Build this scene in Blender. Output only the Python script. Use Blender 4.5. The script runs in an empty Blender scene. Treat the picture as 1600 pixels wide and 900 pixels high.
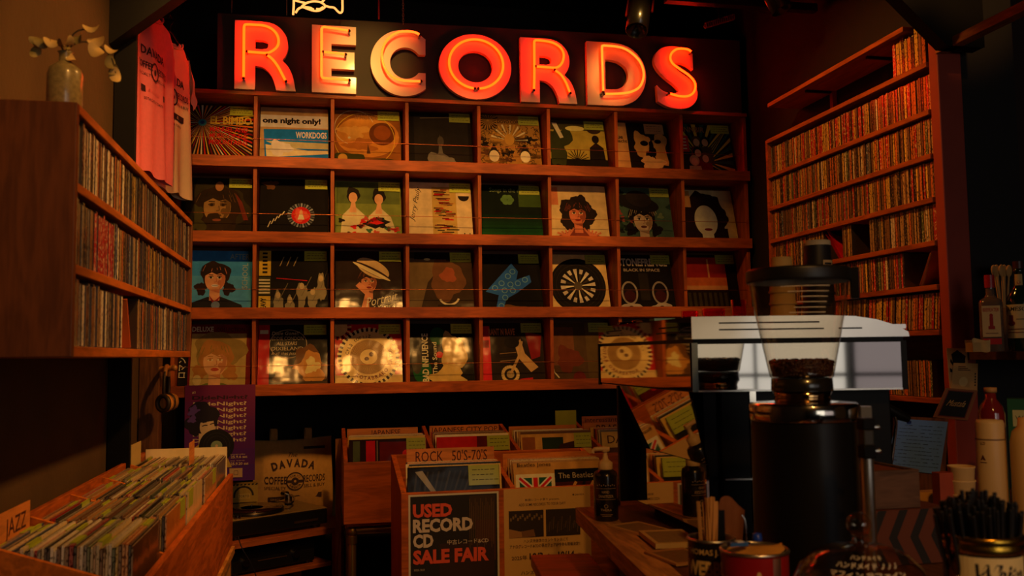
import bpy, bmesh, math, random
from mathutils import Vector, Matrix
PI = math.pi
S = bpy.context.scene
COL = S.collection

# ------------------------------------------------------------------ camera
FPX = 1408.64
PITCH, YAW, ROLL, EYE = 0.0740569, 0.205987, -0.01324978, 1.35
_cy, _sy, _cp, _sp = math.cos(YAW), math.sin(YAW), math.cos(PITCH), math.sin(PITCH)
FW = Vector((_sy * _cp, _cy * _cp, _sp))
_rt = Vector((_cy, -_sy, 0))
_up = _rt.cross(FW)
RT = math.cos(ROLL) * _rt + math.sin(ROLL) * _up
UP = -math.sin(ROLL) * _rt + math.cos(ROLL) * _up
CAMPOS = Vector((0, 0, EYE))
cd = bpy.data.cameras.new('camera')
cd.sensor_width = 36
cd.lens = 36 * FPX / 1600
cd.clip_start = 0.05
cd.dof.use_dof = True
cd.dof.focus_distance = 3.9
cd.dof.aperture_fstop = 5.0
cam = bpy.data.objects.new('camera', cd)
COL.objects.link(cam)
mw = Matrix((RT, UP, -FW)).transposed().to_4x4()
mw.translation = CAMPOS
cam.matrix_world = mw
S.camera = cam

# ------------------------------------------------------------------ exposure, world, lamps
S.view_settings.view_transform = 'Standard'
S.view_settings.look = 'None'
S.view_settings.gamma = 1.0
S.view_settings.use_curve_mapping = False
S.view_settings.exposure = 0.0
w = bpy.data.worlds.new('world')
S.world = w
w.use_nodes = True
w.node_tree.nodes['Background'].inputs[0].default_value = (1.0, 0.42, 0.12, 1)
w.node_tree.nodes['Background'].inputs[1].default_value = 0.011


def spot(name, loc, tgt, power, col, ang=60, blend=0.6, size=0.06):
    l = bpy.data.lights.new(name, 'SPOT')
    l.energy, l.color, l.spot_size, l.spot_blend, l.shadow_soft_size = power, col, math.radians(ang), blend, size
    o = bpy.data.objects.new(name, l)
    o.location = loc
    o.rotation_euler = (Vector(tgt) - Vector(loc)).to_track_quat('-Z', 'Y').to_euler()
    COL.objects.link(o)
    return o


def area(name, loc, tgt, power, col, sx, sz):
    l = bpy.data.lights.new(name, 'AREA')
    l.shape = 'RECTANGLE'
    l.energy, l.color, l.size, l.size_y = power, col, sx, sz
    o = bpy.data.objects.new(name, l)
    o.location = loc
    o.rotation_euler = (Vector(tgt) - Vector(loc)).to_track_quat('-Z', 'Z').to_euler()
    COL.objects.link(o)
    return o


AMBER = (1.0, 0.45, 0.10)
for i_, (x_, p_) in enumerate(((-0.45, 62), (0.1, 68), (0.65, 62), (1.2, 60), (1.75, 60), (2.2, 26))):
    spot('track_spot_shelf', (x_ * 0.9 + 0.05, 1.6, 3.1), (x_, 4.25, 1.87), p_, AMBER, 30.5, 0.3)
    spot('added_spot_upper_row', (x_ * 0.9 + 0.05, 1.6, 3.1), (x_, 4.25, 2.2), p_ * 1.0, AMBER, 16, 0.5)  # extra wash, added only to brighten the top row of covers
spot('track_spot_sign', (0.2, 2.75, 3.1), (0.2, 4.2, 2.73), 70, (1.0, 0.5, 0.10), 19, 0.8)
spot('track_spot_sign_end', (1.3, 2.75, 3.1), (1.38, 4.2, 2.70), 70, (1.0, 0.5, 0.10), 11, 0.8)
spot('track_spot_cabinet', (1.2, 2.35, 3.15), (-0.55, 2.85, 1.75), 190, AMBER, 58, 0.8)
spot('track_spot_discs', (0.8, 2.8, 3.1), (2.1, 3.2, 1.9), 66, (1.0, 0.40, 0.07), 66, 0.8)
spot('track_spot_bins', (0.5, 1.7, 3.15), (0.35, 3.6, 0.85), 95, AMBER, 44, 0.9)
spot('fill_spot_long_bin', (0.5, 0.5, 3.15), (-0.5, 2.3, 1.05), 78, AMBER, 50, 0.9)  # added front fill for the camera-facing sides of cabinet and long bin
spot('fill_spot_bar', (0.7, -0.6, 3.0), (1.15, 1.6, 1.0), 95, AMBER, 40, 0.9)  # unseen fill lamp added to front-light the things on the counter
area('window_daylight', (1.45, -2.75, 1.75), (1.45, 2.0, 1.75), 13, (1.0, 0.93, 0.80), 1.3, 1.9)
area('window_street', (3.0, -2.75, 1.6), (3.0, 2.0, 1.6), 5.0, (1.0, 0.84, 0.82), 1.8, 1.6)


# ------------------------------------------------------------------ pixels to points on known planes
def ray(x, y):
    return FW + RT * ((x - 800) / FPX) - UP * ((y - 450) / FPX)


def onY(x, y, Y):
    d = ray(x, y)
    return CAMPOS + d * (Y / d.y)


def onX(x, y, X):
    d = ray(x, y)
    return CAMPOS + d * (X / d.x)


def onZ(x, y, Z):
    d = ray(x, y)
    return CAMPOS + d * ((Z - EYE) / d.z)


def at(x, y, d):
    return CAMPOS + ray(x, y) * d


# ------------------------------------------------------------------ materials
def lin(c):
    return tuple(((v / 255) / 12.92 if v / 255 <= 0.04045 else ((v / 255 + 0.055) / 1.055) ** 2.4) for v in c)


_mats = {}


def M(rgb, rough=0.5, metal=0.0, coat=0.0, var=0.12, scale=25.0, bump=0.0, bscale=None, trans=0.0, emit=None, name=None, spec=0.5, ior=1.45):
    key = (rgb, rough, metal, coat, var, scale, bump, bscale, trans, emit, spec, ior)
    if key in _mats:
        return _mats[key]
    m = bpy.data.materials.new(name or 'surface')
    m.use_nodes = True
    nt = m.node_tree
    b = nt.nodes['Principled BSDF']
    c = lin(rgb)
    b.inputs['Roughness'].default_value = rough
    b.inputs['Metallic'].default_value = metal
    b.inputs['Coat Weight'].default_value = coat
    b.inputs['Coat Roughness'].default_value = 0.09
    b.inputs['Transmission Weight'].default_value = trans
    b.inputs['Specular IOR Level'].default_value = spec
    b.inputs['IOR'].default_value = ior
    tc = nt.nodes.new('ShaderNodeTexCoord')
    if var > 0:
        n = nt.nodes.new('ShaderNodeTexNoise')
        n.inputs['Scale'].default_value = scale
        n.inputs['Detail'].default_value = 3
        nt.links.new(tc.outputs['Object'], n.inputs['Vector'])
        mx = nt.nodes.new('ShaderNodeMix')
        mx.data_type = 'RGBA'
        mx.inputs['A'].default_value = (*[v * (1 - var) for v in c], 1)
        mx.inputs['B'].default_value = (*[min(1, v * (1 + var)) for v in c], 1)
        nt.links.new(n.outputs['Fac'], mx.inputs['Factor'])
        nt.links.new(mx.outputs['Result'], b.inputs['Base Color'])
    else:
        b.inputs['Base Color'].default_value = (*c, 1)
    if bump > 0:
        n2 = nt.nodes.new('ShaderNodeTexNoise')
        n2.inputs['Scale'].default_value = bscale or scale
        n2.inputs['Detail'].default_value = 2
        nt.links.new(tc.outputs['Object'], n2.inputs['Vector'])
        bp = nt.nodes.new('ShaderNodeBump')
        bp.inputs['Strength'].default_value = bump
        bp.inputs['Distance'].default_value = 0.01
        nt.links.new(n2.outputs['Fac'], bp.inputs['Height'])
        nt.links.new(bp.outputs['Normal'], b.inputs['Coat Normal' if coat > 0 else 'Normal'])
    if emit:
        b.inputs['Emission Color'].default_value = (*emit[:3], 1)
        b.inputs['Emission Strength'].default_value = emit[3]
    _mats[key] = m
    return m


def clear(tint=(250, 246, 236), rough=0.0, ior=1.35):
    """thin clear glass: see-through, mirroring more towards its rim"""
    key = ('clear', tint, rough, ior)
    if key in _mats:
        return _mats[key]
    m = bpy.data.materials.new('clear_glass')
    m.use_nodes = True
    nt = m.node_tree
    nt.nodes.remove(nt.nodes['Principled BSDF'])
    out = nt.nodes['Material Output']
    tr = nt.nodes.new('ShaderNodeBsdfTransparent')
    gl = nt.nodes.new('ShaderNodeBsdfGlossy')
    fr = nt.nodes.new('ShaderNodeLayerWeight')
    fr.inputs['Blend'].default_value = 0.5
    pw = nt.nodes.new('ShaderNodeMath')
    pw.operation = 'POWER'
    pw.inputs[1].default_value = 4.0
    ml = nt.nodes.new('ShaderNodeMath')
    ml.operation = 'MULTIPLY_ADD'
    ml.inputs[1].default_value = 0.6 * (ior - 1) / 0.35
    ml.inputs[2].default_value = 0.045 * (ior - 1) / 0.35
    mx = nt.nodes.new('ShaderNodeMixShader')
    tr.inputs['Color'].default_value = (*lin(tint), 1)
    gl.inputs['Roughness'].default_value = rough
    nt.links.new(fr.outputs['Facing'], pw.inputs[0])
    nt.links.new(pw.outputs[0], ml.inputs[0])
    nt.links.new(ml.outputs[0], mx.inputs[0])
    nt.links.new(tr.outputs[0], mx.inputs[1])
    nt.links.new(gl.outputs[0], mx.inputs[2])
    nt.links.new(mx.outputs[0], out.inputs['Surface'])
    _mats[key] = m
    return m


def wood(rgb, axis='x', rough=0.55, dark=0.45, coat=0.06, knots=True):
    key = ('wood', rgb, axis, rough, dark, coat)
    if key in _mats:
        return _mats[key]
    m = bpy.data.materials.new('wood')
    m.use_nodes = True
    nt = m.node_tree
    b = nt.nodes['Principled BSDF']
    b.inputs['Roughness'].default_value = rough
    b.inputs['Coat Weight'].default_value = coat
    b.inputs['Coat Roughness'].default_value = 0.3
    b.inputs['Specular IOR Level'].default_value = 0.25
    tc = nt.nodes.new('ShaderNodeTexCoord')
    mp = nt.nodes.new('ShaderNodeMapping')
    sc = {'x': (1.2, 9, 9), 'y': (9, 1.2, 9), 'z': (9, 9, 1.2)}[axis]
    mp.inputs['Scale'].default_value = sc
    nt.links.new(tc.outputs['Object'], mp.inputs['Vector'])
    n = nt.nodes.new('ShaderNodeTexNoise')
    n.inputs['Scale'].default_value = 2.2
    n.inputs['Detail'].default_value = 4
    n.inputs['Distortion'].default_value = 0.6
    nt.links.new(mp.outputs[0], n.inputs['Vector'])
    wv = nt.nodes.new('ShaderNodeMath')
    wv.operation = 'MULTIPLY'
    wv.inputs[1].default_value = 26
    nt.links.new(n.outputs['Fac'], wv.inputs[0])
    sn = nt.nodes.new('ShaderNodeMath')
    sn.operation = 'SINE'
    nt.links.new(wv.outputs[0], sn.inputs[0])
    n3 = nt.nodes.new('ShaderNodeTexNoise')
    n3.inputs['Scale'].default_value = 14
    n3.inputs['Detail'].default_value = 3
    nt.links.new(mp.outputs[0], n3.inputs['Vector'])
    ad = nt.nodes.new('ShaderNodeMath')
    ad.operation = 'MULTIPLY_ADD'
    ad.inputs[1].default_value = 0.22
    nt.links.new(sn.outputs[0], ad.inputs[0])
    nt.links.new(n3.outputs['Fac'], ad.inputs[2])
    rp = nt.nodes.new('ShaderNodeValToRGB')
    c = lin(rgb)
    rp.color_ramp.elements[0].position = 0.15
    rp.color_ramp.elements[0].color = (*[v * (1 - dark) for v in c], 1)
    rp.color_ramp.elements[1].position = 0.8
    rp.color_ramp.elements[1].color = (*[min(1, v * 1.15) for v in c], 1)
    nt.links.new(ad.outputs[0], rp.inputs['Fac'])
    nt.links.new(rp.outputs['Color'], b.inputs['Base Color'])
    _mats[key] = m
    return m


def spine(rgb, ink=(30, 25, 20), rough=0.35):
    """printed spine: a plain colour with small lettering-like flecks, different on every case"""
    key = ('spine', rgb, ink)
    if key in _mats:
        return _mats[key]
    m = bpy.data.materials.new('printed_spine')
    m.use_nodes = True
    nt = m.node_tree
    b = nt.nodes['Principled BSDF']
    b.inputs['Roughness'].default_value = rough
    b.inputs['Coat Weight'].default_value = 0.5
    b.inputs['Coat Roughness'].default_value = 0.12
    tc = nt.nodes.new('ShaderNodeTexCoord')
    oi = nt.nodes.new('ShaderNodeObjectInfo')
    mp = nt.nodes.new('ShaderNodeMapping')
    mp.inputs['Scale'].default_value = (260, 260, 120)
    nt.links.new(tc.outputs['Object'], mp.inputs['Vector'])
    n = nt.nodes.new('ShaderNodeTexNoise')
    n.noise_dimensions = '4D'
    n.inputs['Scale'].default_value = 1.0
    n.inputs['Detail'].default_value = 1
    nt.links.new(mp.outputs[0], n.inputs['Vector'])
    mu = nt.nodes.new('ShaderNodeMath')
    mu.operation = 'MULTIPLY'
    mu.inputs[1].default_value = 300
    nt.links.new(oi.outputs['Random'], mu.inputs[0])
    nt.links.new(mu.outputs[0], n.inputs['W'])
    rp = nt.nodes.new('ShaderNodeValToRGB')
    rp.color_ramp.elements[0].position = 0.56
    rp.color_ramp.elements[1].position = 0.62
    c = lin(rgb)
    rp.color_ramp.elements[0].color = (*c, 1)
    rp.color_ramp.elements[1].color = (*lin(ink), 1)
    nt.links.new(n.outputs['Fac'], rp.inputs['Fac'])
    hs = nt.nodes.new('ShaderNodeHueSaturation')
    ma = nt.nodes.new('ShaderNodeMath')
    ma.operation = 'MULTIPLY_ADD'
    ma.inputs[1].default_value = 0.5
    ma.inputs[2].default_value = 0.75
    nt.links.new(oi.outputs['Random'], ma.inputs[0])
    nt.links.new(ma.outputs[0], hs.inputs['Value'])
    nt.links.new(rp.outputs['Color'], hs.inputs['Color'])
    nt.links.new(hs.outputs['Color'], b.inputs['Base Color'])
    _mats[key] = m
    return m


def P(*rgb):
    """print colour on a sleeve in its crinkled plastic cover"""
    return M(tuple(rgb), rough=0.6, coat=0.15, var=0.42, scale=20, bump=0.2, bscale=8, spec=0.08)


def PP(*rgb):
    """print on plain paper"""
    return M(tuple(rgb), rough=0.7, var=0.06, scale=40)


# ------------------------------------------------------------------ text outlines
_txt = {}


def text_geo(s, bold=0.0, shear=0.0, space=1.0):
    key = (s, bold, shear, space)
    if key in _txt:
        return _txt[key]
    cu = bpy.data.curves.new('lettering', 'FONT')
    cu.body = s
    cu.size = 1.0
    cu.offset = bold
    cu.shear = shear
    cu.space_character = space
    cu.resolution_u = 2
    cu.fill_mode = 'FRONT'
    o = bpy.data.objects.new('lettering', cu)
    COL.objects.link(o)
    dg = bpy.context.evaluated_depsgraph_get()
    oe = o.evaluated_get(dg)
    me = oe.to_mesh()
    vs = [(v.co.x, v.co.y) for v in me.vertices]
    fs = [tuple(p.vertices) for p in me.polygons]
    oe.to_mesh_clear()
    bpy.data.objects.remove(o)
    bpy.data.curves.remove(cu)
    if vs:
        x0, x1 = min(v[0] for v in vs), max(v[0] for v in vs)
        y0, y1 = min(v[1] for v in vs), max(v[1] for v in vs)
    else:
        x0 = x1 = y0 = y1 = 0
    r = (vs, fs, x0, x1, y0, y1)
    _txt[key] = r
    return r


def outline_geo(loops, depth):
    """solid plate from closed 2-D loops (holes by nesting); x right, y up, thickness in z"""
    cu = bpy.data.curves.new('plate', 'CURVE')
    cu.dimensions = '2D'
    cu.fill_mode = 'BOTH'
    cu.extrude = depth / 2
    for lp in loops:
        sp = cu.splines.new('POLY')
        sp.points.add(len(lp) - 1)
        for i, p in enumerate(lp):
            sp.points[i].co = (p[0], p[1], 0, 1)
        sp.use_cyclic_u = True
    o = bpy.data.objects.new('plate', cu)
    COL.objects.link(o)
    dg = bpy.context.evaluated_depsgraph_get()
    oe = o.evaluated_get(dg)
    me = oe.to_mesh()
    vs = [tuple(v.co) for v in me.vertices]
    fs = [tuple(p.vertices) for p in me.polygons]
    oe.to_mesh_clear()
    bpy.data.objects.remove(o)
    bpy.data.curves.remove(cu)
    return vs, fs


def cr(pts, n=6, closed=False):
    """Catmull-Rom through the points"""
    pts = [Vector(p) for p in pts]
    out = []
    N = len(pts)
    rng = range(N) if closed else range(N - 1)
    for i in rng:
        p1, p2 = pts[i], pts[(i + 1) % N]
        p0 = pts[i - 1] if (i > 0 or closed) else p1 * 2 - p2
        p3 = pts[(i + 2) % N] if (i + 2 < N or closed) else p2 * 2 - p1
        for k in range(n):
            t = k / n
            out.append(0.5 * ((2 * p1) + (p2 - p0) * t + (2 * p0 - 5 * p1 + 4 * p2 - p3) * t * t + (3 * p1 - p0 - 3 * p2 + p3) * t ** 3))
    if not closed:
        out.append(pts[-1])
    return out


# ------------------------------------------------------------------ mesh builder
ORG = {}


class MB:
    def __init__(s):
        s.v, s.f, s.m, s.sm, s.mats = [], [], [], [], []

    def mi(s, mat):
        if mat not in s.mats:
            s.mats.append(mat)
        return s.mats.index(mat)

    def add(s, vs, fs, mat, smooth=False, xf=None):
        b = len(s.v)
        i = s.mi(mat)
        for v in vs:
            v = Vector(v)
            s.v.append(xf @ v if xf is not None else v)
        for f in fs:
            s.f.append(tuple(b + k for k in f))
            s.m.append(i)
            s.sm.append(smooth)
        return s

    def box(s, x0, x1, y0, y1, z0, z1, mat, xf=None):
        vs = [(x, y, z) for x in (x0, x1) for y in (y0, y1) for z in (z0, z1)]
        fs = [(0, 1, 3, 2), (4, 6, 7, 5), (0, 4, 5, 1), (2, 3, 7, 6), (0, 2, 6, 4), (1, 5, 7, 3)]
        return s.add(vs, fs, mat, False, xf)

    def prism(s, pts, axis, a0, a1, mat, smooth=False, xf=None):
        """polygon in the plane across `axis`, swept from a0 to a1"""
        n = len(pts)
        mk = {'x': lambda p, a: (a, p[0], p[1]), 'y': lambda p, a: (p[0], a, p[1]), 'z': lambda p, a: (p[0], p[1], a)}[axis]
        vs = [mk(p, a0) for p in pts] + [mk(p, a1) for p in pts]
        fs = [tuple(range(n)), tuple(range(2 * n - 1, n - 1, -1))]
        s.add(vs, fs, mat, False, xf)
        return s.add(vs, [(i, (i + 1) % n, n + (i + 1) % n, n + i) for i in range(n)], mat, smooth, xf)

    def lathe(s, prof, mat, n=28, xf=None, cap0=True, cap1=True, smooth=True, arc=None):
        a0, a1 = arc or (0, 2 * PI)
        full = arc is None
        k = n if full else n + 1
        vs = []
        for r, z in prof:
            for i in range(k):
                a = a0 + (a1 - a0) * i / n
                vs.append((r * math.cos(a), r * math.sin(a), z))
        fs = []
        for j in range(len(prof) - 1):
            for i in range(n):
                i2 = (i + 1) % k if full else i + 1
                fs.append((j * k + i, j * k + i2, (j + 1) * k + i2, (j + 1) * k + i))
        s.add(vs, fs, mat, smooth, xf)
        if cap0 and prof[0][0] > 1e-6 and full:
            s.add([vs[i] for i in range(k)], [tuple(range(k - 1, -1, -1))], mat, False, xf)
        if cap1 and prof[-1][0] > 1e-6 and full:
            o = (len(prof) - 1) * k
            s.add([vs[o + i] for i in range(k)], [tuple(range(k))], mat, False, xf)
        return s

    def tube(s, path, r, mat, n=8, xf=None, closed=False):
        path = [Vector(p) for p in path]
        N = len(path)
        rr = r if isinstance(r, (list, tuple)) else [r] * N
        vs = []
        t = (path[1] - path[0]).normalized()
        ref = Vector((0, 0, 1)) if abs(t.z) < 0.9 else Vector((1, 0, 0))
        u = t.cross(ref).normalized()
        for i in range(N):
            a = path[(i + 1) % N] if (closed or i < N - 1) else path[i]
            b = path[i - 1] if (closed or i > 0) else path[i]
            t = (a - b).normalized()
            u = (u - t * u.dot(t))
            u = u.normalized() if u.length > 1e-6 else t.orthogonal().normalized()
            w_ = t.cross(u)
            for k in range(n):
                an = 2 * PI * k / n
                vs.append(path[i] + (u * math.cos(an) + w_ * math.sin(an)) * rr[i])
        fs = []
        for i in range(N if closed else N - 1):
            j = (i + 1) % N
            for k in range(n):
                k2 = (k + 1) % n
                fs.append((i * n + k, i * n + k2, j * n + k2, j * n + k))
        s.add(vs, fs, mat, True, xf)
        if not closed:
            s.add([vs[k] for k in range(n)], [tuple(range(n - 1, -1, -1))], mat, False, xf)
            s.add([vs[(N - 1) * n + k] for k in range(n)], [tuple(range(n))], mat, False, xf)
        return s

    def cyl(s, p0, p1, r, mat, n=16, r1=None, xf=None):
        return s.tube([p0, p1], [r, r if r1 is None else r1], mat, n, xf)

    def sphere(s, c, r, mat, n=14, m=9, xf=None):
        rx, ry, rz = r if isinstance(r, (tuple, list)) else (r, r, r)
        vs, fs = [], []
        for j in range(m + 1):
            th = PI * j / m
            for i in range(n):
                a = 2 * PI * i / n
                vs.append((c[0] + rx * math.sin(th) * math.cos(a), c[1] + ry * math.sin(th) * math.sin(a), c[2] + rz * math.cos(th)))
        for j in range(m):
            for i in range(n):
                fs.append((j * n + i, (j + 1) * n + i, (j + 1) * n + (i + 1) % n, j * n + (i + 1) % n))
        return s.add(vs, fs, mat, True, xf)

    def grid(s, fn, nu, nv, mat, smooth=True, xf=None):
        vs = [fn(i / nu, j / nv) for j in range(nv + 1) for i in range(nu + 1)]
        fs = [(j * (nu + 1) + i, j * (nu + 1) + i + 1, (j + 1) * (nu + 1) + i + 1, (j + 1) * (nu + 1) + i) for j in range(nv) for i in range(nu)]
        return s.add(vs, fs, mat, smooth, xf)

    def mesh(s, name, org=None):
        me = bpy.data.meshes.new(name)
        o = org or Vector((0, 0, 0))
        me.from_pydata([tuple(v - o) for v in s.v], [], s.f)
        for m in s.mats:
            me.materials.append(m)
        me.polygons.foreach_set('material_index', s.m)
        me.polygons.foreach_set('use_smooth', s.sm)
        me.validate()
        me.update()
        return me

    def build(s, name, parent=None, world=True, loc=None, rotz=0, bevel=0.0):
        """one mesh object. With a parent the vertices are in world coordinates (world=True) or in the thing's own."""
        if parent is not None:
            org = ORG.get(parent.name, Vector((0, 0, 0))) if world else Vector((0, 0, 0))
            o = bpy.data.objects.new(name, s.mesh(name, org))
            COL.objects.link(o)
            o.parent = parent
            ORG[o.name] = ORG.get(parent.name, Vector((0, 0, 0)))
        else:
            L = Vector(loc) if loc is not None else Vector((0, 0, 0))
            org = L if world else Vector((0, 0, 0))
            o = bpy.data.objects.new(name, s.mesh(name, org))
            COL.objects.link(o)
            o.location = L
            o.rotation_euler.z = rotz
            ORG[o.name] = L
        if bevel:
            bv = o.modifiers.new('edge', 'BEVEL')
            bv.width = bevel
            bv.segments = 2
            bv.limit_method = 'ANGLE'
        return o


def tag(o, label, cat, group=None, kind=None):
    o['label'] = label
    if cat:
        o['category'] = cat
    if group:
        o['group'] = group
    if kind:
        o['kind'] = kind
    return o


def thing(name, label, cat, loc=(0, 0, 0), rotz=0, group=None):
    o = bpy.data.objects.new(name, None)
    o.empty_display_size = 0.05
    COL.objects.link(o)
    o.location = loc
    o.rotation_euler.z = rotz
    ORG[o.name] = Vector(loc)
    return tag(o, label, cat, group)


def struct(o):
    o['kind'] = 'structure'
    return o


def dup(root, loc, label=None, group=None, rot=None):
    r = root.copy()
    COL.objects.link(r)
    r.location = loc
    if rot is not None:
        r.rotation_euler = rot
    if label:
        r['label'] = label
    if group:
        r['group'] = group
    for ch in list(root.children):
        c = ch.copy()
        COL.objects.link(c)
        c.parent = r
        for g in list(ch.children):
            d = g.copy()
            COL.objects.link(d)
            d.parent = c
    return r


_ones = 'zero first second third fourth fifth sixth seventh eighth ninth tenth eleventh twelfth thirteenth fourteenth fifteenth sixteenth seventeenth eighteenth nineteenth'.split()
_tens = ['', '', 'twenty', 'thirty', 'forty', 'fifty', 'sixty', 'seventy', 'eighty', 'ninety']
_tenth = ['', '', 'twentieth', 'thirtieth', 'fortieth', 'fiftieth', 'sixtieth', 'seventieth', 'eightieth', 'ninetieth']


def nth(n):
    if n < 20:
        return _ones[n]
    if n % 10 == 0:
        return _tenth[n // 10]
    return _tens[n // 10] + '-' + _ones[n % 10]


class Flat(MB):
    """a flat printed thing: a thin slab with its picture in thin layers of ink on its front. x right, z up, front towards -y; scale turns canvas units into metres"""

    def __init__(s, w_, h_, scale, base, thick=0.004, side=None):
        super().__init__()
        s.sc, s.w, s.h, s.y = scale, w_, h_, 0.0
        s.box(0, w_ * scale, 0, thick, 0, h_ * scale, side or base)
        s.step = 0.00012
        s.poly([(0, 0), (w_, 0), (w_, h_), (0, h_)], base)

    def clipbox(s, p):
        return (min(max(p[0], 0), s.w), min(max(p[1], 0), s.h))

    def poly(s, pts, mat, clip=True, same=False):
        if not same:
            s.y -= s.step
        if clip:
            pts = [s.clipbox(p) for p in pts]
        q = []
        for p in pts:
            if not q or (abs(p[0] - q[-1][0]) + abs(p[1] - q[-1][1])) > 1e-5:
                q.append(p)
        if len(q) < 3:
            return s
        a = sum(q[i][0] * q[(i + 1) % len(q)][1] - q[(i + 1) % len(q)][0] * q[i][1] for i in range(len(q)))
        if abs(a) < 1e-7:
            return s
        if a < 0:
            q = q[::-1]
        s.add([(p[0] * s.sc, s.y, p[1] * s.sc) for p in q], [tuple(range(len(q)))], mat)
        return s

    def rect(s, x0, y0, x1, y1, mat, same=False):
        return s.poly([(x0, y0), (x1, y0), (x1, y1), (x0, y1)], mat, same=same)

    def ell(s, cx, cy, rx, ry, mat, n=26, rot=0, a0=0, a1=360):
        pts = []
        c, d = math.cos(math.radians(rot)), math.sin(math.radians(rot))
        for i in range(n + (0 if a1 - a0 == 360 else 1)):
            a = math.radians(a0 + (a1 - a0) * i / n)
            x, y = rx * math.cos(a), ry * math.sin(a)
            pts.append((cx + x * c - y * d, cy + x * d + y * c))
        return s.poly(pts, mat)

    def blob(s, cx, cy, rx, ry, mat, seed=0, amp=0.15, n=34, freq=(3, 5, 9)):
        rnd = random.Random(seed)
        ph = [rnd.random() * 6.28 for _ in freq]
        pts = []
        for i in range(n):
            a = 2 * PI * i / n
            k = 1 + sum(amp / (j + 1) * math.sin(f * a + ph[j]) for j, f in enumerate(freq))
            pts.append((cx + rx * k * math.cos(a), cy + ry * k * math.sin(a)))
        return s.poly(pts, mat)

    def line(s, pts, wd, mat):
        s.y -= s.step
        for a, b in zip(pts, pts[1:]):
            dx, dy = b[0] - a[0], b[1] - a[1]
            L = math.hypot(dx, dy) or 1
            nx, ny = -dy / L * wd / 2, dx / L * wd / 2
            s.poly([(a[0] - nx, a[1] - ny), (b[0] - nx, b[1] - ny), (b[0] + nx, b[1] + ny), (a[0] + nx, a[1] + ny)], mat, same=True)
        return s

    def ring(s, cx, cy, r, wd, mat, n=32, a0=0, a1=360, ry=None):
        ry = ry or r
        return s.line([(cx + r * math.cos(math.radians(a0 + (a1 - a0) * i / n)), cy + ry * math.sin(math.radians(a0 + (a1 - a0) * i / n))) for i in range(n + 1)], wd, mat)

    def rays(s, cx, cy, r0, r1, n, frac, mats, a0=0, a1=360):
        s.y -= s.step
        for i in range(n):
            a = math.radians(a0 + (a1 - a0) * i / n)
            b = math.radians(a0 + (a1 - a0) * (i + frac) / n)
            s.poly([(cx + r0 * math.cos(a), cy + r0 * math.sin(a)), (cx + r1 * math.cos(a), cy + r1 * math.sin(a)), (cx + r1 * math.cos(b), cy + r1 * math.sin(b)), (cx + r0 * math.cos(b), cy + r0 * math.sin(b))], mats[i % len(mats)], same=True)
        return s

    def text(s, t, x, y, h, mat, bold=0.0, width=None, align='l', rot=0, shear=0.0, space=1.0, lift=0.0):
        """x, y = lower corner of the lettering, h = its height, width squeezes or stretches it"""
        vs, fs, x0, x1, y0, y1 = text_geo(t, bold, shear, space)
        if not vs:
            return s
        s.y -= s.step
        ky = h / max(1e-6, (y1 - y0))
        kx = (width / (x1 - x0)) if width else ky
        W = (x1 - x0) * kx
        ox = {'l': 0, 'c': -W / 2, 'r': -W}[align]
        c, d = math.cos(math.radians(rot)), math.sin(math.radians(rot))
        out = []
        for v in vs:
            a, b = (v[0] - x0) * kx + ox, (v[1] - y0) * ky
            out.append(((x + a * c - b * d) * s.sc, s.y - lift, (y + a * d + b * c) * s.sc))
        s.add(out, fs, mat)
        return s

    def arctext(s, t, cx, cy, r, a_mid, a_span, h, mat, bold=0.0, inward=False):
        n = len(t)
        for i, ch in enumerate(t):
            if ch == ' ':
                continue
            a = a_mid + a_span / 2 - a_span * (i + 0.5) / n
            if inward:
                a = a_mid - a_span / 2 + a_span * (i + 0.5) / n
            ar = math.radians(a)
            rot = a - 90 + (180 if inward else 0)
            s.text(ch, cx + r * math.cos(ar), cy + r * math.sin(ar), h, mat, bold, align='c', rot=rot)
            s.y += s.step
        s.y -= s.step
        return s

    def portrait(s, cx, cy, k, skin, hair, shade, top, style='short', lips=None, seed=0):
        """a generic head and shoulders: cx, cy the face centre, k the face half-height"""
        if style == 'long':
            s.blob(cx, cy - 0.35 * k, 1.25 * k, 1.75 * k, hair, seed, 0.10)
        if style == 'frizz':
            s.blob(cx, cy - 0.0 * k, 1.55 * k, 1.7 * k, hair, seed, 0.09, 60, (5, 11, 23))
        s.poly([(cx - 2.2 * k, -0.01), (cx - 1.9 * k, cy - 2.0 * k), (cx - 0.5 * k, cy - 1.4 * k), (cx + 0.5 * k, cy - 1.4 * k), (cx + 1.9 * k, cy - 2.0 * k), (cx + 2.2 * k, -0.01)], top)
        s.poly([(cx - 0.36 * k, cy - 1.7 * k), (cx - 0.36 * k, cy - 0.6 * k), (cx + 0.36 * k, cy - 0.6 * k), (cx + 0.36 * k, cy - 1.7 * k)], skin)
        if style == 'short':
            s.blob(cx, cy + 0.35 * k, 1.05 * k, 1.05 * k, hair, seed, 0.08)
            s.blob(cx - 0.95 * k, cy - 0.75 * k, 0.42 * k, 0.5 * k, hair, seed + 1, 0.2)
            s.blob(cx + 0.95 * k, cy - 0.75 * k, 0.42 * k, 0.5 * k, hair, seed + 2, 0.2)
        s.ell(cx, cy, 0.72 * k, 1.0 * k, skin)
        s.poly([(cx + 0.1 * k, cy + 0.9 * k), (cx + 0.72 * k, cy + 0.4 * k), (cx + 0.66 * k, cy - 0.4 * k), (cx + 0.3 * k, cy - 0.85 * k), (cx + 0.45 * k, cy)], shade)
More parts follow.
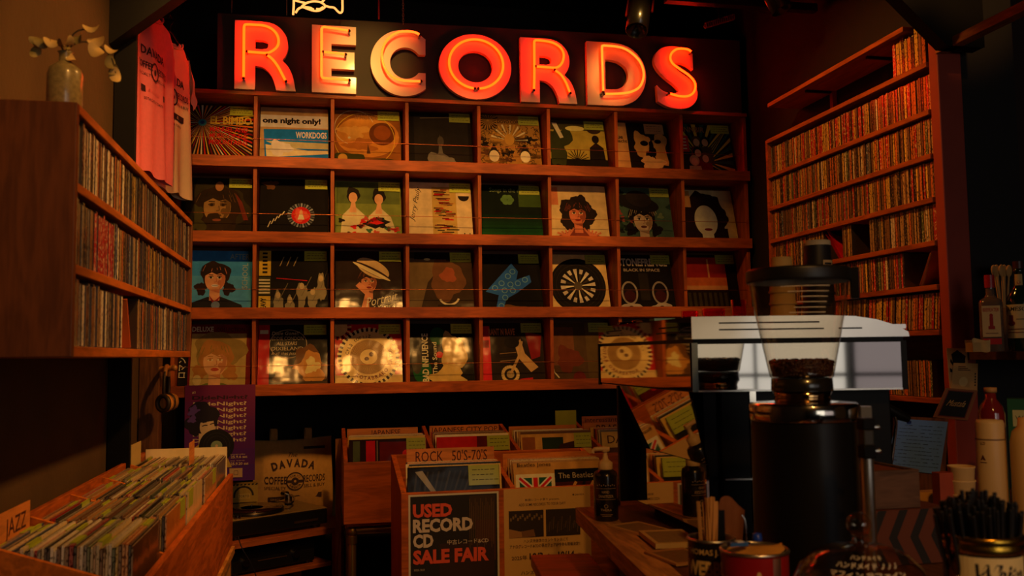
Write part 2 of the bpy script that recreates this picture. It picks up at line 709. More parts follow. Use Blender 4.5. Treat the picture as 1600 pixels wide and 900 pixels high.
        # fringe
        s.poly([(cx - 0.78 * k, cy + 0.2 * k), (cx - 0.7 * k, cy + 0.95 * k), (cx, cy + 1.15 * k), (cx + 0.7 * k, cy + 0.95 * k), (cx + 0.78 * k, cy + 0.2 * k), (cx + 0.4 * k, cy + 0.48 * k), (cx + 0.1 * k, cy + 0.35 * k), (cx - 0.25 * k, cy + 0.52 * k), (cx - 0.5 * k, cy + 0.38 * k)], hair)
        r_ = random.Random(seed + 40)
        for i in range(16):
            x_ = cx + (r_.random() * 2 - 1) * 0.95 * k
            y_ = cy + 0.75 * k + 0.35 * k * r_.random()
            s.line([(x_, y_), (x_ + 0.25 * k * (x_ - cx) / k, y_ - 0.5 * k * abs(x_ - cx) / k - 0.12 * k)], 0.03 * k, shade if i % 3 == 0 else top)
            s.y += s.step
        s.ell(cx - 0.38 * k, cy - 0.25 * k, 0.2 * k, 0.16 * k, skin, 12)
        s.ell(cx + 0.34 * k, cy - 0.28 * k, 0.16 * k, 0.2 * k, shade, 12)
        for sx in (-1, 1):
            s.ell(cx + sx * 0.3 * k, cy + 0.1 * k, 0.17 * k, 0.085 * k, CRM if lips else shade, 12)
            s.ell(cx + sx * 0.3 * k, cy + 0.1 * k, 0.085 * k, 0.08 * k, hair, 12)
            s.line([(cx + sx * 0.13 * k, cy + 0.17 * k), (cx + sx * 0.3 * k, cy + 0.2 * k), (cx + sx * 0.48 * k, cy + 0.13 * k)], 0.05 * k, hair)
            s.line([(cx + sx * 0.14 * k, cy + 0.3 * k), (cx + sx * 0.46 * k, cy + 0.32 * k)], 0.06 * k, hair)
        s.line([(cx + 0.08 * k, cy + 0.05 * k), (cx + 0.12 * k, cy - 0.22 * k), (cx - 0.05 * k, cy - 0.27 * k)], 0.05 * k, shade)
        s.ell(cx, cy - 0.53 * k, 0.25 * k, 0.10 * k, lips or shade, 16)
        s.line([(cx - 0.22 * k, cy - 0.52 * k), (cx, cy - 0.55 * k), (cx + 0.22 * k, cy - 0.52 * k)], 0.03 * k, hair)
        s.poly([(cx - 0.36 * k, cy - 0.88 * k), (cx + 0.36 * k, cy - 0.84 * k), (cx + 0.36 * k, cy - 1.12 * k), (cx, cy - 1.0 * k)], shade)
        return s
# ------------------------------------------------------------------ room shell
rnd = random.Random(7)
PL = M((78, 56, 28), rough=0.9, var=0.3, scale=5, bump=0.15, bscale=40)
DK = M((24, 18, 14), rough=0.85, var=0.3, scale=6)
DKR = M((20, 15, 13), rough=0.8, var=0.3, scale=6)
b = MB(); b.box(-0.95, 4.2, -2.6, 5.0, -0.1, 0, wood((70, 45, 28), 'y')); struct(b.build('floor'))
b = MB(); b.box(-0.95, 4.2, -2.6, 5.0, 3.3, 3.4, DK); struct(b.build('ceiling'))
b = MB(); b.box(-0.9, -0.74, -2.6, 4.85, 0, 3.3, PL); struct(b.build('wall_left'))
b = MB(); b.box(-0.9, 4.2, 4.85, 5.0, 0, 3.3, DK); struct(b.build('wall_back'))
b = MB(); b.box(2.14, 2.3, 2.63, 4.85, 0, 3.3, DKR); struct(b.build('wall_right'))
b = MB(); b.box(2.3, 3.3, 2.95, 3.1, 0, 3.3, M((48, 30, 24), rough=0.8, var=0.3, scale=6)); struct(b.build('wall_alcove'))
b = MB(); b.box(3.3, 3.4, 0.6, 3.1, 0, 3.3, DKR); struct(b.build('wall_bar'))
# shop front behind the camera: wall with two windows
FRW = M((30, 26, 22), rough=0.5, var=0.2, scale=8)
b = MB()
for x0, x1, z0, z1 in ((-0.9, 0.8, 0, 3.3), (0.8, 4.2, 2.55, 3.3), (0.8, 4.2, 0, 0.95), (2.07, 2.09, 0.95, 2.55), (3.9, 4.2, 0.95, 2.55)):
    b.box(x0, x1, -2.6, -2.45, z0, z1, DK)
struct(b.build('wall_front'))
for n_, (x0, x1, nk) in enumerate(((0.8, 2.07, 2), (2.09, 3.9, 3))):
    b = MB()
    for k in range(nk + 1):
        xx = x0 + (x1 - x0 - 0.02) * k / nk
        b.box(xx, xx + 0.02, -2.55, -2.5, 0.95, 2.55, FRW)
    for zz in (0.95, 1.17, 2.5):
        b.box(x0, x1, -2.549, -2.501, zz, zz + 0.025, FRW)
    struct(b.build('window_%d' % (n_ + 1)))
# timber and steel frame of the room
STEEL = M((11, 9, 8), rough=0.6, spec=0.2, var=0.2, scale=12)
b = MB(); b.box(-0.738, -0.662, 3.381, 3.402, 0, 3.29, STEEL); struct(b.build('trim_1', bevel=0.003))
b = MB(); b.box(-0.738, -0.66, 3.92, 4.0, 0.0, 1.36, wood((110, 70, 38), 'z')); struct(b.build('trim_2', bevel=0.003))
b = MB(); b.box(1.993, 2.083, 2.58, 2.625, 0, 3.29, M((150, 56, 36), rough=0.6, var=0.2, scale=9)); struct(b.build('column_right', bevel=0.004))
b = MB()
b.prism([(-0.739, 2.452), (-0.735, 2.455), (0.25, 3.29), (-0.739, 3.29)], 'y', 3.3, 3.38, STEEL)
o = b.build('roof_brace', bevel=0.004)
tag(o, 'dark sloping brace rising to the ceiling above the pink T-shirt', 'beam', kind='structure')
b = MB()
b.prism([(1.97, 2.33), (0.96, 3.23), (0.96, 3.29), (2.11, 3.29), (2.11, 2.33)], 'y', 2.50, 2.555, STEEL)
o = b.build('roof_brace', bevel=0.004)
tag(o, 'dark sloping brace above the near end of the compact disc shelves', 'beam', kind='structure')
b = MB(); b.box(2.0835, 2.3, 2.595, 2.6265, 0, 3.29, M((24, 19, 17), rough=0.7, var=0.2)); struct(b.build('trim_3'))
# frame of the transom over the bar
TRW = wood((150, 92, 48), 'y')
t = thing('transom_frame', 'open brown transom frame running over the bar from the column', 'frame', (2.0, 2.2, 2.33))
b = MB(); b.box(1.99, 2.03, 0.9, 2.585, 2.33, 2.36, TRW); b.build('rail', t, bevel=0.002)
b = MB(); b.box(1.99, 2.03, 2.56, 2.585, 2.3605, 3.29, wood((150, 92, 48), 'z')); b.build('stile', t, bevel=0.002)
b = MB(); b.box(1.99, 2.03, 0.9, 2.5595, 3.2, 3.29, TRW); b.build('top_rail', t, bevel=0.002)
q = onX(1490, 2, 2.06)
b = MB()
hx = [(q.y + 0.06 * math.cos(a), q.z + 0.045 + 0.07 * math.sin(a)) for a in [PI / 8 + k * PI / 4 for k in range(8)]]
b.prism(hx, 'x', 2.06, 2.075, M((190, 150, 70), rough=0.6))
b.box(2.055, 2.0595, q.y - 0.005, q.y + 0.005, q.z - 0.03, q.z + 0.13, M((30, 24, 18), rough=0.6), Matrix.Translation((0, q.y, q.z)) @ Matrix.Rotation(0.7, 4, 'X') @ Matrix.Translation((0, -q.y, -q.z)))
b.cyl((2.07, q.y, q.z + 0.1), (2.07, q.y, 3.299), 0.002, STEEL, 6)
tag(b.build('hanging_plaque', loc=(2.06, q.y, q.z)), 'yellowish eight-sided plaque hanging inside the transom frame', 'plaque')

# ------------------------------------------------------------------ record display shelf on the back wall
X0, PX = -0.653, 0.34475
LEDGE = [2.265, 1.921, 1.577, 1.232]
TOPZ = 2.567
WX = wood((178, 86, 18), 'x', dark=0.35)
WZ = wood((178, 86, 18), 'z', dark=0.35)
WYb = wood((120, 68, 34), 'x', dark=0.4)
shelf = thing('record_display_shelf', 'wide wooden wall shelf showing four rows of album covers below the RECORDS sign', 'shelf', (0.73, 4.3, 1.18))
b = MB(); b.box(X0 - 0.01, X0 + 8 * PX + 0.01, 4.19, 4.44, TOPZ - 0.018, TOPZ, WX); b.build('top_board', shelf, bevel=0.0015)
for k in range(9):
    x = X0 + k * PX
    b = MB(); b.box(x - 0.0085, x + 0.0085, 4.201, 4.43, LEDGE[3] - 0.03, TOPZ - 0.019, WZ)
    b.build('divider' if 0 < k < 8 else 'side_panel', shelf, bevel=0.0015)
for i, z in enumerate(LEDGE):
    b = MB(); b.box(X0 - 0.012, X0 + 8 * PX + 0.012, 4.18, 4.2, z - 0.05, z, WX); b.build('ledge', shelf, bevel=0.0015)
    for k in range(8):
        pass
    b = MB(); b.box(X0 - 0.008, X0 + 8 * PX + 0.008, 4.2005, 4.43, z - 0.049, z - 0.03, WX); b.build('shelf_board', shelf)
    b = MB(); b.cyl((X0, 4.196, z + 0.083), (X0 + 8 * PX, 4.196, z + 0.083), 0.0013, M((190, 110, 60), rough=0.3, metal=1.0), 6); b.build('retaining_wire', shelf)
b = MB(); b.box(X0 - 0.008, X0 + 8 * PX + 0.008, 4.431, 4.44, LEDGE[3] - 0.05, TOPZ - 0.019, WYb); b.build('back_panel', shelf)

# ------------------------------------------------------------------ album covers, each with its own picture
BK, INK = P(20, 17, 15), P(34, 28, 24)
CRM, WHT = P(232, 216, 176), P(236, 232, 220)
SKN, SKD = P(226, 168, 122), P(176, 112, 74)
RED, DRD = P(206, 34, 28), P(120, 22, 20)
YEL, ORG_, GRN, TEA = P(236, 190, 60), P(226, 128, 40), P(60, 110, 50), P(60, 150, 170)
BRN, TAN, GLD = P(96, 62, 36), P(190, 158, 108), P(196, 150, 66)


def d_burst(F):
    F.rays(.27, .7, .03, 1.3, 120, .42, [CRM, RED, YEL, DRD, TAN, ORG_])
    F.ell(.27, .7, .06, .06, TEA); F.ell(.27, .7, .03, .03, P(40, 70, 140))
    F.text('EL BIMBO', .38, .68, .14, YEL, .03, .6)
    for i, s_ in enumerate(('MANUEL AND', 'MUSIC OF THE', 'MOUNTAINS')):
        F.text(s_, .38, .55 - .11 * i, .085, RED, .02, .55)


def d_night(F):
    F.rect(0, .86, 1, 1, TAN); F.rect(0, .66, 1, .87, WHT)
    F.text('one night only!', .03, .70, .13, INK, .045, .86)
    F.rect(0, 0, 1, .66, TAN)
    F.poly([(.05, .62), (1, .64), (1, 0), (.08, 0)], P(30, 125, 235))
    F.poly([(.08, .42), (1, .40), (1, .30), (.3, .30)], P(190, 190, 150)); F.poly([(.08, .36), (.7, .27), (1, .28), (1, .22), (.1, .14)], CRM)
    F.poly([(.1, .1), (.8, .12), (1, .02), (.3, 0)], P(200, 196, 150)); F.blob(.3, .3, .16, .12, WHT, 3, .2)
    F.text('WORKDOGS', .52, .48, .11, WHT, .03, .46)


def d_space(F):
    F.rect(0, 0, 1, 1, P(150, 92, 36)); F.ell(.5, .55, .48, .36, P(206, 140, 56)); F.blob(.3, .62, .2, .12, P(226, 166, 80), 2, .3); F.blob(.4, .4, .22, .1, P(176, 110, 44), 5, .3); F.ell(.72, .6, .2, .2, P(110, 60, 26)); F.ell(.72, .62, .13, .13, P(150, 80, 30))
    F.ring(.45, .5, .46, .01, YEL); F.ring(.3, .7, .3, .008, CRM, 24, 20, 250); F.ell(.22, .52, .02, .02, CRM)
    F.blob(.3, .1, .5, .14, P(64, 66, 28), 4, .3); F.ell(.12, .17, .07, .07, GLD); F.ell(.72, .08, .07, .07, P(140, 44, 24))
    F.text('SPACYCLO', .3, .84, .1, P(170, 120, 70), .01, .42); F.poly([(.48, .25), (.5, .42), (.54, .25)], BRN)


def d_ghost(F):
    F.rect(.1, 0, .95, .95, P(40, 36, 32)); F.poly([(.28, 0), (.36, .2), (.47, .3), (.5, .62), (.54, .3), (.68, .2), (.78, 0)], P(104, 104, 96))
    F.blob(.5, .12, .24, .16, P(126, 124, 112), 3, .2); F.ell(.51, .5, .05, .09, P(80, 74, 66)); F.line([(.2, .9), (.75, .93)], .015, P(110, 100, 84))


def d_ornate(F):
    F.rect(0, 0, 1, 1, P(164, 122, 56))
    r = random.Random(5)
    for i in range(150):
        x_, y_ = r.random(), r.random() * .82
        a_ = r.random() * 6.28
        F.line([(x_, y_), (x_ + .05 * math.cos(a_), y_ + .05 * math.sin(a_)), (x_ + .07 * math.cos(a_ + .8), y_ + .07 * math.sin(a_ + .8))], .008, INK); F.y += F.step
    for i in range(44):
        F.blob(r.random(), r.random() * .62, .05 + .05 * r.random(), .03 + .03 * r.random(), (INK, BRN, P(120, 88, 40))[i % 3], i, .4, 16)
        F.y += F.step
    F.rays(.5, .56, .09, .3, 14, .45, [CRM, GLD], 0, 190); F.ell(.5, .58, .08, .1, GLD)
    F.rays(.17, .9, .02, .17, 20, .4, [INK]); F.rect(.3, .84, .78, .93, P(150, 110, 52)); F.text('DOVO CORAL', .32, .86, .06, INK, .02, .42)
    for sx in (.24, .74):
        F.poly([(sx - .1, .3), (sx, .5), (sx + .1, .3)], INK); F.ell(sx, .28, .08, .1, CRM)
    F.ell(.4, .05, .1, .09, CRM)


def d_tree(F):
    F.rect(0, .25, 1, 1, P(190, 170, 70)); F.rect(0, .82, 1, 1, P(70, 66, 34)); F.rect(0, 0, 1, .28, P(30, 28, 18))
    F.blob(.18, .55, .22, .34, P(60, 66, 34), 2, .3); F.poly([(.12, .95), (.2, .95), (.3, .68), (.24, .66)], CRM)
    for i in range(9):
        a = math.radians(20 + i * 17)
        F.line([(.5, .25), (.5 + .2 * math.cos(a), .25 + .22 * math.sin(a))], .012, INK)
    F.ell(.83, .66, .06, .075, INK); F.poly([(.7, .26), (.72, .5), (.83, .6), (.95, .5), (.97, .2), (.9, .0), (.76, .0)], INK)
    F.ell(.82, .84, .12, .08, P(60, 44, 30), 20, 0, 180, 360); F.ell(.5, .85, .16, .05, P(240, 220, 130))


def d_strip(F):
    F.rect(0, 0, .3, 1, P(226, 166, 96)); F.text('neue', .02, .69, .055, INK, .02); F.text('schlacht', .01, .62, .06, INK, .02, .28)
    F.blob(.55, .6, .16, .22, P(206, 158, 84), 3, .2); F.blob(.83, .52, .15, .3, P(196, 150, 80), 6, .22); F.blob(.68, .25, .2, .13, P(220, 180, 110), 8, .2)
    F.ell(.58, .62, .07, .05, BK); F.ell(.82, .66, .06, .04, BK); F.blob(.7, .5, .06, .16, BK, 9, .2)
    F.ell(.16, .04, .14, .1, RED); F.rect(.62, .8, .95, .98, TAN)


def d_band(F):
    F.rays(.42, .3, .2, 1.4, 26, .5, [YEL, P(50, 84, 70)], -20, 140); F.rect(.0, .48, .24, .78, RED)
    F.text('KENNBIR', .05, .85, .1, P(170, 110, 60), .01, .5)
    for i in range(4):
        F.line([(.03, .54 + i * .06), (.2, .54 + i * .06)], .02, CRM)
    for x, y, c in ((.38, .66, BRN), (.53, .66, INK), (.38, .46, INK), (.5, .36, BRN), (.3, .3, TAN)):
        F.ell(x, y + .02, .085, .1, c); F.ell(x, y, .055, .07, SKN); F.poly([(x - .13, y - .4), (x - .1, y - .08), (x + .1, y - .08), (x + .13, y - .4)], (TAN, DRD, P(80, 60, 40))[int(x * 50) % 3])
    F.rect(0, 0, .85, .1, P(50, 26, 18))


def d_beard(F):
    F.blob(.5, .5, .4, .46, P(52, 46, 26), 3, .2); F.portrait(.5, .52, .27, P(150, 116, 66), P(46, 32, 18), P(100, 74, 40), P(36, 34, 22), 'long', None, 2)
    F.blob(.5, .24, .18, .16, P(50, 36, 20), 8, .2); F.ell(.52, .86, .06, .08, P(170, 120, 76)); F.poly([(.75, .75), (.85, .6), (.95, .3), (.88, .3)], P(110, 44, 28))
    F.ell(.5, .3, .06, .02, P(130, 70, 50)); F.blob(.2, .3, .14, .2, P(66, 62, 30), 5, .3)


def d_emblem(F):
    F.rays(.6, .4, .12, .2, 26, .6, [P(150, 160, 170), P(90, 96, 104)]); F.ell(.6, .4, .14, .14, RED); F.blob(.6, .4, .1, .1, P(236, 90, 70), 3, .2); F.poly([(.55, .33), (.6, .5), (.65, .33)], CRM); F.ell(.6, .45, .025, .03, SKN)
    for i in range(5):
        F.line([(.12 + .05 * i, .2 + .05 * i), (.16 + .05 * i, .3 + .04 * i)], .014, CRM)
    F.blob(.15, .9, .1, .07, BRN, 2, .3)


def d_robes(F):
    F.rect(0, 0, 1, 1, P(120, 136, 62)); F.rect(.02, .62, .98, .98, P(92, 110, 56))
    for x, y in ((.27, .72), (.66, .7)):
        F.blob(x, y + .05, .1, .13, INK, 3, .1); F.ell(x, y, .065, .09, SKN); F.poly([(x - .2, -.01), (x - .16, y - .3), (x, y - .12), (x + .18, y - .3), (x + .3, -.01)], P(206, 196, 150)); F.poly([(x - .06, y - .25), (x - .02, y - .05), (x + .03, y - .05), (x + .05, y - .25)], SKN)
    r = random.Random(3)
    for i in range(26):
        F.blob(.08 + .85 * r.random(), .03 + .36 * r.random(), .045, .035, (RED, P(190, 80, 60), P(60, 110, 70), INK)[i % 4], i, .3, 14); F.y += F.step
    F.poly([(.4, .28), (.62, .4), (.84, .32), (.6, .2)], INK); F.poly([(.5, .3), (.64, .34), (.74, .3), (.62, .27)], RED)


def d_collage(F):
    F.rect(0, 0, 1, 1, P(216, 196, 150)); F.rect(.38, 0, .76, .93, P(190, 160, 84))
    r = random.Random(9)
    for i in range(60):
        y = .05 + .83 * r.random(); x = .4 + .2 * r.random()
        F.rect(x, y, x + .1 + .1 * r.random(), y + .018, (INK, BRN, RED, GLD, DRD)[i % 5]); F.y += F.step
    F.text('Jerry Pauly', .11, .32, .1, INK, 0, .6, rot=78, shear=.4); F.text('P', .22, .02, .1, INK, 0, .08); F.text('H', .86, .02, .13, INK, 0, .1)
    F.ell(.88, .78, .09, .09, INK, 20, 0, 180, 360)


def d_songs(F):
    for i in range(8):
        F.rect(0, i * .06, 1, (i + 1) * .06, P(26 - 2 * i, 92 - 8 * i, 40 - 3 * i))
    F.rect(0, .48, 1, 1, P(14, 26, 16)); F.text('Songs in the dark', .18, .85, .1, P(120, 140, 90), .01, .6)
    for i in range(6):
        a = i * PI / 3
        F.ell(.46 + .06 * math.cos(a), .74 + .05 * math.sin(a), .05, .045, P(90, 130, 70))
    F.rect(.64, .62, 1, .9, P(60, 84, 34))


def d_frizz(F):
    F.rect(0, 0, 1, 1, P(206, 182, 128)); F.rect(.0, .66, .2, .97, P(196, 120, 80)); F.portrait(.5, .5, .19, P(196, 112, 76), P(34, 24, 20), P(130, 66, 46), P(120, 52, 40), 'frizz', P(150, 30, 30), 4)
    for s_ in (-1, 1):
        for k in range(5):
            F.line([(.5 + s_ * .2, .1), (.5 + s_ * (.08 + .07 * k), .26 - .02 * k)], .03, P(196, 112, 76))


def d_hat_g(F):
    F.rect(0, 0, 1, 1, P(70, 96, 78)); r = random.Random(12)
    for i in range(40):
        F.blob(r.random(), r.random(), .05, .05, (P(40, 62, 48), P(110, 130, 90), P(150, 70, 60), P(30, 40, 36))[i % 4], i, .3, 14); F.y += F.step
    F.portrait(.5, .42, .22, P(214, 186, 140), P(30, 24, 22), P(160, 130, 92), P(190, 176, 130), 'short', P(120, 70, 50), 6)
    F.ell(.44, .72, .36, .14, P(32, 28, 26), 26, -12); F.ell(.46, .8, .22, .14, P(44, 36, 32), 26, -12)


def d_white_face(F):
    F.rect(0, 0, 1, 1, P(226, 204, 150)); F.blob(.46, .5, .4, .46, P(44, 24, 20), 3, .06, 60, (7, 13, 21)); F.rect(.08, 0, .84, .3, P(44, 24, 20))
    F.rect(.38, 0, .58, .3, CRM); F.ell(.48, .44, .2, .28, CRM); F.ell(.5, .28, .07, .025, P(110, 30, 26)); F.rect(0, .68, .25, .98, P(206, 150, 84))


def d_school(F):
    F.rect(0, 0, 1, 1, P(60, 150, 245)); F.rect(0, 0, 1, .6, P(80, 165, 250)); F.portrait(.48, .55, .2, P(230, 160, 116), P(44, 30, 24), P(196, 120, 84), P(36, 34, 38), 'short', P(240, 230, 220), 1)
    F.poly([(.4, .3), (.48, .2), (.58, .3), (.48, .12)], P(150, 40, 40)); F.ell(.5, .14, .06, .06, P(110, 130, 160)); F.text('AFTER', .68, .86, .09, P(150, 190, 196), .01, .28); F.text('SCHOOL', .94, .4, .08, P(150, 190, 196), .01, .4, rot=90)


def d_obi_band(F):
    F.rect(0, .6, .17, 1, YEL); F.rect(0, 0, .17, .28, YEL); F.rect(0, .3, .17, .58, P(70, 70, 30))
    for i in range(5):
        F.rect(.0, .32 + i * .05, .16, .345 + i * .05, CRM)
    for i in range(6):
        F.rect(.05, .64 + .06 * i, .12, .67 + .06 * i, INK)
    F.text('HEAVY', .11, .03, .08, INK, .03, .22, rot=90)
    F.line([(.25, .56), (.7, .52)], .012, RED)
    for x, y, h_ in ((.28, .18, .16), (.45, .12, .14), (.62, .28, .22), (.78, .2, .2), (.9, .4, .22)):
        F.blob(x, y, .07, h_, P(150, 140, 104), int(x * 90), .2); F.ell(x, y + h_ * .7, .035, .05, P(200, 180, 130)); F.line([(x, y), (x + .14, y + .3)], .01, P(120, 110, 80))
    for k in range(3):
        F.line([(.3 + .1 * k, .75), (.36 + .1 * k, .9)], .012, P(170, 150, 100))


def d_portrait(F):
    F.rect(0, 0, 1, 1, P(40, 24, 18)); F.portrait(.5, .5, .16, P(206, 132, 88), P(50, 28, 20), P(140, 76, 48), P(36, 22, 18), 'short', P(150, 40, 36), 5)
    F.ell(.56, .72, .27, .13, P(206, 176, 120), 28, -28); F.ell(.55, .68, .3, .05, P(60, 36, 26), 28, -28); F.ell(.54, .67, .32, .03, P(226, 206, 150), 28, -28)
    F.poly([(.36, .0), (.44, .3), (.3, .44), (.36, .5), (.5, .38), (.5, .0)], P(216, 142, 96)); F.text('Portrait', .46, .1, .14, CRM, 0, .5, rot=14, shear=.5); F.text('of Yunga', .5, .0, .1, CRM, 0, .4, rot=12, shear=.5)


def d_moon(F):
    F.rect(0, 0, 1, 1, P(60, 44, 28)); F.poly([(0, .0), (0, .9), (.6, .88), (.3, .5), (.16, 0)], P(120, 98, 62)); F.blob(.6, .55, .26, .34, P(112, 74, 44), 3, .12); F.blob(.62, .62, .12, .12, P(160, 84, 52), 5, .15)
    F.ring(.62, .27, .15, .03, P(226, 210, 170), 16, 200, 345, .13); F.rect(.44, 0, .8, .14, P(34, 26, 18)); F.rect(.1, .88, .7, 1, P(26, 20, 16)); F.ell(.3, .88, .05, .02, P(240, 220, 150))


def d_hand(F):
    bl = P(50, 110, 200)
    F.poly([(.1, .36), (.54, .84), (.64, .7), (.6, .56), (.82, .64), (.84, .52), (.6, .34), (.42, .24), (.34, .02), (.24, .06), (.3, .3)], bl)
    for i, (x, y) in enumerate(((.25, .42), (.36, .5), (.47, .62), (.55, .7), (.4, .38), (.5, .48), (.62, .5), (.74, .56), (.33, .12), (.53, .38), (.4, .26))):
        F.ring(x, y, .042, .012, P(120, 180, 200), 12); F.y += F.step
    F.blob(.55, .08, .2, .05, P(120, 80, 40), 3, .3)


def d_disc(F):
    F.rect(0, 0, 1, 1, P(220, 188, 120)); F.ell(.5, .46, .46, .47, P(24, 20, 18), 40); F.rays(.5, .46, .06, .27, 16, .5, [CRM, P(60, 50, 40)]); F.rays(.5, .46, .21, .29, 16, .55, [P(206, 196, 170)])
    F.ell(.5, .46, .07, .07, P(90, 80, 60)); F.ring(.5, .46, .36, .004, P(60, 52, 44)); F.ring(.5, .46, .42, .004, P(60, 52, 44))


def d_stone(F):
    F.text('STONEFRENGE', .1, .8, .14, P(196, 180, 150), .035, .84); F.text('BLACK IN SPACE', .18, .71, .05, P(196, 180, 150), .02, .62)
    for x in (.24, .76):
        F.ell(x, .34, .14, .2, P(170, 160, 140)); F.ell(x, .34, .11, .17, P(28, 22, 22)); F.ell(x, .28, .1, .1, P(70, 26, 26)); F.blob(x, .06, .18, .11, P(190, 178, 156), int(x * 9), .12); F.ell(x, .07, .05, .05, P(60, 50, 46))
    F.rect(.42, .2, .58, .68, P(46, 40, 32))


def d_sunset(F):
    F.rect(0, .45, 1, .95, P(176, 40, 24)); F.rect(0, .45, 1, .6, P(226, 110, 44)); F.rect(0, .38, 1, .46, P(226, 150, 84)); F.rect(0, 0, 1, .38, P(40, 26, 18))
    for i in range(11):
        F.rect(.02 + i * .09, .06, .07 + i * .09, .34, P(70, 60, 34)); F.y += F.step
    F.rect(.5, .6, .53, .92, P(240, 150, 80)); F.rect(.82, 0, 1, 1, P(24, 14, 12))


def d_deluxe(F):
    F.rect(0, 0, 1, 1, P(120, 26, 20)); F.rect(.16, .0, .93, .86, P(186, 160, 90)); F.text('DELUXE', .16, .89, .075, CRM, .02, .3); F.text('COLLECTION', .5, .89, .06, P(60, 20, 16), .01, .4)
    F.blob(.55, .6, .36, .28, P(150, 126, 66), 4, .1); F.portrait(.5, .44, .23, P(226, 170, 116), P(176, 120, 56), P(190, 126, 80), P(110, 120, 50), 'short', P(180, 50, 44), 3); F.ell(.26, .16, .06, .08, P(206, 186, 120))
    F.rect(0, 0, .13, .68, P(26, 22, 22)); F.text('ロマン', .1, .2, .1, CRM, .01, .3, rot=90)


def d_condon(F):
    F.rect(0, 0, .16, 1, P(196, 26, 30)); F.rect(.02, .86, .14, .92, CRM)
    for i, (s_, y) in enumerate((('Dixie Gone!!', .84), ('EDDIE CONDON', .76), ('ALL STARS', .68), ('DIXIELAND', .6), ('& all that jazz', .52))):
        F.text(s_, .19 if i != 2 else .26, y, .055, P(196, 180, 140), .005, (.4, .46, .3, .46, .36)[i], shear=.2 if i in (0, 2, 4) else 0)
    F.ring(.43, .7, .27, .008, P(190, 170, 130), 28, 0, 360, .22); F.blob(.72, .34, .26, .3, P(110, 70, 30), 9, .2); F.blob(.75, .32, .2, .24, P(200, 140, 60), 5, .2); F.blob(.78, .36, .1, .12, P(246, 210, 130), 7, .25); F.blob(.4, .2, .2, .16, P(96, 64, 32), 3, .2); F.rect(.16, 0, 1, .12, P(60, 42, 26))  # golden blobs: a lamp's reflection on the sleeve, drawn into the print


def d_gear(F):
    F.rect(0, 0, 1, 1, P(184, 26, 26)); F.rect(0, 0, 1, .2, P(226, 190, 116))
    F.ell(.5, .48, .455, .455, P(40, 18, 16), 44); F.rays(.5, .48, .3, .47, 38, .5, [P(240, 214, 150)]); F.ell(.5, .48, .405, .405, P(232, 196, 124), 44); F.ell(.5, .48, .28, .27, P(120, 90, 44), 40); F.rays(.5, .48, .13, .28, 90, .5, [P(190, 150, 84)]); F.ell(.5, .48, .13, .12, P(232, 196, 124)); F.ell(.54, .52, .035, .035, BRN); F.ell(.47, .45, .035, .03, BRN)
    F.arctext('Cyba topliz', .5, .48, .3, 128, 90, .05, INK); F.arctext('KOTABRAKO RATOR', .5, .48, .36, 310, 150, .055, P(120, 24, 20), .02, True)
    F.rays(.05, .95, .1, .2, 26, .5, [P(232, 196, 124), INK]); F.ell(.05, .95, .14, .14, P(226, 190, 116))


def d_bad(F):
    F.ell(.2, .25, .14, .2, P(20, 90, 44)); F.ell(.45, .8, .12, .14, P(24, 84, 44)); F.ell(.47, .5, .06, .05, RED); F.ell(.12, .4, .08, .2, P(70, 64, 50))
    F.blob(.68, .5, .19, .34, P(190, 160, 92), 3, .16); F.blob(.6, .16, .26, .15, P(206, 176, 100), 5, .2); F.text('BAD INFLUENCE', .3, .08, .1, CRM, .03, .76, rot=90); F.text('The Sound', .43, .2, .07, CRM, .01, .5, rot=90)


def d_scooter(F):
    F.rect(0, 0, 1, 1, P(44, 34, 26)); F.rect(0, 0, .16, .95, P(226, 40, 56)); F.rect(.02, .6, .14, .72, P(140, 30, 36)); F.text('RANT N RAVE', .14, .8, .11, P(206, 130, 70), .03, .42)
    F.poly([(.72, .85), (.98, .8), (.94, .45), (.8, .4)], P(150, 30, 30)); F.ring(.45, .17, .12, .05, P(226, 196, 130), 22); F.ell(.45, .17, .06, .06, P(180, 160, 110)); F.poly([(.55, .62), (.64, .74), (.7, .5), (.9, .28), (.78, .2), (.6, .42)], P(216, 176, 116))
    F.line([(.45, .17), (.6, .45), (.66, .7)], .04, P(206, 170, 110)); F.ell(.5, .68, .12, .09, INK)
    for i in range(4):
        F.line([(.3, .32 + .06 * i), (.56, .34 + .06 * i)], .014, (INK, P(150, 120, 80))[i % 2])
    F.line([(.6, .08), (.8, .1)], .03, RED)


def d_dim(F):
    F.rect(0, 0, 1, 1, P(84, 62, 36)); F.rect(.05, .3, .4, .92, P(120, 74, 44)); F.blob(.3, .4, .2, .2, P(110, 50, 30), 3, .2); F.rect(.6, 0, 1, 1, P(96, 76, 40)); F.ell(.45, .1, .1, .1, P(110, 36, 30)); F.line([(.02, .5), (.04, .2), (.12, .1)], .02, CRM)


def d_dim2(F):
    F.rect(0, 0, 1, 1, P(150, 110, 60)); F.rect(.1, .1, .9, .5, P(120, 30, 26)); F.blob(.5, .7, .25, .16, CRM, 6, .2)


def d_dim3(F):
    F.rect(0, 0, 1, 1, P(60, 40, 28)); F.blob(.5, .5, .3, .34, P(206, 170, 96), 2, .2); F.ell(.45, .6, .1, .12, P(90, 60, 34))


